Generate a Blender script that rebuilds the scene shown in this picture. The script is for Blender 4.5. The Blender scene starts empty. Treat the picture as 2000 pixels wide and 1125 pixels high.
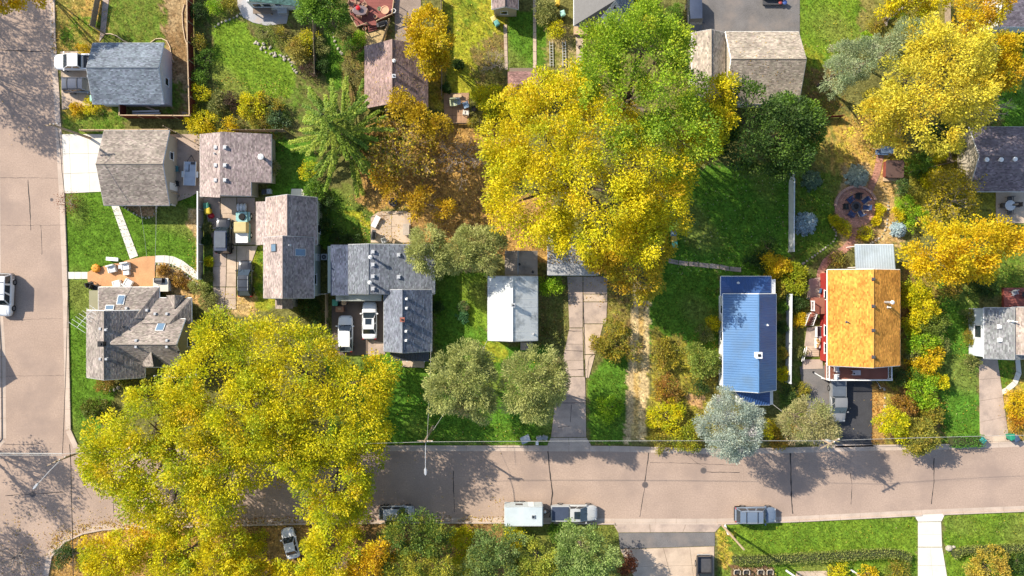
import bpy, math, random
import numpy as np

# ------------------------------------------------------------------ camera, sky, sun, exposure
S, HC = 0.065, 92.0                      # metres per photo pixel on the ground, drone height
scene = bpy.context.scene
COL = scene.collection
cam_d = bpy.data.cameras.new('camera'); cam = bpy.data.objects.new('camera', cam_d); COL.objects.link(cam)
cam.location = (0, 0, HC); cam.rotation_euler = (0, 0, 0)
cam_d.sensor_width = 36.0; cam_d.lens = 18.0 * HC / (1000 * S); cam_d.clip_start = 0.5; cam_d.clip_end = 2000
scene.camera = cam
SUN_EL, SH_ANG = math.radians(35), math.radians(-32.5)          # shadows fall to the lower right of the picture
world = bpy.data.worlds.new('World'); scene.world = world; world.use_nodes = True
wn = world.node_tree; bg = wn.nodes['Background']
sky = wn.nodes.new('ShaderNodeTexSky'); sky.sky_type = 'NISHITA'; sky.sun_disc = False
sky.sun_elevation = SUN_EL; sky.sun_rotation = math.radians(303)
wn.links.new(sky.outputs[0], bg.inputs[0]); bg.inputs[1].default_value = 0.14
sun_d = bpy.data.lights.new('sun', 'SUN'); sun = bpy.data.objects.new('sun', sun_d); COL.objects.link(sun)
sun_d.energy = 5.0; sun_d.angle = math.radians(0.5); sun_d.color = (1.0, 0.91, 0.77)
from mathutils import Vector
sun.rotation_euler = Vector((math.cos(SH_ANG) * math.cos(SUN_EL), math.sin(SH_ANG) * math.cos(SUN_EL), -math.sin(SUN_EL))).to_track_quat('-Z', 'Y').to_euler()
sun.location = (-60, 40, 80)
vs = scene.view_settings
vs.view_transform = 'Standard'; vs.look = 'None'; vs.gamma = 1.0; vs.use_curve_mapping = False; vs.exposure = 0.73
scene.cycles.max_bounces = 6; scene.cycles.transparent_max_bounces = 8

rng = np.random.default_rng(7)
random.seed(7)

def G(px, py, z=0.0):
    """photo pixel -> world point at height z"""
    k = S * (HC - z) / HC
    return Vector(((px - 1000) * k, (562.5 - py) * k, z))

# ------------------------------------------------------------------ materials
MATS = {}
def _base(name):
    m = bpy.data.materials.new(name); m.use_nodes = True
    nt = m.node_tree; b = nt.nodes['Principled BSDF']
    return m, nt, b
def mat(name, col, rough=0.7, var=0.15, scale=3.0, fine=0.1, fscale=40.0, metal=0.0, bump=0.0, spec=0.3, dirt=None, dscale=0.6, coat=0.0):
    """plain surface with soft blotches, fine grain and optional stains"""
    if name in MATS: return MATS[name]
    m, nt, b = _base(name); N, L = nt.nodes, nt.links
    tc = N.new('ShaderNodeTexCoord'); geo = N.new('ShaderNodeNewGeometry')
    n1 = N.new('ShaderNodeTexNoise'); n1.inputs['Scale'].default_value = scale; n1.inputs['Detail'].default_value = 5
    n2 = N.new('ShaderNodeTexNoise'); n2.inputs['Scale'].default_value = fscale; n2.inputs['Detail'].default_value = 2
    L.new(geo.outputs['Position'], n1.inputs['Vector']); L.new(geo.outputs['Position'], n2.inputs['Vector'])
    def rng_(node, amt):
        r = N.new('ShaderNodeMapRange'); r.inputs[1].default_value = 0.25; r.inputs[2].default_value = 0.75
        r.inputs[3].default_value = 1 - amt; r.inputs[4].default_value = 1 + amt
        L.new(node.outputs['Fac'], r.inputs[0]); return r
    r1, r2 = rng_(n1, var), rng_(n2, fine)
    mu = N.new('ShaderNodeMath'); mu.operation = 'MULTIPLY'; L.new(r1.outputs[0], mu.inputs[0]); L.new(r2.outputs[0], mu.inputs[1])
    vm = N.new('ShaderNodeVectorMath'); vm.operation = 'SCALE'; vm.inputs[0].default_value = col[:3]; L.new(mu.outputs[0], vm.inputs['Scale'])
    out = vm.outputs[0]
    if dirt:
        n3 = N.new('ShaderNodeTexNoise'); n3.inputs['Scale'].default_value = dscale; n3.inputs['Detail'].default_value = 8; n3.inputs['Roughness'].default_value = 0.65
        L.new(geo.outputs['Position'], n3.inputs['Vector'])
        r3 = N.new('ShaderNodeMapRange'); r3.inputs[1].default_value = 0.48; r3.inputs[2].default_value = 0.68; L.new(n3.outputs['Fac'], r3.inputs[0])
        mx = N.new('ShaderNodeMix'); mx.data_type = 'RGBA'; L.new(r3.outputs[0], mx.inputs['Factor'])
        L.new(out, mx.inputs['A']); mx.inputs['B'].default_value = (*dirt[:3], 1); out = mx.outputs['Result']
    L.new(out, b.inputs['Base Color'])
    b.inputs['Roughness'].default_value = rough; b.inputs['Metallic'].default_value = metal
    b.inputs['Specular IOR Level'].default_value = spec; b.inputs['Coat Weight'].default_value = coat
    b.inputs['Coat Roughness'].default_value = 0.08
    if bump:
        bp = N.new('ShaderNodeBump'); bp.inputs['Strength'].default_value = bump; bp.inputs['Distance'].default_value = 0.02
        L.new(n2.outputs['Fac'], bp.inputs['Height']); L.new(bp.outputs[0], b.inputs['Normal'])
    MATS[name] = m; return m
def attr_mat(name, rough=0.8, fine=0.2, fscale=30.0, spec=0.2, trans=0.0, bump=0.0, bscale=30.0, mid=0.0, mscale=1.5):
    """colour carried by the pieces themselves (attribute Col) with grain on top"""
    if name in MATS: return MATS[name]
    m, nt, b = _base(name); N, L = nt.nodes, nt.links
    at = N.new('ShaderNodeAttribute'); at.attribute_name = 'Col'
    geo = N.new('ShaderNodeNewGeometry'); out = at.outputs['Color']
    for amt, sc, det in ((fine, fscale, 3), (mid, mscale, 6)):
        if not amt: continue
        n = N.new('ShaderNodeTexNoise'); n.inputs['Scale'].default_value = sc; n.inputs['Detail'].default_value = det; n.inputs['Roughness'].default_value = 0.6
        L.new(geo.outputs['Position'], n.inputs['Vector'])
        r = N.new('ShaderNodeMapRange'); r.inputs[1].default_value = 0.3; r.inputs[2].default_value = 0.7; r.inputs[3].default_value = 1 - amt; r.inputs[4].default_value = 1 + amt
        L.new(n.outputs['Fac'], r.inputs[0])
        vm = N.new('ShaderNodeVectorMath'); vm.operation = 'SCALE'; L.new(out, vm.inputs[0]); L.new(r.outputs[0], vm.inputs['Scale']); out = vm.outputs[0]
    L.new(out, b.inputs['Base Color']); b.inputs['Roughness'].default_value = rough; b.inputs['Specular IOR Level'].default_value = spec
    if bump:
        nb = N.new('ShaderNodeTexNoise'); nb.inputs['Scale'].default_value = bscale; nb.inputs['Detail'].default_value = 4
        L.new(geo.outputs['Position'], nb.inputs['Vector'])
        bp = N.new('ShaderNodeBump'); bp.inputs['Strength'].default_value = bump; bp.inputs['Distance'].default_value = 0.06
        L.new(nb.outputs['Fac'], bp.inputs['Height']); L.new(bp.outputs[0], b.inputs['Normal'])
    if trans:
        tr = N.new('ShaderNodeBsdfTranslucent'); L.new(out, tr.inputs['Color'])
        ms = N.new('ShaderNodeMixShader'); ms.inputs[0].default_value = trans
        L.new(b.outputs[0], ms.inputs[1]); L.new(tr.outputs[0], ms.inputs[2]); L.new(ms.outputs[0], N['Material Output'].inputs['Surface'])
    MATS[name] = m; return m
LEAF = attr_mat('leaf', rough=0.55, fine=0.0, spec=0.25, trans=0.42)
SHINGLE = attr_mat('shingle', rough=0.9, fine=0.22, fscale=14, spec=0.12, mid=0.26, mscale=0.45)
GROUND = attr_mat('ground_soil_and_turf', rough=0.95, fine=0.5, fscale=4.0, spec=0.05, bump=0.9, bscale=7, mid=0.32, mscale=1.1)
GLASS = mat('dark_glass', (0.02, 0.03, 0.04), 0.06, 0.1, 2, 0, spec=0.8)
SKYGLASS = mat('skylight_glass', (0.10, 0.17, 0.25), 0.08, 0.1, 2, 0, spec=0.8)
TYRE = mat('tyre_rubber', (0.015, 0.015, 0.016), 0.85)
RIM = mat('wheel_rim', (0.35, 0.35, 0.36), 0.35, metal=0.8)
BARK = mat('bark', (0.13, 0.10, 0.075), 0.95, 0.3, 2, 0.3, 18, bump=0.5)
TWIG = mat('twig', (0.40, 0.33, 0.27), 0.9, 0.25, 2, 0.2, 18)
WHITE = mat('white_paint', (0.74, 0.74, 0.72), 0.5, 0.06, 1.5, 0.04)
BLACK = mat('black_plastic', (0.018, 0.018, 0.02), 0.55)
DGREY = mat('dark_grey_metal', (0.07, 0.07, 0.075), 0.5)
LGREY = mat('light_grey_metal', (0.45, 0.46, 0.47), 0.45, metal=0.3)
WOOD = mat('weathered_wood', (0.27, 0.21, 0.15), 0.9, 0.25, 2.5, 0.2, 25)
REDWOOD = mat('red_stained_wood', (0.19, 0.05, 0.035), 0.8, 0.25, 2, 0.2, 25)
TANWOOD = mat('tan_wood', (0.46, 0.33, 0.20), 0.85, 0.2, 2, 0.15, 25)
ROAD = mat('worn_pink_asphalt', (0.36, 0.268, 0.21), 0.93, 0.12, 0.22, 0.16, 6, spec=0.15, bump=0.3, dirt=(0.285, 0.215, 0.175), dscale=0.16)
TAR = mat('tar_crack', (0.035, 0.03, 0.028), 0.8)
ASPH_D = mat('fresh_asphalt', (0.05, 0.05, 0.055), 0.9, 0.15, 0.7, 0.25, 10, bump=0.3)
ASPH_G = mat('grey_asphalt', (0.15, 0.14, 0.135), 0.93, 0.2, 0.5, 0.2, 10, bump=0.3, dirt=(0.21, 0.18, 0.16), dscale=0.35)
ASPH_B = mat('brown_asphalt', (0.15, 0.115, 0.095), 0.93, 0.15, 0.5, 0.15, 10, bump=0.3)
CONC = mat('pale_concrete', (0.52, 0.47, 0.40), 0.9, 0.10, 0.6, 0.06, 12, spec=0.15)
CONC_P = mat('pinkish_concrete', (0.43, 0.335, 0.27), 0.92, 0.16, 0.5, 0.10, 10, spec=0.15, dirt=(0.27, 0.215, 0.185), dscale=0.45)
CONC_T = mat('tan_concrete', (0.50, 0.39, 0.29), 0.92, 0.13, 0.6, 0.09, 10, spec=0.15, dirt=(0.37, 0.28, 0.21), dscale=0.5)
CONC_W = mat('white_concrete', (0.62, 0.585, 0.51), 0.9, 0.08, 0.8, 0.05, 12, spec=0.15)
KERB = mat('kerb_concrete', (0.46, 0.37, 0.30), 0.92, 0.16, 0.7, 0.1, 10, spec=0.15)
PATIO_O = mat('orange_stained_concrete', (0.52, 0.27, 0.125), 0.8, 0.15, 0.9, 0.1, 8, spec=0.25)
BRICKM = mat('red_brick_paving', (0.33, 0.125, 0.085), 0.9, 0.2, 2, 0.2, 18)
STONE = mat('garden_stone', (0.36, 0.32, 0.26), 0.9, 0.25, 2, 0.15, 18)

# ------------------------------------------------------------------ objects
ORG = {}
def link(o, parent=None):
    COL.objects.link(o)
    if parent is not None: o.parent = parent
    return o
def tag(o, label=None, cat=None, group=None, kind=None):
    if label: o['label'] = label
    if cat: o['category'] = cat
    if group: o['group'] = group
    if kind: o['kind'] = kind
    return o
def thing(name, label, cat, loc=(0, 0, 0), rz=0.0, group=None):
    o = bpy.data.objects.new(name, None); o.empty_display_size = 0.3; link(o)
    o.location = loc; o.rotation_euler = (0, 0, rz); ORG[o.name] = Vector(loc)
    return tag(o, label, cat, group)
def setting(name):
    o = bpy.data.objects.new(name, None); link(o); o['kind'] = 'structure'; ORG[o.name] = Vector((0, 0, 0)); return o
def origin(o):
    while o.parent is not None: o = o.parent
    return ORG.get(o.name, Vector((0, 0, 0)))
def copy_tree(o, parent=None):
    c = o.copy(); link(c, parent)
    for ch in list(o.children): copy_tree(ch, c)
    return c

class MB:
    def __init__(s): s.v = []; s.f = []; s.c = []
    def add(s, vs, fs, col=None):
        n = len(s.v); s.v += [tuple(p) for p in vs]; s.f += [tuple(i + n for i in f) for f in fs]
        s.c += [col] * len(fs); return s
    def box(s, c, d, rz=0.0, col=None, ry=0.0):
        cx, cy, cz = c; hx, hy, hz = d[0] / 2, d[1] / 2, d[2] / 2; ca, sa = math.cos(rz), math.sin(rz); cb, sb = math.cos(ry), math.sin(ry)
        P = []
        for z in (-hz, hz):
            for x, y in ((-hx, -hy), (hx, -hy), (hx, hy), (-hx, hy)):
                X, Z = x * cb + z * sb, -x * sb + z * cb
                P.append((cx + X * ca - y * sa, cy + X * sa + y * ca, cz + Z))
        return s.add(P, [(3, 2, 1, 0), (4, 5, 6, 7), (0, 1, 5, 4), (1, 2, 6, 5), (2, 3, 7, 6), (3, 0, 4, 7)], col)
    def prism(s, poly, z0, z1, col=None):
        n = len(poly); a = sum(poly[i][0] * poly[(i + 1) % n][1] - poly[(i + 1) % n][0] * poly[i][1] for i in range(n))
        if a < 0: poly = poly[::-1]
        P = [(p[0], p[1], z0) for p in poly] + [(p[0], p[1], z1) for p in poly]
        return s.add(P, [tuple(range(n - 1, -1, -1)), tuple(range(n, 2 * n))] + [(i, (i + 1) % n, n + (i + 1) % n, n + i) for i in range(n)], col)
    def tube(s, pts, rad, n=6, cap=True, col=None):
        pts = [Vector(p) for p in pts]; rad = rad if isinstance(rad, (list, tuple)) else [rad] * len(pts)
        V = []
        for i, p in enumerate(pts):
            t = (pts[min(i + 1, len(pts) - 1)] - pts[max(i - 1, 0)]); t = t.normalized() if t.length > 1e-9 else Vector((0, 0, 1))
            a = t.cross(Vector((0, 0, 1)) if abs(t.z) < 0.9 else Vector((1, 0, 0))).normalized(); b = t.cross(a)
            for k in range(n):
                an = 2 * math.pi * k / n; V.append(p + (a * math.cos(an) + b * math.sin(an)) * rad[i])
        F = []
        for i in range(len(pts) - 1):
            for k in range(n): F.append((i * n + k, i * n + (k + 1) % n, (i + 1) * n + (k + 1) % n, (i + 1) * n + k))
        if cap: F += [tuple(range(n - 1, -1, -1)), tuple(range((len(pts) - 1) * n, len(pts) * n))]
        return s.add(V, F, col)
    def lathe(s, c, prof, n=14, col=None, sx=1.0, sy=1.0):
        V = []; F = []
        for r, z in prof:
            for k in range(n):
                a = 2 * math.pi * k / n; V.append((c[0] + r * sx * math.cos(a), c[1] + r * sy * math.sin(a), c[2] + z))
        for i in range(len(prof) - 1):
            for k in range(n): F.append((i * n + k, i * n + (k + 1) % n, (i + 1) * n + (k + 1) % n, (i + 1) * n + k))
        F += [tuple(range(n - 1, -1, -1)), tuple(range((len(prof) - 1) * n, len(prof) * n))]
        return s.add(V, F, col)
    def loft(s, secs, col=None, caps=True, closed=True):
        n = len(secs[0]); V = [p for sec in secs for p in sec]; F = []
        for i in range(len(secs) - 1):
            for k in range(n if closed else n - 1): F.append((i * n + k, i * n + (k + 1) % n, (i + 1) * n + (k + 1) % n, (i + 1) * n + k))
        if caps: F += [tuple(range(n - 1, -1, -1)), tuple(range((len(secs) - 1) * n, len(secs) * n))]
        return s.add(V, F, col)
    def build(s, name, m, parent=None, world=False, smooth=False, recalc=False):
        me = bpy.data.meshes.new(name)
        if world and parent is not None:
            o0 = origin(parent); vv = [(p[0] - o0[0], p[1] - o0[1], p[2] - o0[2]) for p in s.v]
        else: vv = s.v
        me.from_pydata(vv, [], s.f)
        if any(c is not None for c in s.c):
            at = me.color_attributes.new('Col', 'FLOAT_COLOR', 'CORNER'); arr = []
            for f, c in zip(s.f, s.c):
                c = c or (0.5, 0.5, 0.5); arr += [c[0], c[1], c[2], 1.0] * len(f)
            at.data.foreach_set('color', arr)
        me.materials.append(m)
        if smooth: me.polygons.foreach_set('use_smooth', [True] * len(me.polygons))
        me.update()
        if recalc:
            import bmesh
            bm = bmesh.new(); bm.from_mesh(me); bmesh.ops.recalc_face_normals(bm, faces=bm.faces[:]); bm.to_mesh(me); bm.free()
        return link(bpy.data.objects.new(name, me), parent)

def np_mesh(name, V, F4, C, m, parent=None):
    """big quad meshes from arrays; C one colour per vertex"""
    me = bpy.data.meshes.new(name); nv, nf = len(V), len(F4)
    me.vertices.add(nv); me.vertices.foreach_set('co', np.ascontiguousarray(V, dtype=np.float32).ravel())
    me.loops.add(nf * 4); me.loops.foreach_set('vertex_index', np.ascontiguousarray(F4, dtype=np.int32).ravel())
    me.polygons.add(nf); me.polygons.foreach_set('loop_start', np.arange(0, nf * 4, 4, dtype=np.int32))
    if C is not None:
        at = me.color_attributes.new('Col', 'FLOAT_COLOR', 'POINT')
        at.data.foreach_set('color', np.concatenate([C, np.ones((nv, 1))], 1).astype(np.float32).ravel())
    me.materials.append(m); me.update(calc_edges=True)
    return link(bpy.data.objects.new(name, me), parent)
def unit(a): return a / np.maximum(np.linalg.norm(a, axis=-1, keepdims=True), 1e-9)
def leaves(name, P, D, N, Ls, Ws, C, parent=None, m=None):
    """diamond leaves: base points P, axis D, face normal N"""
    n = len(P); D = unit(D); side = unit(np.cross(D, N)); N = np.cross(side, D)
    Ls = np.broadcast_to(Ls, (n,))[:, None]; Ws = np.broadcast_to(Ws, (n,))[:, None]
    mid = P + D * Ls * 0.45 - N * Ls * 0.08
    V = np.stack([P, mid + side * Ws / 2 + N * Ws * 0.25, P + D * Ls - N * Ls * 0.18, mid - side * Ws / 2 + N * Ws * 0.25], 1).reshape(-1, 3)
    F = np.arange(n * 4).reshape(n, 4)
    return np_mesh(name, V, F, np.repeat(C, 4, 0), m or LEAF, parent)
def inpoly(X, Y, poly):
    r = np.zeros(X.shape, bool); n = len(poly)
    for i in range(n):
        x0, y0 = poly[i]; x1, y1 = poly[(i + 1) % n]
        if y0 == y1: continue
        c = ((y0 > Y) != (y1 > Y)) & (X < (x1 - x0) * (Y - y0) / (y1 - y0) + x0); r ^= c
    return r
def pick(pal, n):
    """pal: list of (rgb, weight)"""
    c = np.array([p[0] for p in pal], float); w = np.array([p[1] for p in pal], float); return c[rng.choice(len(pal), n, p=w / w.sum())]
def ell(px, py, rx, ry=None, n=18, a0=0):
    ry = ry or rx; return [(px + rx * math.cos(a0 + 2 * math.pi * i / n), py + ry * math.sin(a0 + 2 * math.pi * i / n)) for i in range(n)]
# ------------------------------------------------------------------ ground
def noise2(X, Y, f, seed=0):
    r = np.random.default_rng(seed); o = np.zeros_like(X, dtype=float)
    for k in range(7):
        a = r.uniform(0, 2 * math.pi); ff = f * r.uniform(0.6, 1.9); o += np.sin((X * math.cos(a) + Y * math.sin(a)) * ff + r.uniform(0, 6.28)) / 2.6
    return o
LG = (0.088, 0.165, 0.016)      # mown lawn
LG2 = (0.145, 0.22, 0.02)       # yellowing lawn, full sunlight put into its colour
DG = (0.075, 0.175, 0.018)      # shaded lawn, its green brightened to lift the shade
OL = (0.165, 0.165, 0.035)      # olive rough grass
BR = (0.19, 0.115, 0.05)        # soil and old leaves
OR = (0.44, 0.26, 0.075)         # fresh leaf litter
TN = (0.40, 0.29, 0.15)         # bare tan soil
YL = (0.34, 0.30, 0.03)         # lawn under yellow leaves
ZONES = [  # polygon, colour, second colour, share of the second, feather in px
 ([(100,-80),(215,-80),(215,95),(107,100)], OL, OR, .45, 6), ([(130,40),(215,30),(200,100),(125,98)], LG, OR, .25, 8),
 ([(210,-80),(335,-80),(330,90),(205,90)], (0.10,0.16,0.02), OL, .4, 6), ([(325,-80),(375,-80),(375,235),(318,210),(320,90)], BR, TN, .45, 8),
 ([(330,150),(365,170),(370,228),(320,226)], LG, BR, .35, 8), ([(123,205),(245,205),(245,258),(150,268),(123,250)], LG, OL, .3, 5),
 ([(122,205),(160,200),(215,196),(215,212),(125,235)], YL, OR, .4, 5),
 ([(375,-80),(640,-80),(640,330),(375,330)], (0.13,0.11,0.04), LG, .3, 8),
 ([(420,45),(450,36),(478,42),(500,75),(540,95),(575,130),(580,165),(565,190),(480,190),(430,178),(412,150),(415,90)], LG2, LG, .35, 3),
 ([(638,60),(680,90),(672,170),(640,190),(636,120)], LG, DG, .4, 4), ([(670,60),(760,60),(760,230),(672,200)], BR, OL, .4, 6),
 ([(770,75),(870,70),(865,215),(835,215),(830,90)], YL, OR, .5, 6), ([(868,-80),(985,-80),(985,170),(930,190),(870,180)], YL, LG, .45, 8),
 ([(895,60),(960,40),(950,190),(880,190)], (0.24,0.27,0.02), YL, .4, 10), ([(925,90),(990,60),(990,170),(930,190)], OL, BR, .4, 9),
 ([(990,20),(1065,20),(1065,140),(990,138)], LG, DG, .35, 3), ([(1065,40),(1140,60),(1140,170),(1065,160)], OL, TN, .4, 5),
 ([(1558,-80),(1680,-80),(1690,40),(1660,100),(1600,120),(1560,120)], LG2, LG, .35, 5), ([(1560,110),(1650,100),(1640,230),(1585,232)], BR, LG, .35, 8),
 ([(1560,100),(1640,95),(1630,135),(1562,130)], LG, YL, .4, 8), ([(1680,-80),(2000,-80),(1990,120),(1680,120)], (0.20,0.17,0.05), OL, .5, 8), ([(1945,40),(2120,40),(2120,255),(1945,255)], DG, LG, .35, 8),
 ([(1590,225),(1760,225),(1760,345),(1600,345)], OL, OR, .4, 10), ([(1640,240),(1770,240),(1740,330),(1640,330)], OR, YL, .4, 10),
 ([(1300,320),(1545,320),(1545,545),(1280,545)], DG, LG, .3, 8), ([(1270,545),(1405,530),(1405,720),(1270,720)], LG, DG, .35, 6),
 ([(1552,335),(1640,340),(1632,400),(1625,440),(1640,465),(1620,490),(1555,530)], LG, OL, .25, 4), ([(1640,330),(1760,320),(1760,480),(1640,480)], TN, OR, .45, 8),
 ([(1715,380),(1740,390),(1735,460),(1680,470),(1690,440)], (0.46,0.33,0.15), OR, .3, 5), ([(1760,300),(1950,300),(1950,450),(1760,450)], OL, YL, .4, 8),
 ([(1520,560),(1620,500),(1620,860),(1520,860)], (0.12,0.12,0.035), LG, .35, 5), ([(1760,520),(1850,520),(1850,870),(1700,870),(1705,745),(1760,745)], BR, YL, .35, 6),
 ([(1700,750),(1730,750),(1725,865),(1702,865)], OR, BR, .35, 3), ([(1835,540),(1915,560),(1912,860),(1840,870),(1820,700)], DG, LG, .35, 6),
 ([(1950,690),(1990,690),(1960,790),(1950,760)], LG, YL, .3, 4), ([(1955,770),(2120,700),(2120,870),(1975,850)], YL, OR, .5, 5), ([(1850,430),(2120,435),(2120,600),(1880,570)], (0.15,0.17,0.03), LG, .4, 8),
 ([(128,372),(392,372),(392,545),(128,545)], LG, (0.075,0.15,0.014), .5, 2), ([(131,545),(195,545),(195,740),(230,760),(180,870),(138,862)], LG, (0.075,0.15,0.014), .5, 2),
 ([(368,408),(390,405),(392,540),(382,530),(388,480),(370,440)], TN, OR, .4, 3), ([(240,398),(308,400),(303,420),(285,426),(255,412)], (0.38,0.23,0.12), BR, .4, 2),
 ([(303,514),(340,520),(362,533),(395,560),(400,600),(330,575),(305,545)], (0.40,0.24,0.09), TN, .45, 4), ([(392,410),(418,410),(418,600),(392,560)], (0.12,0.14,0.03), DG, .4, 4),
 ([(492,480),(518,480),(540,590),(520,610),(495,600)], LG, YL, .3, 3), ([(525,270),(610,270),(610,390),(530,385)], DG, LG, .4, 5), ([(420,575),(500,575),(500,615),(420,615)], (0.42,0.29,0.13), OR, .3, 5),
 ([(620,370),(730,370),(735,480),(620,480)], (0.09,0.13,0.02), LG, .4, 8), ([(675,415),(690,412),(728,440),(722,455)], (0.26,0.27,0.02), YL, .4, 4),
 ([(700,240),(985,240),(985,400),(900,490),(790,480),(800,410),(700,400)], BR, OR, .55, 10), ([(840,400),(1080,380),(1080,520),(860,480)], OR, BR, .5, 10),
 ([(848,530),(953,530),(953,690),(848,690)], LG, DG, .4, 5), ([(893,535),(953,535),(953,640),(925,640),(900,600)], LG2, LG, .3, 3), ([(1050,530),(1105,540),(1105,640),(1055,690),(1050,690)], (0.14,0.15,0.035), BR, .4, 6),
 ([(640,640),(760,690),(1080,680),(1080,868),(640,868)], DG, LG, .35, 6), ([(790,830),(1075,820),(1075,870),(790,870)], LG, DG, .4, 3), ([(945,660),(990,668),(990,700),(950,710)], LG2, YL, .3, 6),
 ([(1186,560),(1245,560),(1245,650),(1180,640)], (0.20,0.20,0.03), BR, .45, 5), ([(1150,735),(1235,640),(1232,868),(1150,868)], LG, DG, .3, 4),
 ([(1243,555),(1270,555),(1262,700),(1253,862),(1222,862),(1232,720)], (0.40,0.30,0.12), OR, .4, 5), ([(1238,556),(1251,556),(1242,700),(1232,866),(1217,866),(1228,700)], (0.52, 0.39, 0.20), TN, .3, 2), ([(1261,556),(1273,556),(1268,680),(1260,866),(1246,866),(1255,690)], (0.54, 0.41, 0.20), TN, .3, 2),
 ([(1272,640),(1405,700),(1405,880),(1262,880)], (0.15,0.13,0.035), YL, .35, 6), ([(1340,770),(1375,768),(1372,795),(1345,790)], (0.42,0.25,0.14), OR, .3, 3),
 ([(90,1030),(620,1022),(620,1210),(80,1210)], OR, BR, .5, 6), ([(600,1020),(990,1018),(990,1210),(600,1210)], BR, OR, .4, 6), ([(980,1022),(1205,1024),(1215,1080),(1240,1210),(980,1210)], (0.12,0.15,0.03), OL, .4, 4),
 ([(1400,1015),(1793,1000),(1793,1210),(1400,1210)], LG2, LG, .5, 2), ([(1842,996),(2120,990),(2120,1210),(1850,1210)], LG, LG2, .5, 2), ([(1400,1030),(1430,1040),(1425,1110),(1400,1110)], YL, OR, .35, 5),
 ([(1425,1105),(1515,1105),(1515,1210),(1425,1210)], (0.17,0.10,0.06), BR, .4, 2),
]
def build_ground():
    xs = np.concatenate([[-9000, -3000, -900, -300], np.arange(-120, 2124, 5), [2300, 2900, 5000, 11000]]).astype(float)
    ys = np.concatenate([[-9000, -3000, -900, -300], np.arange(-80, 1208, 5), [1400, 2000, 4000, 9000]]).astype(float)
    X, Y = np.meshgrid(xs, ys); C = np.empty(X.shape + (3,)); C[:] = (0.135, 0.13, 0.04)
    wob = noise2(X, Y, 0.11, 1); wob2 = noise2(X, Y, 0.11, 2); blot = noise2(X, Y, 0.06, 3) * 0.5 + noise2(X, Y, 0.2, 4) * 0.4
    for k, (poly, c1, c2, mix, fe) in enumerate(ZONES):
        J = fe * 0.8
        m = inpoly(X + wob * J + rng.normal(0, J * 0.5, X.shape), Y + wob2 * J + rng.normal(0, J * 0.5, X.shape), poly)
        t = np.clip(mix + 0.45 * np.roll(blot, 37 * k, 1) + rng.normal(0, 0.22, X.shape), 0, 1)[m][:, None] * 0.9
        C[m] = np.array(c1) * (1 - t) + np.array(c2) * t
    dry = np.clip(noise2(X, Y, .028, 9) - .25, 0, 1)[..., None] * .45 * (C[..., 1:2] > C[..., :1] * 1.2)
    C = C * (1 - dry) + np.array([.21, .19, .055]) * dry
    C *= np.clip(1 + rng.normal(0, 0.10, X.shape), .6, 1.4)[..., None]
    Z = -0.055 + rng.uniform(0, 0.03, X.shape)
    V = np.stack([(X - 1000) * S, (562.5 - Y) * S, Z], -1).reshape(-1, 3)
    ny, nx = X.shape; I = np.arange(ny * nx).reshape(ny, nx)
    F = np.stack([I[:-1, :-1], I[1:, :-1], I[1:, 1:], I[:-1, 1:]], -1).reshape(-1, 4)
    o = np_mesh('ground', V, F, C.reshape(-1, 3), GROUND); o['kind'] = 'structure'
build_ground()

# ------------------------------------------------------------------ roads, kerbs
KE = [(103,-80),(104,0),(107,100),(114,200),(119,300),(124,400),(128,500),(131,600),(133,700),(135,800),(136,845),(139,862),(147,872),(165,876)]
KN = [(165,876),(300,876),(500,875),(790,873),(1000,873),(1200,874),(1400,879),(1540,877),(1700,872),(1850,870),(2000,864),(2120,858)]
KS = [(2120,988),(2000,996),(1800,1004),(1540,1017),(1400,1021),(1200,1021),(1000,1019),(800,1019),(600,1021),(400,1026),(250,1030),(190,1033),(150,1043),(120,1060),(100,1082),(92,1125),(88,1210)]
KW = [(-60,890),(-15,885),(4,860),(3,690),(-6,560),(-12,-80)]
road_poly = KE + KN[1:] + KS + [(-120,1210),(-120,890)] + KW
road = MB().prism([G(*p)[:2] for p in road_poly], -0.15, 0.0).build('road', ROAD); road['kind'] = 'structure'
def resample(pts, step):
    P = [Vector(p) for p in pts]; out = [P[0]]; acc = 0.0
    for a, b in zip(P, P[1:]):
        d = (b - a).length; t = step - acc
        while t <= d: out.append(a + (b - a) * (t / d)); t += step
        acc = (acc + d) % step
    if (out[-1] - P[-1]).length > step * 0.3: out.append(P[-1])
    return out
kerb = setting('kerb')
def kerb_run(pts, inward, low=()):
    """kerb stones and gutter slabs along a line; inward is the road side (+1 left of travel)"""
    P = resample([G(*p).to_2d() for p in pts], 2.6)
    for a, b in zip(P, P[1:]):
        mid = (a + b) / 2; mx, my = mid.x / S + 1000, 562.5 - mid.y / S
        t = (b - a).normalized(); n = Vector((-t.y, t.x)) * inward; a2, b2 = a + t * 0.02, b - t * 0.02
        lo = any(x0 <= mx <= x1 and y0 <= my <= y1 for x0, y0, x1, y1 in low)
        h = 0.03 if lo else 0.125
        kerb_mb = MB().prism([tuple(a2), tuple(b2), tuple(b2 - n * 0.2), tuple(a2 - n * 0.2)], -0.12, h)
        kerb_mb.build('kerb_section', KERB, kerb)
        MB().prism([tuple(a2 + n * 0.012), tuple(b2 + n * 0.012), tuple(b2 + n * 0.52), tuple(a2 + n * 0.52)], -0.12, 0.006).build('gutter_section', KERB, kerb)
LOW = [(90,95,140,215),(90,258,140,385),(1070,850,1160,890),(1205,850,1262,890),(1640,850,1705,890),(1862,850,1978,890),(1200,1000,1400,1030),(1785,995,1848,1012)]
kerb_run(KE + KN[1:], -1, LOW); kerb_run(KS, -1, LOW); kerb_run(KW, -1)
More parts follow.
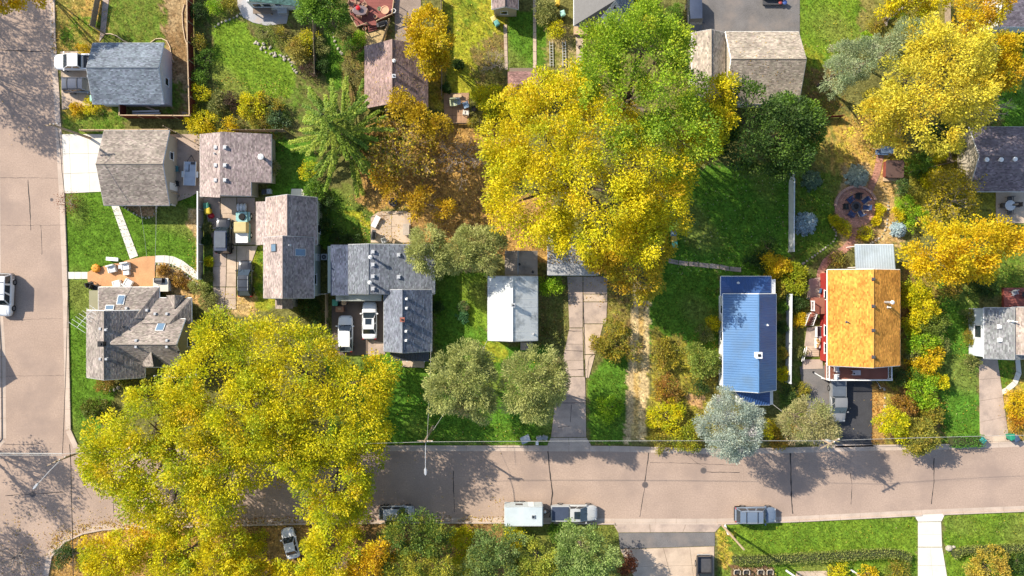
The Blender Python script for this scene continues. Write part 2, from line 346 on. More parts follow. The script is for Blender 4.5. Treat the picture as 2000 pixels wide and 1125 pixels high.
def strip(pts, w, z, wob=0.0):
    P = [G(*p).to_2d() for p in pts]
    if wob:
        Q = resample(P, 0.5); P = [q + Vector((random.uniform(-wob, wob), random.uniform(-wob, wob))) for q in Q]
    L, R = [], []
    for i, p in enumerate(P):
        t = (P[min(i + 1, len(P) - 1)] - P[max(i - 1, 0)]).normalized(); n = Vector((-t.y, t.x)) * w / 2 * (random.uniform(0.5, 1.4) if wob else 1)
        L.append((*(p + n), z)); R.append((*(p - n), z))
    n = len(P); return MB().add(L + R, [(i, n + i, n + i + 1, i + 1) for i in range(n - 1)])
for pts, w in [([(1070,880),(1074,920),(1079,965),(1074,1012)], .14), ([(1268,880),(1262,920),(1258,960),(1250,1010)], .09), ([(1543,880),(1545,930),(1547,990),(1549,1005)], .15),
               ([(885,920),(886,965),(888,1000)], .08), ([(1660,925),(1664,945),(1662,985)], .06), ([(1824,895),(1824,945),(1819,985)], .10), ([(1375,921),(1390,922),(1445,923)], .06),
               ([(1270,903),(1350,905),(1450,909)], .04), ([(1600,916),(1632,917)], .05), ([(0,98),(60,100),(105,100)], .10), ([(55,352),(58,400),(60,450)], .10), ([(80,440),(81,470),(82,497)], .05),
               ([(0,347),(120,348)], .04), ([(0,440),(122,440)], .03), ([(5,867),(40,869),(80,866)], .06), ([(10,968),(60,965),(128,961)], .08), ([(221,965),(222,1003)], .06), ([(0,735),(130,733)], .03), ([(20,625),(120,622)], .025),
               ([(150,925),(180,975)], .04), ([(1330,880),(1362,905),(1380,912)], .03)]:
    o = strip(pts, w, 0.005, 0.035).build('tar_crack', TAR, road)
# ------------------------------------------------------------------ paved surfaces
def bil(q, u, v):
    a, b, c, d = [Vector(p) for p in q]; return (a * (1 - u) + b * u) * (1 - v) + (d * (1 - u) + c * u) * v
def slabs(root, q, nx, ny, m, z=0.03, gap=0.032, piece='slab', us=None, vs_=None, jit=0.006):
    """quad of photo pixels (clockwise from top left) cut into slabs"""
    us = us or [i / nx for i in range(nx + 1)]; vs_ = vs_ or [i / ny for i in range(ny + 1)]
    for i in range(len(us) - 1):
        for j in range(len(vs_) - 1):
            c = [bil(q, us[i], vs_[j]), bil(q, us[i + 1], vs_[j]), bil(q, us[i + 1], vs_[j + 1]), bil(q, us[i], vs_[j + 1])]
            P = [G(p.x, p.y).to_2d() for p in c]; ctr = sum(P, Vector((0, 0))) / 4
            P = [tuple(p + (ctr - p).normalized() * gap * 0.7) for p in P]
            MB().prism(P, -0.08, z + random.uniform(-jit, jit)).build(piece, m, root)
def pave(name, poly, m, z=0.02):
    o = MB().prism([tuple(G(*p).to_2d()) for p in poly], -0.1, z).build(name, m); o['kind'] = 'structure'; return o
d = setting('driveway'); slabs(d, [(118,100),(186,100),(186,205),(121,214)], 2, 2, CONC_T)
d = setting('driveway'); slabs(d, [(121,262),(202,262),(206,374),(126,378)], 3, 3, CONC_W, us=[0, .17, .62, 1])
d = setting('path'); slabs(d, [(217,400),(232,400),(270,500),(254,506)], 1, 5, CONC_W)
d = setting('path'); slabs(d, [(132,531),(172,531),(172,545),(132,545)], 3, 1, CONC_W)
d = setting('path')
cw_o = [(303,499),(322,498.5),(340,501),(357,509),(373,521),(391,536)]; cw_i = [(303,513),(320,513),(335,516),(350,523),(364,533),(381,546)]
for k in range(5): slabs(d, [cw_o[k], cw_o[k+1], cw_i[k+1], cw_i[k]], 1, 1, CONC_W)
patio = pave('patio', [(171,532),(178,528),(205,519),(232,513),(258,506),(280,501),(302.5,500),(302.5,540),(300,566),(190,566),(176,560),(171,546)], PATIO_O, 0.035)
for q in ([(172,531),(215,517)], [(215,517),(258,506)]):
    pass
pave('side_yard_concrete', [(332,262),(392,262),(392,372),(372,384),(345,394),(332,396)], CONC_P, 0.022)
d = setting('driveway')
slabs(d, [(396,386),(430,386),(432,478),(416,478)], 1, 2, CONC_P); slabs(d, [(431,386),(462,386),(463,478),(433,478)], 1, 3, CONC_T); slabs(d, [(463,386),(498,386),(500,478),(464,478)], 1, 3, CONC_P)
slabs(d, [(416,480),(443,480),(441,560),(416,560)], 1, 2, CONC_P); slabs(d, [(444,480),(462,480),(461,560),(442,560)], 1, 3, CONC_T); slabs(d, [(463,480),(503,480),(487,526),(463,526)], 2, 1, CONC_T)
slabs(d, [(416,561),(440,561),(438,605),(424,605)], 1, 1, CONC_P); slabs(d, [(441,561),(461,561),(461,604),(439,605)], 1, 2, CONC_T)
pave('patio', [(462,-80),(560,-80),(566,10),(560,46),(520,50),(494,44),(475,34),(464,10)], mat('blue_grey_concrete', (0.36, 0.36, 0.37), 0.9, .12, .6, .08, 10, dirt=(0.42,0.32,0.24), dscale=.3), 0.03)
d = setting('patio'); slabs(d, [(724,424),(802,416),(803,474),(724,474)], 2, 2, CONC_T, 0.04, us=[0, .52, 1], vs_=[0, .42, 1]); slabs(d, [(740,413),(792,412),(801,415.5),(725,423)], 2, 1, CONC_T, 0.04)
pave('driveway', [(648,585),(754,585),(754,688),(718,692),(700,694),(648,694)], ASPH_B)
pave('driveway_apron', [(719,662),(752,670),(752,692),(719,695)], CONC_P, 0.028)
d = setting('driveway')
for q, n in (([(1108,540),(1138,540),(1138,640),(1112,640)], 2), ([(1112,641),(1138,641),(1140,735),(1092,735)], 3), ([(1090,736),(1143,736),(1145,854),(1076,854)], 3), ([(1139,590),(1186,590),(1184,632),(1139,632)], 1), ([(1139,540),(1186,540),(1186,574),(1139,574)], 1)):
    slabs(d, q, 1, n, CONC_P, 0.03)
slabs(d, [(1139,575),(1186,575),(1186,589),(1139,589)], 1, 1, CONC_T, 0.03); slabs(d, [(1139,633),(1178,633),(1163,692),(1141,692)], 1, 1, CONC_T, 0.03); slabs(d, [(1141,693),(1162,693),(1150,738),(1144,738)], 1, 1, CONC_T, 0.03)  # the two tapering slabs paint a sunlit patch in paler concrete
slabs(d, [(1075,855),(1146,855),(1156,872),(1068,872)], 2, 1, KERB, 0.03)
for pts, w in [([(1139,575),(1141,650),(1143,740)], .1), ([(1100,683),(1120,685),(1138,686)], .07), ([(1105,646),(1137,647)], .06), ([(1110,722),(1146,722)], .06), ([(1095,787),(1145,787)], .07), ([(1116,790),(1114,825)], .06), ([(1090,835),(1112,832)], .05), ([(1162,690),(1150,700),(1147,740)], .06)]:
    strip(pts, w, 0.042, 0.03).build('crack', TAR, d)
d = setting('stepping_path')
pts = [(1305,509),(1325,513),(1345,515),(1365,517),(1385,519),(1405,521),(1425,525),(1448,527)]
for k in range(len(pts) - 1):
    (x0, y0), (x1, y1) = pts[k], pts[k + 1]; slabs(d, [(x0, y0 - 4.5), (x1, y1 - 4.5), (x1, y1 + 4.5), (x0, y0 + 4.5)], 1, 2, CONC_P, 0.03, piece='paving_stone', gap=.07)
pave('driveway', [(1562,716),(1612,714),(1622,745),(1622,800),(1640,868),(1590,868),(1570,790)], ASPH_G, 0.018)
pave('driveway', [(1618,742),(1703,744),(1703,868),(1638,868),(1622,800)], ASPH_D, 0.026)
pave('driveway_apron', [(1600,868),(1704,868),(1708,874),(1600,878)], KERB, 0.03)
d = setting('driveway'); slabs(d, [(1912,700),(1948,700),(1970,852),(1914,866)], 1, 4, CONC_P, 0.03); slabs(d, [(1912,852),(1985,848),(1990,860),(1912,868)], 3, 1, CONC_T, .036)
d = setting('path')
po = [(1983,700),(1985,725),(1978,745),(1964,757),(1953,763)]; pi_ = [(1992,700),(1995,730),(1986,752),(1970,765),(1956,772)]
for k in range(4): slabs(d, [po[k], pi_[k], pi_[k+1], po[k+1]], 1, 1, CONC_W)
d = setting('driveway')
slabs(d, [(1197,1022),(1412,1022),(1397,1039),(1207,1040)], 3, 1, CONC_P, 0.02); pave('driveway_asphalt', [(1208,1041),(1396,1040),(1396,1066),(1211,1072)], ASPH_G, 0.02)
slabs(d, [(1211,1073),(1395,1067),(1395,1140),(1245,1140)], 3, 2, CONC_T, 0.03, us=[0, .46, .74, 1])
d = setting('path')
slabs(d, [(1784,1006),(1846,1003),(1839,1018),(1793,1019)], 1, 1, CONC_W, .034); slabs(d, [(1793,1020),(1838,1019),(1840,1068),(1793,1068)], 1, 2, CONC_W, .034); slabs(d, [(1793,1069),(1840,1069),(1852,1140),(1793,1140)], 2, 2, CONC_W, .034)
d = setting('path'); slabs(d, [(983,48),(990,48),(992,136),(986,136)], 1, 7, CONC_T)
d = setting('path'); slabs(d, [(1041,-30),(1047,-30),(1048,138),(1041,138)], 1, 9, CONC_T)
d = setting('path'); slabs(d, [(203,-30),(216,-30),(206,66),(194,82)], 1, 6, CONC_P)
d = setting('path'); slabs(d, [(1124,70),(1138,70),(1142,165),(1128,165)], 1, 5, CONC_T)
pave('parking_court', [(1366,-80),(1562,-80),(1562,82),(1345,70),(1342,-80)], ASPH_G, 0.02)
d = setting('patio'); slabs(d, [(1945,374),(2060,374),(2060,436),(1945,436)], 2, 1, CONC_T, .04)
pave('driveway', [(768,-80),(822,-80),(822,70),(798,86),(772,80)], mat('gravel_drive', (0.26,0.20,0.16), .95, .2, .7, .3, 8, bump=.6), 0.02)
pave('gravel_pad', [(713,60),(752,56),(748,84),(712,90)], mat('yellow_gravel', (0.42,0.31,0.15), .95, .2, 1.2, .5, 6, bump=.8), 0.02)
d = setting('patio'); slabs(d, [(866,182),(916,181),(917,240),(868,240)], 3, 4, mat('tan_paver', (0.36,0.22,0.13), .9, .25, .8, .15, 8), .03)
# brick circle, its ring wall and the brick paths
cir = setting('brick_circle')
def bricks(name, polyfn, m_, root, z=0.03):
    pass
def brick_field(root, cx, cy, r, z):
    """rings of bricks, too small to pick apart singly"""
    mb = MB(); c = G(cx, cy)
    R = 0.15
    while R < r:
        n = max(6, int(2 * math.pi * R / 0.26)); off = random.random()
        for k in range(n):
            a0, a1 = 2 * math.pi * (k + off + .05) / n, 2 * math.pi * (k + off + .95) / n; ri, ro = R + .008, R + .127; t = z + random.uniform(-.004, .004)
            f = random.uniform(.75, 1.25); col = (0.52 * f, 0.27 * f, 0.20 * f)
            P = [(c.x + rr * math.cos(a), c.y + rr * math.sin(a), t) for rr, a in ((ri, a0), (ro, a0), (ro, a1), (ri, a1))]
            mb.add(P, [(0, 1, 2, 3)], col)
        R += .135
    o = mb.build('brick', SHINGLE, root); o['kind'] = 'stuff'
MB().prism([tuple(G(*p).to_2d()) for p in ell(1670, 405, 40, n=40)], -.08, .022).build('bedding', mat('mortar_bed', (0.34, 0.20, 0.15), .95), cir)
brick_field(cir, 1670, 405, 40 * S - .1, .034)
def brick_path(pts, w, root, z=.034):
    P = resample([G(*p).to_2d() for p in pts], .13); mb = MB(); bed = []
    for i, (a, b) in enumerate(zip(P, P[1:])):
        t = (b - a).normalized(); n = Vector((-t.y, t.x)); k = max(3, int(w / .24)); o = (i % 2) * .5 / k
        for j in range(k):
            u0, u1 = (j / k + o - .5) * w, ((j + .93) / k + o - .5) * w; f = random.uniform(.72, 1.25); tz = z + random.uniform(-.004, .004)
            mb.add([(*(a + n * u0), tz), (*(b - t * .01 + n * u0), tz), (*(b - t * .01 + n * u1), tz), (*(a + n * u1), tz)], [(3, 2, 1, 0)], (0.44 * f, 0.22 * f, 0.16 * f))
    strip(pts, w * 1.05, z - .012).build('bedding', MATS['mortar_bed'], root)
    o = mb.build('brick', SHINGLE, root); o['kind'] = 'stuff'
d = setting('brick_path'); brick_path([(1669,446),(1665,468),(1650,486),(1628,498),(1612,512),(1603,530),(1598,560),(1592,590)], .85, d)
d = setting('brick_path'); brick_path([(1697,377),(1704,358),(1712,340),(1717,318),(1720,302)], .8, d)
# stone edging: every stone its own piece
def stone_mesh():
    mb = MB(); V = []
    for i, (r, z) in enumerate(((.75, 0), (1, .3), (.85, .7), (.35, .95))):
        for k in range(7):
            a = 2 * math.pi * k / 7; q = r * random.uniform(.85, 1.15); V.append((q * math.cos(a), q * math.sin(a) * .8, z))
    F = [(i * 7 + k, i * 7 + (k + 1) % 7, (i + 1) * 7 + (k + 1) % 7, (i + 1) * 7 + k) for i in range(3) for k in range(7)] + [tuple(range(21, 28))]
    o = mb.add(V, F).build('stone_tmp', STONE); me = o.data; bpy.data.objects.remove(o); return me
STONES = [stone_mesh() for _ in range(5)]
def stone_edge(label, pts, size, step=None, group=None, spread=0.0, dens=1):
    P = resample([G(*p).to_2d() for p in pts], step or size * 1.5); c = P[len(P) // 2]
    t = thing('stone_edging', label, 'stone edging', (c.x, c.y, 0))
    for p in P:
        for _ in range(dens):
            s = size * random.uniform(.6, 1.3); q = p + Vector((random.gauss(0, spread), random.gauss(0, spread)))
            o = bpy.data.objects.new('stone', random.choice(STONES)); link(o, t); o.location = (q.x - c.x, q.y - c.y, -.04); o.scale = (s * .55, s * .55, s * .5); o.rotation_euler = (0, 0, random.uniform(0, 6.28))
    return t
stone_edge('pale boulders edging the bright lawn below the bed of shrubs', [(500,85),(515,95),(535,103),(548,115),(562,120),(578,138)], .38, .42, spread=.28, dens=2)
stone_edge('row of small stones along the north rim of the bright lawn', [(420,52),(432,44),(450,38),(470,28)], .35)
stone_edge('stone border curving along the lawn beside the round brick patio', [(1620,425),(1624,440),(1634,455),(1630,470),(1612,484),(1590,500),(1568,515)], .28)
stone_edge('stone border between tan bare soil and shrubs east of the brick circle', [(1735,395),(1734,420),(1731,445),(1722,462),(1700,476)], .3)
stone_edge('stones rimming the mulch bed below the orange patio', [(304,516),(320,516),(338,520),(355,529),(372,545),(385,556)], .3)
stone_edge('small stones rimming the rounded mulch bed against the tan garage', [(240,402),(255,413),(270,421),(285,426),(298,423),(305,412),(306,402)], .28)
stone_edge('curved white stone wall round the orange bush by the corner house', [(206,760),(216,764),(228,760),(238,752)], .4)
stone_edge('stones along the driveway bed of rust coloured mulch', [(1727,760),(1729,785),(1727,810),(1724,830)], .5, 1.1)
for lab, pts in (('curved timber edging between two lawns near the silver spruces', [(650,65),(655,85),(662,98),(668,105)]),):
    stone_edge(lab, pts, .35)
# ------------------------------------------------------------------ buildings
class House:
    def __init__(s, name, label, px, py, cat='house'):
        p = G(px, py); s.root = thing(name, label, cat, (p.x, p.y, 0)); s.slopes = []; s.blocks = []
    def part(s, mb, name, m, parent=None, **k): return mb.build(name, m, parent or s.root, world=True, **k)
    def slope(s, poly, col, kind='shingle', thick=0.16, course=0.15, tab=0.30):
        P = [Vector(p) for p in poly]; n = (P[1] - P[0]).cross(P[2] - P[0])
        if n.z < 0: P = P[::-1]; n = -n
        n.normalize(); up = Vector((0, 0, 1)) - n * n.z
        v = up.normalized() if up.length > 1e-4 else Vector((0, 1, 0)); e = v.cross(n).normalized()
        k = len(P); V = P + [p - Vector((0, 0, thick)) for p in P]
        deckm = {'shingle': DGREY, 'metal': mat('metal_roof_%d%d%d' % tuple(int(c * 100) for c in col), col, .42, .16, .35, .06, 12, spec=.5, dirt=(col[0]*.82+.015, col[1]*.82+.012, col[2]*.8), dscale=.5), 'patchy': mat('patchy_roof_%d' % int(col[0] * 100), col, .8, .12, .4, .05, 10, dirt=tuple(c * .5 for c in col), dscale=.5), 'white': mat('white_metal_roof_%d' % int(col[0] * 100), col, .55, .06, .4, .05, 8, spec=.4, dirt=(col[0]*.42, col[1]*.44, col[2]*.46), dscale=.8)}[kind]
        deck = s.part(MB().add(V, [tuple(range(k)), tuple(range(2 * k - 1, k - 1, -1))] + [(i + k, (i + 1) % k + k, (i + 1) % k, i) for i in range(k)]), 'roof_slope', deckm)
        s.slopes.append((P, n, deck))
        o = P[0]; uv = [((p - o).dot(e), (p - o).dot(v)) for p in P]
        v0, v1 = min(q[1] for q in uv), max(q[1] for q in uv)
        def span(t):
            xs = []
            for i in range(k):
                (ua, va), (ub, vb) = uv[i], uv[(i + 1) % k]
                if (va <= t < vb) or (vb <= t < va): xs.append(ua + (ub - ua) * (t - va) / (vb - va))
            return (min(xs), max(xs)) if len(xs) >= 2 else None
        mb = MB()
        if kind == 'shingle':
            t = v0; row = 0
            while t < v1 - .03:
                t1 = min(t + course, v1); a, b = span(t + 1e-4), span(t1 - 1e-4)
                if a and b:
                    nt = max(1, int((a[1] - a[0]) / tab)); off = random.random()
                    cuts = [0] + [(j + off) / (nt + 1) for j in range(nt + 1)] + [1]; rowf = random.uniform(.94, 1.06)
                    for c0, c1 in zip(cuts, cuts[1:]):
                        f = rowf * random.choice((.70, .84, .94, 1.0, 1.06, 1.18, 1.34)); g = random.uniform(.96, 1.04); hh = .022 + random.uniform(0, .012)
                        def pt(u, vv, h): return o + e * u + v * vv + n * h
                        mb.add([pt(a[0] + (a[1] - a[0]) * c0, t, hh), pt(a[0] + (a[1] - a[0]) * c1, t, hh), pt(b[0] + (b[1] - b[0]) * c1, t1, .005), pt(b[0] + (b[1] - b[0]) * c0, t1, .005)], [(0, 1, 2, 3)], (col[0] * f, col[1] * f * g, col[2] * f))
                t = t1; row += 1
            sh = s.part(mb, 'shingles', SHINGLE, deck); sh['kind'] = 'stuff'
        elif kind in ('metal', 'white', 'patchy'):
            u0, u1 = min(q[0] for q in uv), max(q[0] for q in uv); u = u0 + .14; step = .30 if kind == 'metal' else 1.0
            while u < u1 - .05:
                vsn = []
                for i in range(k):
                    (ua, va), (ub, vb) = uv[i], uv[(i + 1) % k]
                    if (ua <= u < ub) or (ub <= u < ua): vsn.append(va + (vb - va) * (u - ua) / (ub - ua))
                if len(vsn) >= 2:
                    a, b = min(vsn), max(vsn); w, h = (.03, .045) if kind == 'metal' else (.03, .02)
                    Q = [o + e * (u + dx) + v * vv + n * hz for vv in (a, b) for dx, hz in ((-w, .001), (0, h), (w, .001))]
                    mb.add(Q, [(0, 1, 4, 3), (1, 2, 5, 4)])
                u += step
            if mb.f: sh = s.part(mb, 'seams', deckm, deck); sh['kind'] = 'stuff'
        return deck
    def gable(s, x0, y0, x1, y1, axis, ze, dz, col, wall, kind='shingle', ridge=.5, over=.4, trim=WHITE, zl=None, zr=None, walls=True, caps=True, edges='lrtb'):
        a, b = G(x0, y1, ze), G(x1, y0, ze); X0, Y0, X1, Y1 = a.x, a.y, b.x, b.y; zA, zB = zl or ze, zr or ze; zR = ze + dz
        if axis == 'v':
            R = X0 + (X1 - X0) * ridge; A = [(X0, Y0, zA), (X0, Y1, zA)]; B = [(X1, Y0, zB), (X1, Y1, zB)]; T = [(R, Y0, zR), (R, Y1, zR)]
        else:                      # 'h': A is the north eave, B the south eave
            R = Y1 - (Y1 - Y0) * ridge; A = [(X0, Y1, zA), (X1, Y1, zA)]; B = [(X0, Y0, zB), (X1, Y0, zB)]; T = [(X0, R, zR), (X1, R, zR)]
        s.slope([A[0], A[1], T[1], T[0]], col, kind); s.slope([B[1], B[0], T[0], T[1]], col, kind)
        if trim is not None:
            for nm, p, q in (('gutter', A[0], A[1]), ('gutter', B[0], B[1]), ('rake_board', A[0], T[0]), ('rake_board', A[1], T[1]), ('rake_board', B[0], T[0]), ('rake_board', B[1], T[1])):
                s.edge(nm, p, q, trim)
        if caps:
            f = .9; s.part(MB().tube([Vector(T[0]) + Vector((0, 0, .0)), Vector(T[1])], .1, 4), 'ridge_cap', mat('ridge_%d_%d' % (int(col[0] * 100), int(col[2] * 100)), tuple(c * f for c in col), .85, .15, 2))
        if walls:
            ov = over; zt = .17
            if axis == 'v':
                wA = zA + (zR - zA) * ov / max(R - X0, .1) - zt; wB = zB + (zR - zB) * ov / max(X1 - R, .1) - zt
                sec = [(X0 + ov, 0), (X1 - ov, 0), (X1 - ov, wB), (R, zR - zt), (X0 + ov, wA)]; s0, s1 = Y0 + ov * .7, Y1 - ov * .7
                P = [(x, s0, z) for x, z in sec] + [(x, s1, z) for x, z in sec]
            else:
                wA = zA + (zR - zA) * ov / max(Y1 - R, .1) - zt; wB = zB + (zR - zB) * ov / max(R - Y0, .1) - zt
                sec = [(Y1 - ov, 0), (Y0 + ov, 0), (Y0 + ov, wB), (R, zR - zt), (Y1 - ov, wA)]; s0, s1 = X0 + ov * .7, X1 - ov * .7
                P = [(s0, y, z) for y, z in sec] + [(s1, y, z) for y, z in sec]
            w = s.part(MB().add(P, [(4, 3, 2, 1, 0), (5, 6, 7, 8, 9)] + [(i, (i + 1) % 5, (i + 1) % 5 + 5, i + 5) for i in range(5)]), 'wall', wall, recalc=True)
            s.blocks.append((X0 + ov * (1 if axis == 'v' else .7), Y0 + ov * (.7 if axis == 'v' else 1), X1 - ov * (1 if axis == 'v' else .7), Y1 - ov * (.7 if axis == 'v' else 1), w))
        return s
    def edge(s, nm, p, q, m, r=.075):
        p, q = Vector(p), Vector(q); p2, q2 = p - Vector((0, 0, .07)), q - Vector((0, 0, .07)); s.part(MB().tube([p2, q2], r, 4), nm, m)
    def box_wall(s, x0, y0, x1, y1, z, m, zb=0.0, name='wall'):
        a, b = G(x0, y1, zb), G(x1, y0, zb); w = s.part(MB().box(((a.x + b.x) / 2, (a.y + b.y) / 2, (z + zb) / 2), (b.x - a.x, b.y - a.y, z - zb)), name, m)
        s.blocks.append((a.x, a.y, b.x, b.y, w)); return w
    def win(s, blk, side, f, z, w=1.1, h=1.2, kind='window', m=None):
        X0, Y0, X1, Y1, wall = s.blocks[blk]; hx = side in 'NS'
        x = X0 + (X1 - X0) * f if hx else (X1 if side == 'E' else X0); y = Y0 + (Y1 - Y0) * f if not hx else (Y1 if side == 'N' else Y0)
        d = (w, .10, h) if hx else (.10, w, h); fr = s.part(MB().box((x, y, z), d), kind, m or WHITE, wall)
        if kind == 'window':
            d2 = (w - .16, .13, h - .16) if hx else (.13, w - .16, h - .16); s.part(MB().box((x, y, z), d2), 'pane', GLASS, wall)
            sx = (w + .2, .2, .06) if hx else (.2, w + .2, .06); s.part(MB().box((x, y, z - h / 2 - .03), sx), 'sill', WHITE, wall)
        else:
            dx = .07 * (1 if side == 'E' else -1 if side == 'W' else 0); dy = .07 * (1 if side == 'N' else -1 if side == 'S' else 0)
            s.part(MB().box((x + dx + (.3 * w if hx else 0), y + dy + (0 if hx else .3 * w), z), (.08, .08, .14)), 'handle', DGREY, wall)
    def at(s, px, py):
        c = Vector((0, 0, HC)); d = G(px, py) - c; best = None
        for P, n, deck in s.slopes:
            den = d.dot(n)
            if abs(den) < 1e-6: continue
            t = (P[0] - c).dot(n) / den; h = c + d * t
            if inpoly(np.array([h.x]), np.array([h.y]), [(p.x, p.y) for p in P])[0] and (best is None or h.z > best[0].z): best = (h, n, deck)
        if best is None:
            P, n, deck = s.slopes[0]; best = (G(px, py, P[0].z + .5), Vector((0, 0, 1)), deck)
        return best
    def vent(s, px, py, kind='box', m=None, h=None, size=None):
        p, n, deck = s.at(px, py)
        if kind == 'box':
            z = size or .36; mb = MB().box((p.x, p.y, p.z + .06), (z * 1.35, z * 1.35, .05)).box((p.x, p.y, p.z + .17), (z, z, .2)); s.part(mb, 'roof_vent', m or LGREY, deck)
        elif kind == 'pipe':
            hh = h or .7; s.part(MB().tube([(p.x, p.y, p.z - .1), (p.x, p.y, p.z + hh)], size or .07, 8).lathe((p.x, p.y, p.z - .02), [((size or .07) + .12, 0), ((size or .07) + .02, .1)], 10), 'vent_pipe', m or LGREY, deck)
        elif kind == 'cowl':
            hh = h or 1.0; r = size or .13; st = s.part(MB().tube([(p.x, p.y, p.z - .1), (p.x, p.y, p.z + hh)], r, 10), 'flue_pipe', m or LGREY, deck)
            s.part(MB().lathe((p.x, p.y, p.z + hh + .06), [(r * 1.9, 0), (r * 1.8, .08), (.02, .2)], 12), 'flue_cap', WHITE, deck)
        elif kind == 'chimney':
            hh = h or .9; z = size or .55; s.part(MB().box((p.x, p.y, p.z + hh / 2 - .3), (z, z, hh + .6)).box((p.x, p.y, p.z + hh + .03), (z + .16, z + .16, .1)), 'chimney', m or STONE, deck)
            s.part(MB().box((p.x, p.y, p.z + hh + .13), (z * .5, z * .5, .12)), 'chimney_flue', BLACK, deck)
        elif kind == 'skylight':
            w, l = size or (.7, 1.1); u = Vector((0, 0, 1)) - n * n.z; v = u.normalized() if u.length > 1e-3 else Vector((0, 1, 0)); e = v.cross(n)
            def slab(a, b, h0, h1): return [p + e * (sx * a) + v * (sy * b) + n * hh for hh in (h0, h1) for sx, sy in ((-1, -1), (1, -1), (1, 1), (-1, 1))]
            FB = [(3, 2, 1, 0), (4, 5, 6, 7), (0, 1, 5, 4), (1, 2, 6, 5), (2, 3, 7, 6), (3, 0, 4, 7)]
            s.part(MB().add(slab(w / 2 + .07, l / 2 + .07, 0, .13), FB), 'skylight', m or LGREY, deck); s.part(MB().add(slab(w / 2, l / 2, .1, .15), FB), 'skylight_pane', SKYGLASS, deck)
    def vents(s, pts, **k):
        for p in pts: s.vent(*p, **k)

WPALE = mat('pale_siding', (0.50, 0.52, 0.53), .7, .06, 1, .05); WBEIGE = mat('beige_siding', (0.42, 0.37, 0.29), .75, .06, 1, .05); WGREEN = mat('grey_green_siding', (0.36, 0.40, 0.34), .75, .06, 1, .05)
WOLIVE = mat('olive_siding', (0.27, 0.25, 0.15), .75, .06, 1, .05); WRED = mat('barn_red_siding', (0.30, 0.03, 0.025), .7, .08, 1, .05); WWHITE = mat('white_siding', (0.66, 0.66, 0.64), .65, .05, 1, .04)
WGREY = mat('grey_siding', (0.30, 0.31, 0.31), .75, .06, 1, .05); WBROWN = mat('brown_siding', (0.20, 0.15, 0.11), .8, .08, 1, .06)
# A north-west garage
h = House('garage', 'pale sided garage with blue grey shingle gable roof behind two parked vehicles', 250, 145, 'garage')
h.gable(181, 84, 320, 203, 'h', 2.7, 1.35, (.165, .19, .22), WPALE, ridge=.46, over=.35, trim=LGREY); h.win(0, 'W', .3, 1.1, 2.5, 2.1, 'garage_door'); h.win(0, 'W', .72, 1.1, 2.5, 2.1, 'garage_door'); h.win(0, 'E', .4, 1.5, 1, .9); h.win(0, 'S', .8, 1.4, .9, .9)
# B west garage
h = House('garage', 'beige garage with weathered tan shingle gable roof on a pale concrete drive', 268, 328, 'garage')
h.gable(203, 255, 331, 401, 'h', 2.7, 1.75, (.26, .22, .185), WBEIGE, ridge=.48, over=.4, trim=LGREY); h.win(0, 'W', .5, 1.1, 4.6, 2.1, 'garage_door'); h.win(0, 'E', .25, 1.05, .9, 2.0, 'door'); h.win(0, 'E', .7, 1.6, 1, .9)
# C brown house on the shared drive
h = House('bungalow', 'low house with pinkish brown roof and paired roof vents beside the utility trailer', 460, 320)
zr, ze = 4.0, 2.6
Pn = lambda x, y, z: tuple(G(x, y, z))
def gx(px, z0, z1):                       # the same world x seen at another height
    return 1000 + (px - 1000) * (HC - z0) / (HC - z1)
rx = 430
h.slope([Pn(391, 262, ze), Pn(391, 384, ze), Pn(rx, 386, zr), Pn(rx, 258, zr)], (.33, .265, .24))
A0, A1 = Vector(Pn(rx, 258, zr)), Vector(Pn(530, 262, ze)); B0, B1 = Vector(Pn(rx, 386, zr)), Vector(Pn(488, 384, ze + .42 * 1.4)); 
yN, yS, yM = Vector(Pn(530, 262, ze)).y, Vector(Pn(391, 384, ze)).y, Vector(Pn(530, 357, ze)).y
xr, xe = Vector(Pn(rx, 300, zr)).x, Vector(Pn(530, 300, ze)).x; xm = xr + (xe - xr) * .6; zm = zr + (ze - zr) * .6
h.slope([(xr, yN, zr), (xr, yM, zr), (xe, yM, ze), (xe, yN, ze)], (.30, .24, .225)); h.slope([(xr, yM, zr), (xr, yS, zr), (xm, yS, zm), (xm, yM, zm)], (.30, .24, .225))
h.edge('gutter', (xe, yM, ze), (xe, yN, ze), LGREY); h.edge('rake_board', (xm, yS, zm), (xm, yM, zm), LGREY); h.edge('gutter', Pn(391, 262, ze), Pn(391, 384, ze), WHITE); h.edge('rake_board', (xr, yS, zr), (xm, yS, zm), LGREY); h.edge('rake_board', (xr, yS, zr), Pn(391, 384, ze), LGREY)
xl = Vector(Pn(391, 300, ze)).x
h.part(MB().prism([(xl + .3, yN - .25), (xe - .35, yN - .25), (xe - .35, yM + .25), (xm - .2, yM + .25), (xm - .2, yS + .25), (xl + .3, yS + .25)], 0, 2.45), 'wall', WBEIGE)
h.part(MB().add([(xl + .35, yS + .28, 2.4), (xm - .25, yS + .28, 2.4), (xm - .25, yS + .28, zm - .2), (xr, yS + .28, zr - .2), (xl + .35, yS + .28, ze)], [(0, 1, 2, 3, 4)]), 'gable_wall', WBEIGE)
h.vents([(422, 288), (440, 288), (422, 323), (440, 323), (422, 352), (440, 352)]); h.vent(513, 308, 'cowl', h=.6, size=.2); h.vent(420, 300, 'pipe', h=.4)
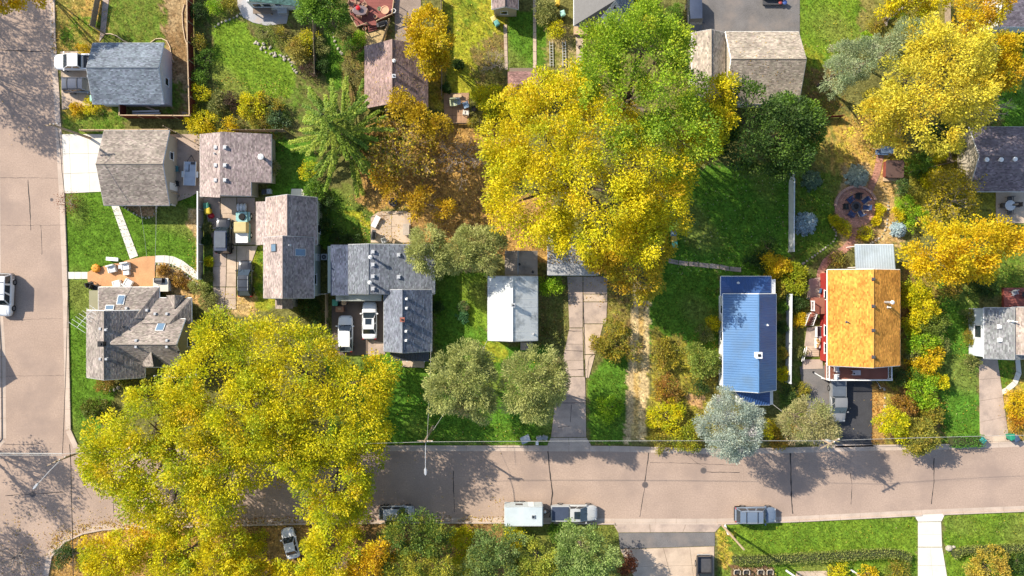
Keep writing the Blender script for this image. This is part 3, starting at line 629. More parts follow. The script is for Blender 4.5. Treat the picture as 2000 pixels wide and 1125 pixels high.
# D tall brown house
h = House('house', 'long pinkish brown shingled house with pale green side wall and two skylights', 565, 490)
h.gable(519, 386, 619, 478, 'v', 3.6, 2.8, (.33, .262, .232), WGREEN, ridge=.56, over=.3, trim=LGREY)
h.gable(515, 464, 613, 582, 'v', 4.2, 2.7, (.30, .245, .225), WGREEN, ridge=.52, over=.3, trim=LGREY)
h.slope([Pn(500, 394, 2.7), Pn(500, 479, 2.7), Pn(521, 477, 3.6), Pn(521, 393, 3.6)], (.32, .26, .235)); h.box_wall(516, 402, 530, 470, 2.6, WBEIGE)
h.gable(538, 570, 572, 603, 'v', 2.9, .7, (.31, .25, .225), WBEIGE, over=.25, trim=None)
h.vent(536, 484, 'skylight', DGREY, size=(.8, .9)); h.vent(586, 493, 'skylight', size=(.75, 1.2)); h.vent(566, 479, 'pipe', h=.4)
h.win(0, 'E', .35, 1.7); h.win(1, 'E', .3, 2.6, 1.3, 1.2); h.win(1, 'E', .7, 1.3, .9, 2, 'door')
# E slate house
h = House('house', 'dark slate shingled house with a row of square roof vents above two white cars', 745, 565)
h.gable(680, 478, 848, 574, 'v', 3.0, 1.35, (.155, .168, .19), WGREEN, ridge=.265, over=.3, trim=LGREY, zr=2.6)
h.slope([Pn(646, 478, 3.0), Pn(646, 577, 3.0), Pn(681, 577, 2.96), Pn(681, 478, 2.96)], (.085, .10, .145)); h.box_wall(651, 483, 682, 572, 2.8, WGREEN)
h.gable(750, 566, 843, 686, 'v', 3.1, 2.2, (.15, .165, .20), WGREY, ridge=.445, over=.3, trim=LGREY)
h.slope([Pn(656, 576, 2.5), Pn(656, 588, 2.2), Pn(745, 588, 2.2), Pn(745, 576, 2.5)], (.42, .44, .40), kind='patchy')
h.slope([Pn(762, 684, 2.5), Pn(762, 704, 2.3), Pn(838, 706, 2.3), Pn(838, 684, 2.5)], (.06, .065, .08), kind='metal')
for q in ((768, 702), (800, 702), (833, 703)): c = G(*q, 0); h.part(MB().tube([(c.x, c.y, 0), (c.x, c.y, 2.3)], .07, 6), 'porch_post', WHITE)
h.part(MB().prism([tuple(G(*p).to_2d()) for p in ((786, 690), (829, 690), (829, 718), (786, 716))], -.05, .22), 'porch_slab', CONC_T)
h.vents([(729, 492), (729, 517), (729, 540), (729, 564), (779, 498), (779, 541)], m=LGREY); h.vent(727, 503, 'cowl', h=1.1, size=.13); h.vent(726, 552, 'cowl', h=1.1, size=.13)
h.vents([(794, 584), (794, 602), (793, 647), (793, 665)], m=WHITE, size=.24); h.vent(787, 624, 'chimney', mat('red_brick', (0.28, 0.10, 0.07), .9, .3, 4), .5, .4)
h.win(2, 'S', .5, 1.1, .95, 2.05, 'door'); h.win(2, 'E', .3, 1.6); h.win(2, 'E', .7, 1.6); h.win(0, 'E', .4, 1.5)
# F white roofed cottage
h = House('cottage', 'narrow cottage with peeling white and grey metal gable roof', 1003, 600)
h.gable(953, 540, 1050, 665, 'v', 2.8, 1.6, (.66, .68, .67), WWHITE, kind='white', ridge=.5, over=.3, trim=LGREY)
h.gable(986, 490, 1050, 541, 'v', 2.5, .8, (.26, .27, .275), WWHITE, kind='patchy', ridge=.4, over=.25, trim=None)
h.vent(1002, 596, 'chimney', LGREY, .4, .35); h.vent(1042, 653, 'pipe', h=.4); h.vent(1014, 516, 'pipe', BLACK); h.vent(1040, 531, 'pipe', BLACK); h.win(0, 'S', .35, 1.5); h.win(0, 'S', .75, 1.05, .9, 2, 'door')
for k in range(3): c = G(1028, 671 + k * 5); h.part(MB().box((c.x, c.y, .3 - k * .1), (1.5, .34, .6 - k * .2)), 'step', CONC_P)
# G flat grey garage
h = House('garage', 'flat grey roofed garage half hidden under the big yellow tree', 1117, 500, 'garage')
h.gable(1070, 462, 1168, 537, 'h', 2.8, .25, (.36, .36, .36), WGREY, kind='patchy', over=.2, trim=LGREY, caps=False); h.win(0, 'S', .5, 1.1, 4.2, 2.1, 'garage_door')
hG = h
# H blue metal roof house
h = House('house', 'white walled house with bright blue standing seam metal roof', 1462, 665)
BLUE = (.07, .165, .33)
h.gable(1412, 574, 1516, 762, 'v', 3.0, 2.2, BLUE, WWHITE, kind='metal', ridge=.56, over=.35, trim=WHITE)
BL2 = (.035, .09, .25)
ex0, ex1, ey0, ey1, zz = 1408, 1506, 540, 576, 2.7
h.slope([Pn(ex0, ey0, zz), Pn(1436, 576, 3.5), Pn(1480, 576, 3.5), Pn(ex1, ey0, zz)], BL2, 'metal'); h.slope([Pn(ex0, ey0, zz), Pn(ex0, 578, zz), Pn(1436, 576, 3.5)], BL2, 'metal'); h.slope([Pn(ex1, ey0, zz), Pn(1480, 576, 3.5), Pn(ex1, 578, zz)], BL2, 'metal'); h.box_wall(1406, 546, 1500, 580, 2.6, WWHITE)
for a, b in (((ex0, ey0), (ex1, ey0)), ((ex0, ey0), (ex0, 578)), ((ex1, ey0), (ex1, 576))): h.edge('gutter', Pn(*a, zz), Pn(*b, zz), WHITE)
h.slope([Pn(1412, 758, 3.0), Pn(1428, 758, 3.0), Pn(1432, 762, 2.9), Pn(1412, 763, 2.8)], BL2, 'metal')
h.slope([Pn(1428, 756, 3.4), Pn(1468, 756, 3.5), Pn(1504, 791, 2.6), Pn(1460, 791, 2.6)], BL2, 'metal'); h.slope([Pn(1468, 756, 3.5), Pn(1504, 756, 2.6), Pn(1504, 791, 2.6)], BL2, 'metal')
h.edge('gutter', Pn(1460, 791, 2.6), Pn(1504, 791, 2.6), WHITE); h.edge('gutter', Pn(1504, 756, 2.6), Pn(1504, 791, 2.6), WHITE); h.box_wall(1436, 752, 1496, 784, 2.5, WWHITE)
h.vent(1479, 693, 'chimney', WHITE, .6, .62); h.vent(1498, 635, 'pipe', WHITE, .5); h.vent(1442, 553, 'pipe', WHITE, .45)
h.win(0, 'W', .25, 1.6); h.win(0, 'W', .55, 1.6); h.win(0, 'W', .85, 1.6); h.win(0, 'E', .3, 1.6)
# I orange roof red house with deck
h = House('house', 'red walled house with golden orange shingle roof and a railed front deck', 1688, 625)
h.gable(1616, 527, 1758, 714, 'v', 3.3, 2.4, (.56, .255, .05), WRED, ridge=.5, over=.5, trim=WHITE)
h.vents([(1705, 598), (1705, 645), (1705, 697), (1705, 545)], m=DGREY, size=.3); h.vent(1654, 629, 'pipe', DGREY, .5); h.vent(1728, 590, 'cowl', h=1.7, size=.13); h.vent(1733, 600, 'pipe', WHITE, .8)
h.win(0, 'W', .75, 2.0, 1.2, 1.2); h.win(0, 'W', .35, 2.0, 1.3, 1.2); h.win(0, 'W', .15, 2.0, 1.3, 1.2); h.win(0, 'S', .3, 2.4, 1.2, 1.0); h.win(0, 'S', .6, 2.35, 1.6, 1.9, 'door')
a, b = G(1612, 742, 1.3), G(1735, 708, 1.3)
DECKM = mat('red_brown_deck', (0.27, 0.105, 0.07), .75, .15, 1, .12, 18)
dk = h.part(MB().box(((a.x + b.x) / 2, (a.y + b.y) / 2, 1.22), (b.x - a.x, b.y - a.y, .16)), 'deck', DECKM)
for i in range(14):
    y = a.y + (b.y - a.y) * (i + .5) / 14; h.part(MB().box(((a.x + b.x) / 2, y, 1.314), (b.x - a.x - .05, (b.y - a.y) / 14 - .02, .03)), 'deck_board', DECKM, dk)
for q in ((a.x + .1, a.y + .1), (b.x - .1, a.y + .1), ((a.x + b.x) / 2, a.y + .1)): h.part(MB().box((q[0], q[1], .6), (.16, .16, 1.2)), 'deck_post', WHITE, dk)
def railing(H_, p, q, z, parent, hgt=.95):
    p, q = Vector(p), Vector(q); t = (q - p); L = t.length; t.normalize(); mid = (p + q) / 2; rz = math.atan2(t.y, t.x)
    H_.part(MB().box((mid.x, mid.y, z + hgt), (L, .11, .06), rz), 'handrail', WHITE, parent); H_.part(MB().box((mid.x, mid.y, z + .12), (L, .06, .05), rz), 'bottom_rail', WHITE, parent)
    n = max(2, int(L / .16)); mb = MB()
    for i in range(n): c = p + t * (L * (i + .5) / n); mb.box((c.x, c.y, z + .1 + (hgt - .1) / 2), (.035, .035, hgt - .1), rz)
    o = H_.part(mb, 'balusters', WHITE, parent); o['kind'] = 'stuff'
    for c in (p, q): H_.part(MB().box((c.x, c.y, z + hgt / 2 + .05), (.11, .11, hgt + .1), rz), 'newel_post', WHITE, parent)
z = 1.33
railing(h, (a.x + .08, a.y + .08), (b.x - .08, a.y + .08), z, dk); railing(h, (a.x + .08, a.y + .2), (a.x + .08, b.y - .1), z, dk); railing(h, (b.x - .08, a.y + .2), (b.x - .08, b.y - .1), z, dk)
# side porch with stairs of the red house
pl = h.part(MB().prism([tuple(G(*p, 1.5).to_2d()) for p in ((1582, 581), (1611, 581), (1611, 613), (1586, 614))], 1.35, 1.5), 'side_porch', DECKM)
for q in ((1584, 583), (1588, 612)): c = G(*q, 1.3); h.part(MB().box((c.x, c.y, .68), (.14, .14, 1.35)), 'porch_post', WHITE, pl)
railing(h, G(1584, 588, 1.5).to_2d(), G(1584, 606, 1.5).to_2d(), 1.5, pl)
for k in range(6):
    c = G(1588 - k * 1.3, 616 + k * 3.4, 1.3 - k * .2); h.part(MB().box((c.x, c.y, (1.3 - k * .2) / 2), (.9, .27, 1.3 - k * .2), .35), 'step', DECKM, pl)
for dx in (-7, 8): 
    p, q = G(1588 + dx, 614, 2.1), G(1580 + dx, 636, 1.0); h.part(MB().tube([p, q], .06, 4), 'stair_rail', WHITE, pl)
    mb = MB()
    for i in range(8): c = p + (q - p) * (i / 7); mb.tube([c, c - Vector((0, 0, .85))], .025, 4)
    o = h.part(mb, 'balusters', WHITE, pl); o['kind'] = 'stuff'
walk = h.part(MB().prism([tuple(G(*p).to_2d()) for p in ((1576, 640), (1592, 638), (1591, 676), (1571, 676))], -.05, .08), 'landing', CONC_P)
for k in range(5): c = G(1586, 678 + k * 4); h.part(MB().box((c.x, c.y, .10 - k * .015), (1.7, .24, .12 - k * .015)), 'step', CONC_T)
for q0, q1 in (((1576, 678), (1570, 704)), ((1572, 680), (1566, 706))): h.part(MB().tube([G(*q0, .9), G(*q1, .7)], .05, 4).tube([G(*q0, 0), G(*q0, .9)], .04, 4).tube([G(*q1, 0), G(*q1, .7)], .04, 4), 'handrail', WHITE)
h.part(MB().prism([tuple(G(*p).to_2d()) for p in ((1567, 702), (1606, 702), (1607, 720), (1566, 721))], -.05, .06), 'walk_slab', CONC_P)
h.part(MB().prism([tuple(G(*p).to_2d()) for p in ((1580, 545), (1608, 540), (1608, 585), (1576, 585))], -.05, .07), 'side_slab', CONC_P)
# metal patio roof of the red house
h = House('patio_cover', 'corrugated pale metal patio cover on posts behind the red house', 1708, 502, 'patio cover')
h.slope([Pn(1670, 478, 2.7), Pn(1672, 526, 3.1), Pn(1749, 526, 3.1), Pn(1745, 478, 2.7)], (.34, .40, .44), kind='metal')
for q in ((1672, 481), (1742, 481), (1674, 522), (1745, 522)): c = G(*q, 2.6); h.part(MB().tube([(c.x, c.y, 0), (c.x, c.y, 2.65)], .06, 6), 'post', WHITE)
h.edge('gutter', Pn(1670, 478, 2.7), Pn(1745, 478, 2.7), WHITE)
# J east house
h = House('house', 'pale blue walled house with grey shingle roof at the end of the pink drive', 1960, 650)
h.gable(1922, 601, 2010, 700, 'v', 3.3, 1.4, (.22, .225, .225), mat('pale_blue_siding', (0.50, 0.56, 0.60), .7, .05, 1, .04), ridge=.5, over=.2, trim=LGREY)
h.gable(1976, 600, 2060, 692, 'v', 4.4, 1.6, (.34, .28, .24), WBEIGE, ridge=.5, over=.3, trim=LGREY)
h.vent(1951, 638, 'box', WHITE, size=.4); h.vent(1952, 664, 'box', WHITE, size=.4); h.vent(1971, 627, 'pipe', WHITE, .7); h.vent(1979, 628, 'pipe', WHITE, .7); h.win(0, 'W', .52, 1.9, 1.6, 1.3); h.win(0, 'S', .5, 1.05, 1, 2, 'door')
# K north-east garage
h = House('garage', 'garage with purple grey shingle roof and three round vents beside a tan patio', 1950, 320, 'garage')
h.gable(1893, 248, 2012, 374, 'h', 2.8, 2.0, (.185, .152, .16), WBEIGE, ridge=.5, over=.35, trim=LGREY)
h.vents([(1923, 313), (1951, 313), (1978, 312)], kind='cowl', h=.35, size=.15); h.win(0, 'S', .8, 1.05, 2.2, 2.0, 'garage_door')
# L tan roof house in the north
h = House('house', 'large house with sandy tan shingle roof, white gutters and a side wing', 1460, 130)
h.gable(1417, 62, 1560, 203, 'h', 3.2, 2.3, (.33, .28, .225), WBEIGE, ridge=.46, over=.35, trim=WHITE)
h.gable(1352, 64, 1416, 190, 'v', 3.0, 1.2, (.32, .272, .22), WBEIGE, ridge=.5, over=.3, trim=LGREY); h.win(1, 'N', .5, 1.1, 2.5, 2.1, 'garage_door'); h.win(0, 'S', .3, 1.7); h.win(0, 'S', .7, 1.7); h.win(0, 'E', .5, 1.6)
hL = h
# M grey hip roof house, north
h = House('house', 'pale grey hip roofed house at the back of the block with a wooden back step', 1178, 25)
ap = Pn(1202, 0, 5.2); zz = 3.0; c4 = [Pn(1121, -60, zz), Pn(1121, 50, zz), Pn(1236, 52, zz), Pn(1236, -60, zz)]; ap2 = Pn(1202, -70, 5.2)
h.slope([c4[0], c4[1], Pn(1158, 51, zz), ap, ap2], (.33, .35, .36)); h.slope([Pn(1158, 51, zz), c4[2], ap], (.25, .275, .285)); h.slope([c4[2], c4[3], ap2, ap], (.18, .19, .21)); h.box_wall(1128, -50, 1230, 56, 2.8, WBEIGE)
h.edge('gutter', c4[0], c4[1], LGREY); h.edge('gutter', c4[1], c4[2], LGREY); h.vent(1200, 15, 'pipe', BLACK); h.win(0, 'S', .3, 1.5); h.win(0, 'S', .7, 1.05, .9, 2, 'door')
h.part(MB().box(tuple(G(1137, 62)[:2]) + (.25,), (2.2, 1.0, .5)), 'back_step', TANWOOD)
# N brown garage, north
h = House('garage', 'garage with dusty brown roof sprinkled with leaves, between spruce and yellow tree', 770, 150, 'garage')
h.gable(712, 90, 836, 212, 'v', 2.8, 2.5, (.265, .185, .165), mat('sage_siding', (0.15, 0.17, 0.10), .8), ridge=.49, over=.3, trim=None)
h.vent(771, 121, 'cowl', h=.4, size=.12); h.vent(770, 150, 'chimney', LGREY, .3, .3); h.win(0, 'S', .3, 1.5, 1, .9); h.win(0, 'N', .5, 1.1, 2.6, 2.1, 'garage_door')
hN = h
# O little brown hip shed
h = House('shed', 'small shed with dull red brown hip roof beside the yellow crown', 1030, 160, 'shed')
zz = 2.3; c4 = [Pn(992, 140, zz), Pn(992, 185, zz), Pn(1070, 185, zz), Pn(1068, 139, zz)]; r0, r1 = Pn(1012, 165, 3.4), Pn(1050, 165, 3.4)
for q in ([c4[0], c4[1], r0], [c4[1], c4[2], r1, r0], [c4[2], c4[3], r1], [c4[3], c4[0], r0, r1]): h.slope(q, (.215, .125, .11))
h.box_wall(995, 143, 1066, 182, 2.2, WBROWN); h.win(0, 'N', .5, 1.0, .9, 1.9, 'door'); h.win(0, 'W', .5, 1.3, .8, .7)
# P house with teal roof, north
h = House('house', 'white walled house with teal green roof edge and paned windows by the grey patio', 535, 5)
zz = 3.0; TE = (.09, .17, .15)
h.slope([Pn(480, -60, 4.6), Pn(486, 2, zz), Pn(585, 12, zz), Pn(590, -60, 4.6)], TE); h.box_wall(497, -70, 592, 20, 2.85, WWHITE)
h.win(0, 'S', .15, 1.7, 1.1, 1.0); h.win(0, 'S', .35, 1.7, 1.1, 1.0); h.win(0, 'S', .58, 1.9, .8, .8)
h.part(MB().box(tuple(G(517, 25)[:2]) + (.9,), (2.3, .9, .1)).box(tuple(G(500, 28)[:2]) + (.45,), (.12, .12, .9)).box(tuple(G(532, 28)[:2]) + (.45,), (.12, .12, .9)), 'window_shelf', WBROWN); h.part(MB().box(tuple(G(555, 24)[:2]) + (.4,), (1.2, .8, .8)), 'cellar_hatch', LGREY)
# Q brown roof at the back of the block
h = House('house', 'small house end with dark brown roof above two garden bins', 985, 5)
h.gable(961, -60, 1012, 18, 'v', 2.8, .9, (.20, .155, .145), WBEIGE, over=.2, trim=LGREY); h.win(0, 'S', .45, 1.4, .9, .9)
# R north-east corner roof
h = House('house', 'corner house with plum grey shingle roof and white gutter beyond orange tree', 1985, 20)
h.gable(1948, -80, 2080, 52, 'h', 3.0, 1.5, (.17, .15, .175), WWHITE, over=.3, trim=WHITE)
# W corner house with cross gables
h = House('house', 'corner house with crossing grey brown gables, roof aerial and black chimney', 270, 655)
GB = (.255, .218, .19)
h.gable(169, 606, 283, 737, 'v', 3.6, 2.5, (.245, .213, .19), WOLIVE, ridge=.5, over=.3, trim=WHITE)
h.gable(236, 623, 362, 717, 'h', 3.6, 2.4, GB, WOLIVE, ridge=.5, over=.3, trim=WHITE)
a0, a1, zz = 192, 311, 2.9
h.slope([Pn(a0, 561, zz), Pn(a0, 622, 4.3), Pn(262, 622, 4.3), Pn(311, 561, zz)], GB); h.slope([Pn(311, 561, zz), Pn(262, 622, 4.3), Pn(311, 622, zz)], (.26, .225, .20)); h.box_wall(199, 567, 305, 620, 2.8, WOLIVE)
h.edge('gutter', Pn(192, 561, zz), Pn(311, 561, zz), WHITE); h.edge('rake_board', Pn(192, 561, zz), Pn(192, 607, 4.0), WHITE); h.edge('gutter', Pn(311, 561, zz), Pn(311, 583, zz), WHITE)
h.slope([Pn(309, 582, zz), Pn(276, 632, 4.2), Pn(330, 632, 4.2), Pn(374, 582, zz)], GB); h.slope([Pn(374, 582, zz), Pn(330, 632, 4.2), Pn(374, 632, zz)], (.26, .225, .20)); h.box_wall(316, 590, 372, 636, 2.8, WOLIVE)
h.edge('gutter', Pn(311, 582, zz), Pn(325, 582, zz), WHITE); h.edge('gutter', Pn(364, 582, zz), Pn(374, 582, zz), WHITE); h.edge('gutter', Pn(374, 582, zz), Pn(374, 632, zz), WHITE)
h.slope([Pn(325, 577, 3.0), Pn(341, 604, 3.55), Pn(341, 576, 3.7)], GB); h.slope([Pn(341, 576, 3.7), Pn(341, 604, 3.55), Pn(363, 577, 3.0)], GB)
h.slope([Pn(284, 714, 3.7), Pn(284, 704, 3.9), Pn(300, 684, 5.0), Pn(300, 716, 4.9)], GB); h.slope([Pn(300, 716, 4.9), Pn(300, 684, 5.0), Pn(326, 706, 3.8), Pn(326, 716, 3.7)], GB)
for q in ((326, 728), (340, 728), (354, 728)): c = G(*q, 0); h.part(MB().tube([(c.x, c.y, 0), (c.x, c.y, 3.3)], .07, 6), 'porch_post', WHITE)
h.part(MB().tube([G(322, 738, 2.4), G(383, 736, 2.4)], .05, 4).tube([G(383, 704, 2.4), G(383, 738, 2.4)], .05, 4), 'pergola_beam', WHITE)
h.part(MB().prism([tuple(G(*p).to_2d()) for p in ((325, 715), (385, 706), (385, 750), (325, 750))], -.05, .12), 'porch_slab', CONC_T)
h.vent(237, 586, 'skylight', WHITE, size=(.75, 1.1)); h.vent(215, 601, 'skylight', WHITE, size=(.9, .5)); h.vent(314, 639, 'skylight', WHITE, size=(.85, 1.05)); h.vents([(267, 665), (327, 665), (267, 677), (327, 677), (197, 642), (208, 644), (197, 701), (209, 701), (304, 613), (327, 613), (288, 606), (248, 602)], size=.26)
h.vent(203, 671, 'chimney', BLACK, .7, .5); h.vent(241, 638, 'pipe', DGREY, .4); h.vent(348, 686, 'pipe', DGREY, .4); h.win(1, 'E', .5, 2.0, 1.2, 1.3); h.win(2, 'N', .6, 1.1, .9, 2, 'door'); h.win(3, 'E', .5, 1.5, 1, 1); h.win(1, 'S', .7, 1.1, 1, 2, 'door')
p, n, dk = h.at(182, 622); an = MB(); top = Vector((p.x, p.y, p.z + 1.6)); an.tube([(p.x, p.y, p.z - .1), top], .03, 5)
b0, b1 = top + Vector((-1.0, -1.0, .0)), top + Vector((1.0, 1.3, 0)); an.tube([b0, b1], .03, 4)
for i in range(7): c = b0 + (b1 - b0) * (i / 6); an.tube([c + Vector((-1.0 + .08 * i, .65 - .05 * i, 0)), c + Vector((1.0 - .08 * i, -.65 + .05 * i, 0))], .018, 4)
h.part(an, 'roof_aerial', WHITE, dk)
# blue little shed under the big tree
h = House('shed', 'little blue roofed lean-to shed under the edge of the big yellow tree', 1285, 475, 'shed')
h.gable(1272, 460, 1298, 488, 'v', 2.0, .4, (.08, .11, .22), WGREY, kind='metal', over=.12, trim=None); h.win(0, 'S', .5, .95, .7, 1.7, 'door')

# the house across the west street, whose gable throws its shadow on the asphalt
h = House('house', 'brown house across the west street whose gable shades the asphalt', -120, 670)
h.gable(-225, 607, -115, 740, 'h', 3.2, 2.7, (.2, .17, .15), WBROWN, over=.3, trim=LGREY); h.win(0, 'E', .5, 1.6); h.win(0, 'E', .2, 1.05, .9, 2, 'door')
# ------------------------------------------------------------------ vehicles
def paint(nm, col, rough=.28): return mat('paint_' + nm, col, rough, .03, 1, .0, spec=.5, coat=.6)
PW, PB, PN_, PG, PS = paint('white', (.72, .73, .74)), paint('black', (.02, .021, .025)), paint('navy', (.05, .075, .12)), paint('grey', (.20, .205, .21)), paint('silver', (.42, .43, .43))
PSB = paint('slate_blue', (.13, .17, .23)); PTEAL = paint('teal', (.22, .42, .40), .45)
LAMP_R = mat('red_lamp', (.35, .01, .01), .2, spec=.6); LAMP_W = mat('clear_lamp', (.30, .32, .34), .12, spec=.6); CANVAS = mat('tan_canvas', (.52, .42, .20), .9, .08, 2, .06); NAVYC = mat('navy_cover', (.045, .06, .10), .6, .1, 1)
def vehicle(label, px, py, head, L=4.7, W=1.86, Hh=1.5, kind='sedan', body=PW, cat='car', name=None, roof=None, rack=False, sunroof=False, cover=None, panel=None):
    p = G(px, py, .9); t = thing(name or {'pickup': 'pickup_truck', 'suv': 'suv', 'van': 'van'}.get(kind, 'car'), label, cat, (p.x, p.y, 0), math.radians(head))
    hl, w = L / 2, W / 2
    # deck line: (x, deck height, width factor)
    if kind == 'pickup': hood, belt, xs = 1.12, 1.18, (.46, .30, -.06, -.085); roofz = Hh
    elif kind == 'suv' or kind == 'van': hood, belt, xs = 1.02, 1.08, (.24, .11, -.43, -.49); roofz = Hh
    elif kind == 'hatch': hood, belt, xs = .92, .96, (.25, .08, -.34, -.47); roofz = Hh
    else: hood, belt, xs = .86, .92, (.22, .06, -.22, -.36); roofz = Hh
    if kind == 'pickup': xs = (.275, .11, -.105, -.12)
    tail = belt - .02 if kind != 'sedan' else belt + .03
    st = [(-.5, tail - .35, .70), (-.493, tail - .10, .83), (-.47, tail - .02, .93), (-.38, tail + .01, 1), (xs[3], belt, 1), (0, belt, 1), (xs[0], belt, 1), (.36, hood, .975), (.42, hood - .04, .93), (.465, hood - .12, .84), (.49, hood - .24, .70), (.5, hood - .40, .52)]
    secs = []
    for x, zt, f in st:
        ww = w * f; zt_s = zt - .07
        half = [(ww * .9, .25), (ww, .45), (ww * 1.0, zt_s - .14), (ww * .955, zt_s), (ww * .80, zt - .01), (ww * .4, zt + .02)]
        if kind == 'pickup' and x < xs[3] + .001: half = [(ww * .9, .3), (ww, .5), (ww, .74), (ww * .96, .80), (ww * .8, .80), (ww * .4, .80)]
        secs.append([(x * L, y, z) for y, z in half] + [(x * L, -y, z) for y, z in half[::-1]])
    MB().loft(secs).build('body', body, t, smooth=True, recalc=True)
    # cabin
    wb, wr = w * .90, w * (.74 if kind in ('sedan', 'hatch') else .80); x0, x1, x2, x3 = [q * L for q in xs]; zr_ = roofz - .05
    def ring(xa, xb, yy, z): return [(xa, -yy, z), (xa, yy, z), (xb, yy, z), (xb, -yy, z)]
    cab = [[(x3, -wb, belt - .1), (x3, wb, belt - .1), (x0, wb, belt - .1), (x0, -wb, belt - .1)], [(x2 - .02, -wr - .02, zr_), (x2 - .02, wr + .02, zr_), (x1 + .02, wr + .02, zr_), (x1 + .02, -wr - .02, zr_)]]
    MB().loft(cab, caps=False).build('cabin', body, t, recalc=True)
    rf = roof or body; G_ = []; nx, ny = 7, 6; V = []
    for i in range(nx):
        for j in range(ny):
            u, v = i / (nx - 1) * 2 - 1, j / (ny - 1) * 2 - 1; V.append(((x1 + x2) / 2 + (x1 - x2) / 2 * u * 1.02, wr * 1.04 * v * (1 - .06 * u * u), zr_ + .065 * (1 - abs(u) ** 3) * (1 - abs(v) ** 3) + .004))
    MB().add(V, [(i * ny + j, (i + 1) * ny + j, (i + 1) * ny + j + 1, i * ny + j + 1) for i in range(nx - 1) for j in range(ny - 1)]).build('roof', rf, t, smooth=True)
    def pane(nm, quad, k=.10, lift=.018):
        q = [Vector(a) for a in quad]; c = sum(q, Vector()) / 4; n = (q[1] - q[0]).cross(q[2] - q[0]).normalized()
        if n.dot(c - Vector((0, 0, belt))) < 0 and n.z < 0: n = -n
        if n.z < 0: n = -n
        q = [a + (c - a) * k + n * lift for a in q]; MB().add(q, [(0, 1, 2, 3)]).build(nm, GLASS, t)
    bz = belt - .02
    def lerp(f, lo, hi): return lo + (hi - lo) * f
    pane('windscreen', [(x0, -wb, bz), (x0, wb, bz), (x1, wr, zr_), (x1, -wr, zr_)], .07); pane('rear_window', [(x3, wb, bz), (x3, -wb, bz), (x2, -wr, zr_), (x2, wr, zr_)], .10)
    for sgn in (1, -1):
        nw = 3 if kind in ('suv', 'van') else 2
        for k in range(nw):
            f0, f1 = k / nw + .02, (k + 1) / nw - .02
            pane('side_window', [(lerp(f0, x3, x0), sgn * wb, bz), (lerp(f1, x3, x0), sgn * wb, bz), (lerp(f1, x2, x1), sgn * wr, zr_), (lerp(f0, x2, x1), sgn * wr, zr_)], .09, .02)
        MB().box((x0 - .18, sgn * (w + .10), belt + .05), (.16, .22, .15)).build('mirror', body, t)
        MB().box((L * .452, sgn * w * .70, hood - .13), (.16, w * .28, .08), -sgn * .6).build('headlight', LAMP_W, t)
        MB().box((-L * .487, sgn * w * .82, tail - .2), (.09, w * .22, .3)).build('tail_light', LAMP_R, t)
        for xx in (.31, -.30):
            r = .33 if kind in ('sedan', 'hatch') else .39
            whl = MB().tube([(xx * L, sgn * (w - .2), r), (xx * L, sgn * (w + .02), r)], r, 16).build('wheel', TYRE, t); MB().tube([(xx * L, sgn * (w - .05), r), (xx * L, sgn * (w + .028), r)], r * .62, 12).build('rim', RIM, whl)
    MB().box((hl - .08, 0, .42), (.14, W * .6, .2)).build('front_bumper', BLACK, t); MB().box((-hl + .02, 0, .45), (.14, W * .8, .2)).build('rear_bumper', BLACK if kind != 'pickup' else LGREY, t)
    for sgn in (1, -1): MB().box((L * .37, sgn * w * .45, hood + .035), (L * .2, .02, .02), -sgn * .06).build('bonnet_crease', body, t)
    for k in (-1, 1): MB().tube([(x0 - .02, k * .1 + .2, belt + .04), (lerp(.4, x0, x1), k * .3 + .3, lerp(.4, belt, zr_) + .05)], .015, 4).build('wiper', BLACK, t)
    if kind == 'pickup':
        bx0, bx1 = -hl + .06, x3 - .05; m = (bx0 + bx1) / 2; ln = bx1 - bx0
        MB().add([(bx0, -w * .82, .806), (bx1, -w * .82, .806), (bx1, w * .82, .806), (bx0, w * .82, .806)], [(0, 1, 2, 3)]).build('bed_floor', DGREY, t)
        for sgn in (1, -1): MB().box((m, sgn * w * .915, .98), (ln + .1, w * .15, .38)).build('bed_side', body, t)
        MB().box((bx0 - .0, 0, .98), (.1, W * .93, .36)).build('tailgate', body, t); MB().box((bx1, 0, .98), (.08, W * .9, .36)).build('bed_front', body, t)
        if cover: MB().box((m, 0, 1.19), (ln, W * .84, .04)).build('bed_cover', cover, t)
    if rack:
        for sgn in (1, -1): MB().tube([(x1 - .1, sgn * wr * .88, zr_ + .09), (x2 + .1, sgn * wr * .88, zr_ + .09)], .028, 6).build('roof_rail', LGREY if rack == 'silver' else BLACK, t)
        for f in (.25, .75): MB().box((lerp(f, x1, x2), 0, zr_ + .12), (.06, wr * 1.8, .03)).build('cross_bar', BLACK, t)
    if sunroof: MB().box((lerp(.3, x1, x2), 0, zr_ + .055), (.75, wr * 1.15, .03)).build('sunroof', GLASS, t)
    if panel: MB().box((lerp(.45, x1, x2), 0, zr_ + .1), ((x1 - x2) * .8, wr * 1.7, .05)).build('roof_panel', panel, t)
    return t
vehicle('white pickup truck with its bed tucked under the blue grey garage eave', 150, 121, 180, 5.8, 1.98, 1.9, 'pickup', PW, 'pickup')
vehicle('dark sport utility with roof rack parked nose in at the blue grey garage', 159, 166, 0, 4.6, 1.88, 1.75, 'suv', PSB, 'suv', rack=True, roof=NAVYC)
vehicle('white boxy van parked on the far side of the west street', 7, 576, 268, 5.4, 2.0, 2.0, 'van', PW, 'van', rack='silver')
vehicle('dark off-roader with segmented roof panels parked beside the white fence', 436, 460, 90, 4.5, 1.95, 1.85, 'suv', PB, 'suv', roof=NAVYC, panel=mat('slate_roof_panel', (.09, .105, .13), .5, .1, 2))
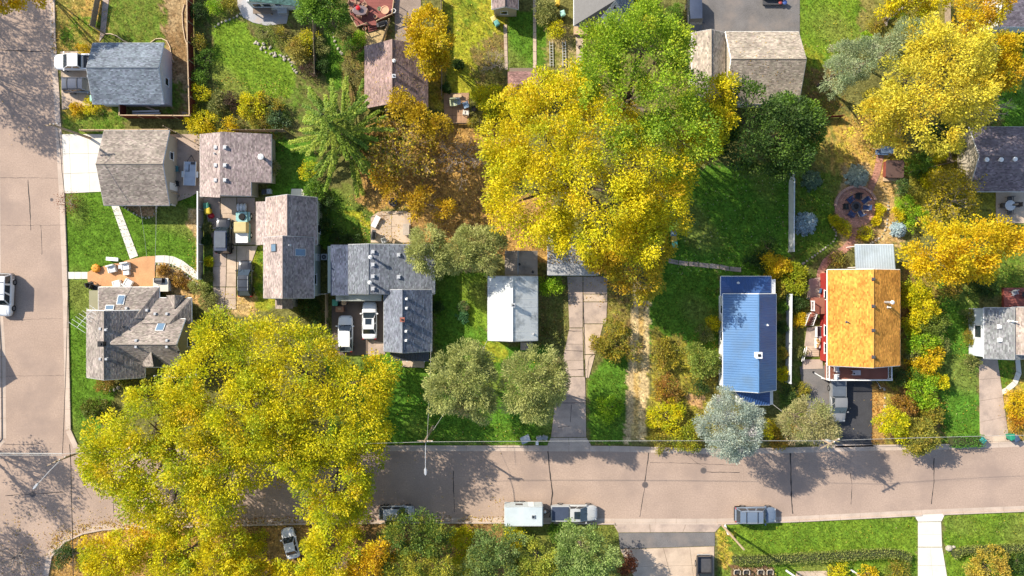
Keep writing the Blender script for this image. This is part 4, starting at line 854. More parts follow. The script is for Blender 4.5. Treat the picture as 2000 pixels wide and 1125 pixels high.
vehicle('charcoal estate car with silver roof rails alone lower on the shared drive', 478, 544, 90, 4.6, 1.85, 1.55, 'hatch', PB, 'car', rack='silver', roof=paint('charcoal', (.04, .045, .055)))
vehicle('plain white car with its tail under the big yellow tree', 674, 652, 90, 4.6, 1.88, 1.5, 'hatch', PW)
vehicle('white saloon with dark sunroof beside the slate roofed house', 721, 626, 90, 4.75, 1.86, 1.45, 'sedan', PW, sunroof=True)
vehicle('grey pickup truck on the fresh black asphalt below the red deck', 1637, 784, 270, 5.3, 1.9, 1.85, 'pickup', PG, 'pickup', cover=mat('grey_cover', (.10, .12, .15), .5, .1, 2))
vehicle('silver pickup truck with navy bed cover hitched to the white camper', 1122, 1002, 0, 5.8, 2.0, 1.9, 'pickup', PS, 'pickup', cover=NAVYC, sunroof=True)
vehicle('blue grey sport utility parked on the street beside the mown lawn', 1477, 1006, 0, 5.2, 2.0, 1.85, 'suv', PSB, 'suv', rack='silver', roof=PSB)
vehicle('silver hatchback half covered by bushes on the street', 774, 1003, 0, 4.5, 1.84, 1.5, 'hatch', PS)
vehicle('white car standing askew among fallen leaves beside the maples', 566, 1062, 104, 3.9, 1.68, 1.42, 'sedan', PW)
vehicle('black pickup truck with open bed on the tan concrete drive', 1376, 1130, 270, 5.7, 1.98, 1.9, 'pickup', PB, 'pickup')
vehicle('dark blue sport utility parked on the northern asphalt court', 1357, 32, 272, 4.7, 1.88, 1.7, 'suv', PB, 'suv', roof=NAVYC)
# vintage teal off-roader
p = G(474, 441, .9); t = thing('off_road_vehicle', 'vintage teal off-roader with tan canvas top and spare wheel on its bonnet', 'off-roader', (p.x, p.y, 0), math.pi / 2)
MB().loft([[(x, -y, .35), (x, y, .35), (x, y, z), (x, -y, z)] for x, y, z in ((-2.0, .78, 1.0), (-.3, .80, 1.0), (.3, .80, 1.05), (.5, .62, 1.08), (1.75, .55, 1.02), (1.8, .5, .8))]).build('body', PTEAL, t, recalc=True)
for sgn in (1, -1):
    MB().box((1.2, sgn * .74, .78), (1.1, .32, .08)).build('front_wing', PTEAL, t); MB().box((-1.2, sgn * .86, .85), (1.0, .16, .1)).build('rear_wing', PTEAL, t)
    for x in (1.25, -1.15):
        whl = MB().tube([(x, sgn * .68, .38), (x, sgn * .92, .38)], .38, 14).build('wheel', TYRE, t); MB().tube([(x, sgn * .85, .38), (x, sgn * .93, .38)], .2, 10).build('rim', WHITE, whl)
    MB().lathe((1.78, sgn * .36, .8), [(.11, -.1), (.12, 0), (.05, .1)], 10).build('headlight', LAMP_W, t)
MB().loft([[(x, -y, 1.0), (x, y, 1.0), (x, y * .92, z), (x, -y * .92, z)] for x, y, z in ((-.95, .80, 1.78), (-.8, .81, 1.88), (.3, .81, 1.9), (.42, .8, 1.75))]).build('canvas_top', CANVAS, t, recalc=True)
MB().add([(.44, -.72, 1.08), (.44, .72, 1.08), (.4, .7, 1.72), (.4, -.7, 1.72)], [(0, 1, 2, 3)]).build('windscreen', GLASS, t)
sw = MB().lathe((1.1, 0, 1.06), [(.2, 0), (.38, 0), (.42, .06), (.42, .14), (.36, .19), (.22, .19)], 18).build('spare_wheel', TYRE, t); MB().lathe((1.1, 0, 1.08), [(.22, 0), (.22, .1), (.06, .14)], 12).build('rim', PTEAL, sw)
MB().box((-1.55, 0, 1.12), (1.2, 1.5, .25)).build('cargo_box', WHITE, t)
p = G(472, 405, .3); t = thing('equipment_bundle', 'pale wrapped bundle lying in front of the teal off-roader', 'bundle', (p.x, p.y, 0))
for k, x in enumerate((-.42, 0, .42)): MB().loft([[(x + r * math.cos(a) * 1.0, y + r * math.sin(a) * 0, .28 + r * math.sin(a)) for a in np.linspace(0, 2 * math.pi, 9)[:-1]] for y, r in ((-.5, .06), (-.42, .2), (0, .25), (.4, .2), (.5, .06))]).build('sack', WHITE, t, smooth=True, recalc=True)
# camper trailer
p = G(1023, 1003, 1.4); t = thing('camper_trailer', 'white box camper trailer with roof hatch hitched behind the silver pickup', 'camper', (p.x, p.y, 0))
WCAMP = mat('camper_skin', (.50, .56, .58), .4, .05, 1, .03, dirt=(.42, .48, .50), dscale=.5)
MB().loft([[(x, -y, z0), (x, y, z0), (x, y, z1), (x, y * .93, z1 + .07), (x, -y * .93, z1 + .07), (x, -y, z1)] for x, y, z0, z1 in ((-2.42, 1.14, .75, 2.35), (-2.36, 1.2, .55, 2.55), (0, 1.2, .5, 2.6), (2.25, 1.2, .55, 2.55), (2.38, 1.15, .8, 2.3))]).build('body', WCAMP, t, recalc=True)
for sgn in (1, -1):
    for x in (-.9, -.15):
        whl = MB().tube([(x, sgn * .98, .34), (x, sgn * 1.2, .34)], .34, 14).build('wheel', TYRE, t); MB().tube([(x, sgn * 1.1, .34), (x, sgn * 1.21, .34)], .19, 10).build('rim', RIM, whl)
    MB().tube([(-2.3, sgn * 1.17, 2.63), (2.25, sgn * 1.17, 2.63)], .03, 4).build('roof_trim', LGREY, t)
MB().box((1.15, .0, 2.72), (.42, .42, .1)).build('roof_hatch', LGREY, t); MB().box((1.15, .0, 2.775), (.3, .3, .03)).build('hatch_pane', GLASS, t); MB().box((-.6, 1.21, 1.6), (.9, .04, .6)).build('window', GLASS, t); MB().box((.9, 1.21, 1.45), (.7, .04, 1.7)).build('door', WHITE, t)
MB().tube([(2.3, .6, .5), (3.35, 0, .5)], .05, 4).tube([(2.3, -.6, .5), (3.35, 0, .5)], .05, 4).build('drawbar', DGREY, t); MB().lathe((2.7, 0, .5), [(.16, 0), (.16, .35), (.1, .45)], 10).build('gas_bottle', WHITE, t)
# utility trailer
p = G(371, 339, .7); t = thing('utility_trailer', 'pale blue utility trailer parked between the tan garage and the brown bungalow', 'trailer', (p.x, p.y, 0), math.radians(88))
PBL = mat('pale_blue_panel', (.46, .52, .60), .6, .12, 1.5, .05)
MB().box((0, 0, .62), (3.0, 1.45, .1)).build('deck', PBL, t)
for i in range(3): MB().box((-1.0 + i, 0, .69), (.93, 1.36, .04)).build('deck_panel', PBL, t)
for sgn in (1, -1):
    MB().box((0, sgn * .74, .72), (3.0, .06, .16)).build('side_rail', WHITE, t); MB().box((-.1, sgn * .92, .7), (.75, .26, .05)).build('mudguard', WHITE, t); MB().tube([(-.1, sgn * .8, .3), (-.1, sgn * .98, .3)], .3, 12).build('wheel', TYRE, t)
MB().tube([(1.5, .5, .55), (2.4, 0, .5)], .04, 4).tube([(1.5, -.5, .55), (2.4, 0, .5)], .04, 4).build('drawbar', DGREY, t); MB().box((.7, .12, .74), (.9, .08, .06)).box((.3, .3, .74), (.06, .5, .06)).build('loading_ramp', DGREY, t); MB().tube([(2.2, 0, 0), (2.2, 0, .6)], .035, 6).build('jockey_post', DGREY, t); MB().box((1.3, -.35, .76), (.3, .5, .12)).build('tool_box', DGREY, t)

# ------------------------------------------------------------------ small things
def cmat(nm, col, rough=.6): return mat('c_' + nm, col, rough, .06, 2, .04)
def bin_(label, px, py, col, rz=0.0, s=1.0, tilt=0.0, group=None):
    p = G(px, py, 1.0); t = thing('wheeled_bin', label, 'bin', (p.x, p.y, 0), rz, group); m = cmat('bin_%d_%d_%d' % tuple(int(c * 100) for c in col), col)
    MB().loft([[(-a, -b, z), (a, -b, z), (a, b, z), (-a, b, z)] for a, b, z in ((.24 * s, .26 * s, .06), (.30 * s, .34 * s, .98 * s))]).build('bin_body', m, t, recalc=True)
    MB().loft([[(-a, -b, z), (a, -b, z), (a, b, z), (-a, b, z)] for a, b, z in ((.34 * s, .38 * s, .98 * s), (.34 * s, .38 * s, 1.03 * s), (.2 * s, .24 * s, 1.10 * s))]).build('lid', m, t, recalc=True)
    for sg in (1, -1): MB().tube([(sg * .2 * s, -.3 * s, .12), (sg * .28 * s, -.3 * s, .12)], .12, 10).build('wheel', TYRE, t)
    MB().tube([(-.24 * s, -.4 * s, .95 * s), (.24 * s, -.4 * s, .95 * s)], .025, 5).build('handle', m, t); return t
bin_('green wheeled bin at the head of the row by the white fence', 402, 402, (.06, .22, .15), .1); bin_('yellow lidded bin between the green and the red ones', 405, 412, (.60, .42, .03), .15)
p = G(411, 421, .6); t = thing('playground_ball', 'red round tub standing beside the yellow bin', 'tub', (p.x, p.y, 0)); t.name = 'round_tub'; MB().lathe((0, 0, 0), [(.24, 0), (.34, .2), (.36, .55), (.3, .6), (.28, .3), (.05, .2)], 16).build('tub_body', cmat('red', (.50, .02, .03)), t, smooth=True); MB().lathe((0, 0, .45), [(.28, 0), (.2, .1), (.03, .14)], 14).build('lid', cmat('red2', (.55, .05, .06)), t, smooth=True)
bin_('teal bin against the pale garage wall above the brown box', 654, 591, (.08, .30, .22)); bin_('beige bin next to the teal one by the garage wall', 671, 590, (.50, .34, .22), .1, .9)
p = G(664, 604, .5); t = thing('storage_box', 'brown wooden storage box on the dark asphalt drive', 'box', (p.x, p.y, 0)); MB().box((0, 0, .35), (.95, .65, .7)).build('box_body', cmat('brown', (.25, .12, .07)), t); MB().box((0, 0, .73), (1.0, .7, .06)).build('lid', cmat('brown2', (.33, .17, .10)), t); MB().box((0, .05, .79), (.35, .25, .08)).build('tray', TANWOOD, t)
bin_('slate blue bin first of three on the shaded lawn', 1316, 456, (.14, .20, .24)); bin_('yellow topped bin in the middle of three on the shaded lawn', 1317, 466.5, (.50, .34, .06)); bin_('turquoise bin last of three on the shaded lawn', 1318, 477, (.05, .30, .26))
bin_('turquoise bin at the kerb beside the clipped hedge', 1920, 860, (.04, .28, .28), .8); bin_('green bin at the kerb on the far side of the pink drive', 1978, 854, (.02, .22, .13), .3); bin_('navy bin touching the green one at the kerb', 1986, 857, (.05, .08, .14), .5)
bin_('small mint bin at the corner of the blue grey garage', 181, 192, (.25, .55, .40)); bin_('pale yellow bin beside the brown roofed house end', 964, 36, (.55, .45, .15), .5, .9); bin_('teal bin below the pale yellow one on the leafy lawn', 970, 44, (.12, .32, .28), .5, .9)
bin_('amber bin standing by the north path near the grey hip roof', 1089, 4, (.55, .36, .04), 0, .9); bin_('mint bin on the strip beside the grey hip roofed house', 1099, 25, (.35, .60, .50), .3, .9)
def chair(label, px, py, rz, col, group=None, s=1.0, frame=None, cushion=None, back=.75):
    p = G(px, py, .4); t = thing('garden_chair', label, 'chair', (p.x, p.y, 0), rz, group); m = cmat('chair_%d_%d_%d' % tuple(int(c * 100) for c in col), col); fm = frame or m
    MB().box((0, 0, .40 * s), (.56 * s, .56 * s, .07 * s)).build('seat', m, t); MB().box((0, .30 * s, (.40 + back / 2) * s), (.56 * s, .07 * s, back * s)).build('backrest', m, t)
    for x in (-.25, .25):
        for y in (-.25, .27): MB().box((x * s, y * s, .2 * s), (.05 * s, .05 * s, .4 * s)).build('leg', fm, t)
        MB().box((x * 1.2 * s, 0, .62 * s), (.09 * s, .6 * s, .05 * s)).build('armrest', fm, t)
    return t
def lounge(label, px, py, rz, col=(.70, .69, .66), cus=None, group=None, w=.95):
    p = G(px, py, .4); t = thing('lounge_chair', label, 'lounge chair', (p.x, p.y, 0), rz, group); m = cmat('lounge_%d' % int(col[0] * 100), col)
    MB().box((0, 0, .22), (w, .95, .32)).build('base', m, t); MB().box((0, -.05, .43), (w - .3, .75, .13)).build('seat_cushion', cmat('cushion_%d' % int((cus or col)[0] * 100), cus or col), t); MB().box((0, .42, .55), (w, .16, .6)).build('backrest', m, t)
    for sg in (1, -1): MB().box((sg * (w / 2 - .07), 0, .45), (.14, .9, .2)).build('armrest', m, t)
    return t
lounge('white cushioned lounge chair angled beside the orange pumpkin', 218, 525, .25); lounge('white cushioned lounge chair at the patio edge beside the path end', 245, 520, .12, w=1.0); lounge('white lounge chair turned aside nearest the corner house gutter', 228, 555, 3.4); lounge('white lounge chair paired with it at the eave of the corner house', 250, 553, 2.6)
p = G(235, 521, .4); t = thing('side_table', 'small grey side table between two white lounge chairs', 'table', (p.x, p.y, 0)); MB().box((0, 0, .42), (.5, .5, .05)).build('table_top', LGREY, t); MB().box((0, 0, .2), (.36, .36, .4)).build('table_base', LGREY, t)
p = G(247, 533, .3); t = thing('ottoman', 'low white ottoman in front of the lounge chair by the path', 'ottoman', (p.x, p.y, 0), .1); MB().box((0, 0, .18), (.75, .55, .3)).build('base', WHITE, t); MB().box((0, 0, .37), (.7, .5, .1)).build('cushion', cmat('cushion_w', (.7, .7, .67)), t)
p = G(188, 524, .2); t = thing('pumpkin', 'round orange pumpkin at the edge of the orange patio', 'pumpkin', (p.x, p.y, 0))
V = []
mb = MB(); prof = [(.12, .02), (.42, .1), (.55, .28), (.48, .45), (.2, .52), (.05, .47)]; secs = [[(r * (1 + .08 * math.cos(8 * a)) * math.cos(a), r * (1 + .08 * math.cos(8 * a)) * math.sin(a), z) for a in np.linspace(0, 2 * math.pi, 33)[:-1]] for r, z in prof]; mb.loft(secs).build('shell', cmat('pumpkin', (.62, .24, .02)), t, smooth=True, recalc=True); MB().tube([(0, 0, .45), (.05, .02, .62)], [.05, .03], 6).build('stalk', cmat('stalk', (.15, .13, .04)), t)
p = G(219, 506, .4); t = thing('garden_bench', 'backless white bench on the lawn above the orange patio', 'bench', (p.x, p.y, 0), -.08); MB().box((0, 0, .44), (1.5, .45, .07)).build('seat', WHITE, t); [MB().box((x, 0, .21), (.09, .4, .42)).build('leg', WHITE, t) for x in (-.6, .6)]
chair('black wire chair on the west end of the orange patio', 179, 556, 1.9, (.03, .03, .03), s=1.1); chair('second black wire chair tucked against the corner house', 187, 562, 1.2, (.03, .03, .03), s=1.1)
p = G(313, 553, 1.0); t = thing('outdoor_kitchen', 'white outdoor counter with a black barbecue at the patio end', 'outdoor kitchen', (p.x, p.y, 0)); MB().box((0, -.2, .42), (1.8, 1.6, .84)).build('cabinet', WHITE, t); MB().box((0, -.2, .87), (1.9, 1.7, .06)).build('worktop', CONC_W, t); gb = MB().box((-.1, .35, 1.0), (1.3, .6, .25)).build('barbecue', BLACK, t); MB().loft([[(x, .05, 1.12), (x, .65, 1.12), (x, .6, 1.3), (x, .35, 1.38), (x, .1, 1.3)] for x in (-.5, .35)]).build('barbecue_lid', DGREY, t, recalc=True); MB().tube([(-.4, .03, 1.2), (.25, .03, 1.2)], .025, 6).build('handle', LGREY, t)
# fire circle
FR = mat('pale_wood_frame', (.42, .33, .25), .85); BLC = (.045, .075, .17)
for k, (x, y, lab) in enumerate(((1660, 391, 'blue garden chair without visible frame in the ring round the fire table'), (1675, 384, 'dark chair with pale seat in the ring beneath the silver spruce'), (1688, 392, 'blue chair with pale wooden frame in the ring on the path side'), (1690, 406, 'blue chair with a pale cushion casting a shadow on the brick circle'), (1679, 417, 'blue chair with pale wooden frame in the ring on the stair side'), (1662, 418, 'dark blue tub chair in the ring by the yellow border'), (1652, 404, 'empty dark metal chair in the ring by the lawn'))):
    a = math.atan2(-(y - 404), x - 1672) - math.pi / 2; chair(lab, x, y, a, BLC if k not in (1, 6) else (.03, .035, .04), 'chairs round the fire table', 1.15, FR if k in (2, 3, 4) else None)
p = G(1672, 403, .4); t = thing('fire_table', 'round dark fire table in the middle of the brick circle', 'fire table', (p.x, p.y, 0)); MB().lathe((0, 0, 0), [(.45, 0), (.45, .3), (.62, .36), (.64, .44), (.36, .45), (.34, .38), (.05, .38)], 24).build('bowl', DGREY, t); MB().lathe((0, 0, .39), [(.33, 0), (.2, .05), (.05, .06)], 14).build('lava_stones', BLACK, t)
t = thing('ring_wall', 'low curved brick seat wall round the north side of the brick circle', 'wall', tuple(G(1670, 405)))
for k in range(14):
    a0, a1 = math.radians(20 + k * 11.2), math.radians(20 + k * 11.2 + 10.8); R0, R1 = 38 * S, 42.5 * S; MB().prism([(r * math.cos(a), r * math.sin(a)) for r, a in ((R0, a0), (R1, a0), (R1, a1), (R0, a1))], 0, .42 + random.uniform(-.01, .01)).build('cap_stone', mat('pinkish_cap', (.44, .27, .21), .9, .15, 2), t)
p = G(1748, 330, .9); t = thing('hot_tub', 'square hot tub under a brown cover strewn with leaves', 'hot tub', (p.x, p.y, 0), -.03)
def rbox(a, b, r=.18, n=4):
    P = []
    for cx, cy, s0 in ((a - r, b - r, 0), (-a + r, b - r, 90), (-a + r, -b + r, 180), (a - r, -b + r, 270)):
        for k in range(n + 1): an = math.radians(s0 + 90 * k / n); P.append((cx + r * math.cos(an), cy + r * math.sin(an)))
    return P
MB().prism(rbox(1.05, 1.05), 0, .85).build('cabinet', REDWOOD, t); MB().prism(rbox(1.12, 1.1, .2), .85, .95).build('cover', mat('brown_vinyl', (.10, .06, .05), .6, .15, 1), t)
for k in (-.7, 0.0, .7): MB().box((k, -1.2, .12), (.68, .5, .24)).build('step', TANWOOD, t)
p = G(1725, 297, .8); t = thing('swing_seat', 'blue cushioned swing seat with pale frame above the brick path', 'swing seat', (p.x, p.y, 0), -.05)
MB().box((0, 0, .5), (1.6, .6, .12)).build('seat', cmat('blue_cushion', (.10, .16, .26)), t); MB().box((0, .3, .85), (1.6, .1, .6)).build('backrest', cmat('blue_cushion', (.10, .16, .26)), t); MB().box((0, .1, 1.9), (1.7, .9, .05)).build('canopy', cmat('blue_grey_canopy', (.13, .18, .26)), t)
for sg in (1, -1): MB().tube([(sg * .95, -.55, 0), (sg * .95, 0, 1.9), (sg * .95, .6, 0)], .04, 6).build('frame', FR, t)
p = G(1974, 401, .8); t = thing('patio_table', 'round glass patio table with folded parasol on the north east patio', 'table', (p.x, p.y, 0)); MB().lathe((0, 0, .7), [(.62, 0), (.66, .03), (.62, .06), (.02, .06)], 24).build('table_top', mat('frosted_glass', (.55, .57, .57), .2, .05, 1), t); MB().tube([(0, 0, 0), (0, 0, 2.2)], .03, 6).build('parasol_pole', LGREY, t); MB().lathe((0, 0, 1.2), [(.1, 0), (.16, .3), (.08, .9), (.02, 1.05)], 10).build('folded_parasol', DGREY, t); [MB().tube([(.45 * math.cos(a), .45 * math.sin(a), 0), (.4 * math.cos(a), .4 * math.sin(a), .7)], .025, 5).build('leg', DGREY, t) for a in (.8, 2.4, 3.9, 5.5)]
for x, y, r, lab in ((1958, 402, 1.57, 'dark patio chair on the garage lawn side of the round glass table'), (1972, 389, 0, 'dark patio chair between the round glass table and the purple roof'), (1985, 400, -1.57, 'dark patio chair beside the parasol of the round glass table'), (1972, 414, 3.14, 'dark patio chair between the round glass table and the orange tree')): chair(lab, x, y, r, (.10, .09, .085), 'chairs round the glass patio table', 1.0)
# patio behind the slate house
p = G(733, 434, .5); t = thing('sun_lounger', 'white folding lounger on the pink tan patio corner', 'lounger', (p.x, p.y, 0), math.radians(-28)); MB().box((0, -.15, .35), (.65, 1.0, .07)).build('seat', WHITE, t); MB().box((0, .55, .5), (.65, .6, .07), 0).build('backrest', WHITE, t); [MB().box((x, y, .17), (.05, .05, .34)).build('leg', LGREY, t) for x in (-.28, .28) for y in (-.55, .6)]
def grill(label, px, py, rz=0, col=BLACK, w=1.0):
    p = G(px, py, .9); t = thing('barbecue_grill', label, 'grill', (p.x, p.y, 0), rz); MB().box((0, 0, .45), (w * .8, .5, .7)).build('cabinet', DGREY, t); MB().box((0, 0, .84), (w * 1.3, .5, .06)).build('side_shelf', DGREY, t); MB().loft([[(x, -.28, .86), (x, .28, .86), (x, .25, 1.1), (x, .05, 1.22), (x, -.2, 1.12)] for x in (-w * .4, w * .4)]).build('lid', col, t, recalc=True); MB().tube([(-w * .3, -.33, 1.0), (w * .3, -.33, 1.0)], .02, 6).build('handle', LGREY, t)
grill('black gas grill at the corner of the pink tan patio', 729, 459, 1.4); grill('large black covered grill by the red deck steps', 746, 46, .3, BLACK, 1.1)
p = G(793, 448, .45); t = thing('patio_bench', 'pale slatted daybed on the pink tan patio edge', 'bench', (p.x, p.y, 0)); [MB().box((-.32 + .16 * k, 0, .42), (.14, 1.45, .06)).build('slat', mat('grey_wood', (.42, .36, .30), .85), t) for k in range(5)]; [MB().box((x, y, .2), (.07, .07, .4)).build('leg', MATS['grey_wood'], t) for x in (-.3, .3) for y in (-.6, .6)]
chair('white and dark metal chair against the slate roof edge', 750, 470, .3, (.4, .4, .4), s=.9); chair('tan folding chair at the slate roof edge of the patio', 767, 470, -.4, (.34, .25, .16), s=1.0)
p = G(768, 395, .2); t = thing('fire_ring', 'dark metal fire ring under the thin yellow tree', 'fire ring', (p.x, p.y, 0)); MB().lathe((0, 0, 0), [(.5, 0), (.55, .3), (.5, .32), (.45, .1), (.05, .08)], 18).build('ring', DGREY, t); [MB().tube([(-.3 + .2 * k, -.2, .2), (.1 + .1 * k, .25, .24)], .05, 6).build('log', BARK, t) for k in range(3)]
# wood box furniture on brick patio north
chair('pale green garden chair on the small brick patio', 886, 202, .1, (.42, .46, .30), s=1.3); chair('pale blue garden chair next to the pale green one', 894, 200, .1, (.40, .47, .52), s=1.1); chair('blue cushioned chair on the east side of the small brick patio', 910, 206, -1.2, (.25, .36, .48), s=1.1); chair('white garden chair on the south side of the small brick patio', 910, 221, 3.0, (.60, .56, .50), s=1.1)
p = G(893, 187, .4); t = thing('garden_bench', 'pinkish wooden bench along the top of the small brick patio', 'bench', (p.x, p.y, 0)); MB().box((0, 0, .43), (1.1, .4, .06)).build('seat', TANWOOD, t); [MB().box((x, 0, .2), (.08, .36, .4)).build('leg', TANWOOD, t) for x in (-.45, .45)]
p = G(926, 213, .3); t = thing('planter_tub', 'dark round planter tub beside the small brick patio', 'planter', (p.x, p.y, 0)); MB().lathe((0, 0, 0), [(.22, 0), (.32, .42), (.34, .45), (.28, .45), (.26, .36), (.02, .34)], 16).build('pot', BLACK, t); MB().lathe((0, 0, .35), [(.26, 0), (.1, .03)], 12).build('soil', BARK, t)
# red deck
t = thing('timber_deck', 'red brown raised timber deck with steps and plank bench rail', 'deck', tuple(G(728, 20)))
dp = [(676, -40), (772, -40), (766, 27), (735, 41), (735, 48), (718, 50), (716, 45), (697, 52), (684, 30)]
o0 = origin(t); W2 = [tuple(G(*p, .6).to_2d()) for p in dp]; dkk = MB().prism(W2, .1, .55).build('deck_base', REDWOOD, t, world=True)
RB = mat('red_deck_board', (.26, .085, .07), .75, .15, 1, .12, 18); ys = np.linspace(min(p[1] for p in W2), max(p[1] for p in W2), 34)
for y0, y1 in zip(ys, ys[1:]):
    m_ = (y0 + y1) / 2; xs = [a[0] + (b[0] - a[0]) * (m_ - a[1]) / (b[1] - a[1]) for a, b in zip(W2, W2[1:] + W2[:1]) if (a[1] <= m_ < b[1]) or (b[1] <= m_ < a[1])]
    if len(xs) >= 2: xs.sort(); MB().box(((xs[0] + xs[-1]) / 2, m_, .575), (xs[-1] - xs[0], (y1 - y0) - .025, .04)).build('deck_board', RB, t, world=True)
for k in range(3): c = G(727, 50 + k * 3.4, .4); MB().box((c.x, c.y, .42 - .14 * k), (1.15, .26, .06), .25).build('step', RB, t, world=True)
for a, b in (((684, 30), (697, 52)), ((697, 52), (716, 45)), ((735, 41), (766, 27)), ((766, 27), (769, 0))): p, q = G(*a, 1.3), G(*b, 1.3); MB().tube([p, q], .07, 4).tube([p, p - Vector((0, 0, .8))], .06, 4).tube([q, q - Vector((0, 0, .8))], .06, 4).build('bench_rail', TANWOOD, t, world=True)
p = G(704, 21, 1.2); t = thing('patio_table', 'oval glass table with red centrepiece on the red deck', 'table', (p.x, p.y, .6)); MB().lathe((0, 0, .68), [(.95, 0), (.98, .03), (.9, .05), (.02, .05)], 24, sy=.62).build('table_top', mat('smoked_glass', (.20, .15, .15), .15, .1, 1, spec=.6), t); [MB().tube([(x, y, 0), (x, y, .68)], .03, 5).build('leg', DGREY, t) for x in (-.6, .6) for y in (-.35, .35)]
p = G(700, 17, 1.35); t = thing('centrepiece', 'red flower centrepiece on the oval deck table', 'flowers', (p.x, p.y, 1.33)); MB().lathe((0, 0, 0), [(.12, 0), (.16, .16), (.12, .18)], 10).build('vase', WHITE, t); MB().lathe((0, 0, .15), [(.1, 0), (.3, .08), (.28, .22), (.1, .3)], 9).build('blooms', cmat('red3', (.5, .01, .02)), t)
for x, y, r, lab in ((689, 12, 1.2, 'cane backed chair at the spruce end of the deck table'), (700, 7, 0, 'cane backed chair at the house side of the deck table'), (714, 14, -.9, 'cane backed chair on the grill side of the deck table'), (716, 27, -1.9, 'cane backed chair at the far corner of the deck table'), (704, 34, 3.1, 'cane backed chair facing the house across the deck table'), (690, 24, 2.2, 'cane backed chair by the deck bench rail')):
    c = chair(lab, x, y, r, (.36, .22, .15), 'chairs round the deck table', .95); c.location.z = .6
p = G(752, 20, 1.0); t = thing('round_grill_table', 'peach coloured round kettle table on the red deck', 'table', (p.x, p.y, .6)); MB().lathe((0, 0, 0), [(.3, 0), (.35, .4), (.52, .48), (.54, .55), (.45, .56), (.4, .5), (.02, .5)], 22).build('bowl', cmat('peach', (.60, .33, .20)), t)
p = G(741, 17, .9); t = thing('plant_pot', 'pale green pot beside the peach round table', 'pot', (p.x, p.y, .6)); MB().lathe((0, 0, 0), [(.18, 0), (.26, .35), (.24, .37), (.2, .3), (.02, .28)], 14).build('pot', cmat('palegreen', (.32, .42, .26)), t); MB().lathe((0, 0, .28), [(.2, 0), (.12, .08), (.02, .1)], 9).build('soil', cmat('soil', (.12, .14, .06)), t)
for x, y, lab in ((712, 56, 'terracotta pot at the foot of the deck steps'), (735, 36, 'tan pot on the deck corner by the black grill')): 
    p = G(x, y, .3); t = thing('plant_pot', lab, 'pot', (p.x, p.y, 0 if y > 50 else .6)); MB().lathe((0, 0, 0), [(.16, 0), (.24, .34), (.26, .38), (.2, .38), (.19, .3), (.02, .28)], 14).build('pot', cmat('terracotta', (.42, .22, .13)), t); MB().lathe((0, 0, .28), [(.18, 0), (.1, .04)], 9).build('soil', BARK, t)
p = G(769, 22, .5); t = thing('garden_ornament', 'white coiled hose reel hanging off the deck corner', 'hose reel', (p.x, p.y, 0)); t.name = 'hose_reel'; mb = MB(); mb.tube([(.28 * math.cos(a), .28 * math.sin(a), .5 + .02 * a) for a in np.linspace(0, 12.5, 30)], .04, 5).build('hose', WHITE, t); MB().tube([(0, 0, 0), (0, 0, .6)], .05, 6).build('stand', DGREY, t)
# red house deck furniture
for x, y, lab in ((1625, 719, 'striped white chair against the house on the red deck above the pickup'), (1625, 733, 'striped white chair by the railing on the red deck above the pickup')): c = chair(lab, x, y, 1.57, (.62, .62, .62), 'striped deck chairs', 1.0); c.location.z = 1.33
p = G(1673, 728, 1.8); t = thing('deck_table', 'square grey glass table on the front deck of the red house', 'table', (p.x, p.y, 1.33)); MB().box((0, 0, .5), (1.0, .62, .04)).build('table_top', mat('grey_glass', (.45, .42, .42), .2), t); [MB().box((x, y, .24), (.05, .05, .48)).build('leg', WHITE, t) for x in (-.45, .45) for y in (-.26, .26)]; MB().lathe((-.35, -.1, .52), [(.08, 0), (.1, .1), (.06, .14)], 10).build('ashtray', BLACK, t)
p = G(1598, 648, .4); t = thing('wicker_sofa', 'white framed wicker seat beside the side stairs of the red house', 'seat', (p.x, p.y, 0), 1.57); MB().box((0, 0, .35), (1.3, .7, .12)).build('seat', DGREY, t); MB().box((0, .35, .65), (1.3, .08, .5)).build('backrest', WHITE, t); [MB().box((x, 0, .45), (.08, .75, .3)).build('armrest', WHITE, t) for x in (-.66, .66)]
p = G(1597, 670, .4); t = thing('planter_box', 'white trough planter full of dry flowers by the lower steps', 'planter', (p.x, p.y, 0), 1.57); MB().box((0, 0, .3), (1.25, .5, .6)).build('trough', WHITE, t); mb = MB(); [mb.lathe((random.uniform(-.5, .5), random.uniform(-.18, .18), .55), [(.1, 0), (.14, .12), (.04, .2)], 6) for _ in range(16)]; mb.build('flowers', cmat('dry_flower', (.38, .24, .10)), t)
p = G(1605, 569, .4); t = thing('garden_chair', 'small blue chair on the slab beside the red wall', 'chair', (p.x, p.y, 0), 1.3); MB().box((0, 0, .42), (.6, .6, .08)).build('seat', cmat('blue', (.05, .10, .2)), t); MB().box((0, .3, .7), (.6, .08, .5)).build('backrest', cmat('blue', (.05, .10, .2)), t); [MB().box((x, y, .2), (.05, .05, .4)).build('leg', DGREY, t) for x in (-.25, .25) for y in (-.25, .25)]
p = G(1600, 733, .5); t = thing('leaning_downspout', 'white bent drain spout with dark end beside the deck corner', 'drain spout', (p.x, p.y, 0), -.4); MB().tube([(-.6, .1, .12), (0, 0, .15), (.6, -.1, .3)], .07, 6).build('spout', WHITE, t); MB().lathe((-.65, .1, 0), [(.14, 0), (.14, .18), (.05, .2)], 10).build('splash_pot', BLACK, t)
p = G(1716, 752, .4); t = thing('bicycle', 'child size white and blue bicycle leaning below the red deck', 'bicycle', (p.x, p.y, 0), -1.2)
for x in (-.42, .42): MB().tube([(x + .26 * math.cos(a), .0, .27 + .26 * math.sin(a)) for a in np.linspace(0, 6.283, 17)], .03, 5).build('wheel', TYRE, t)
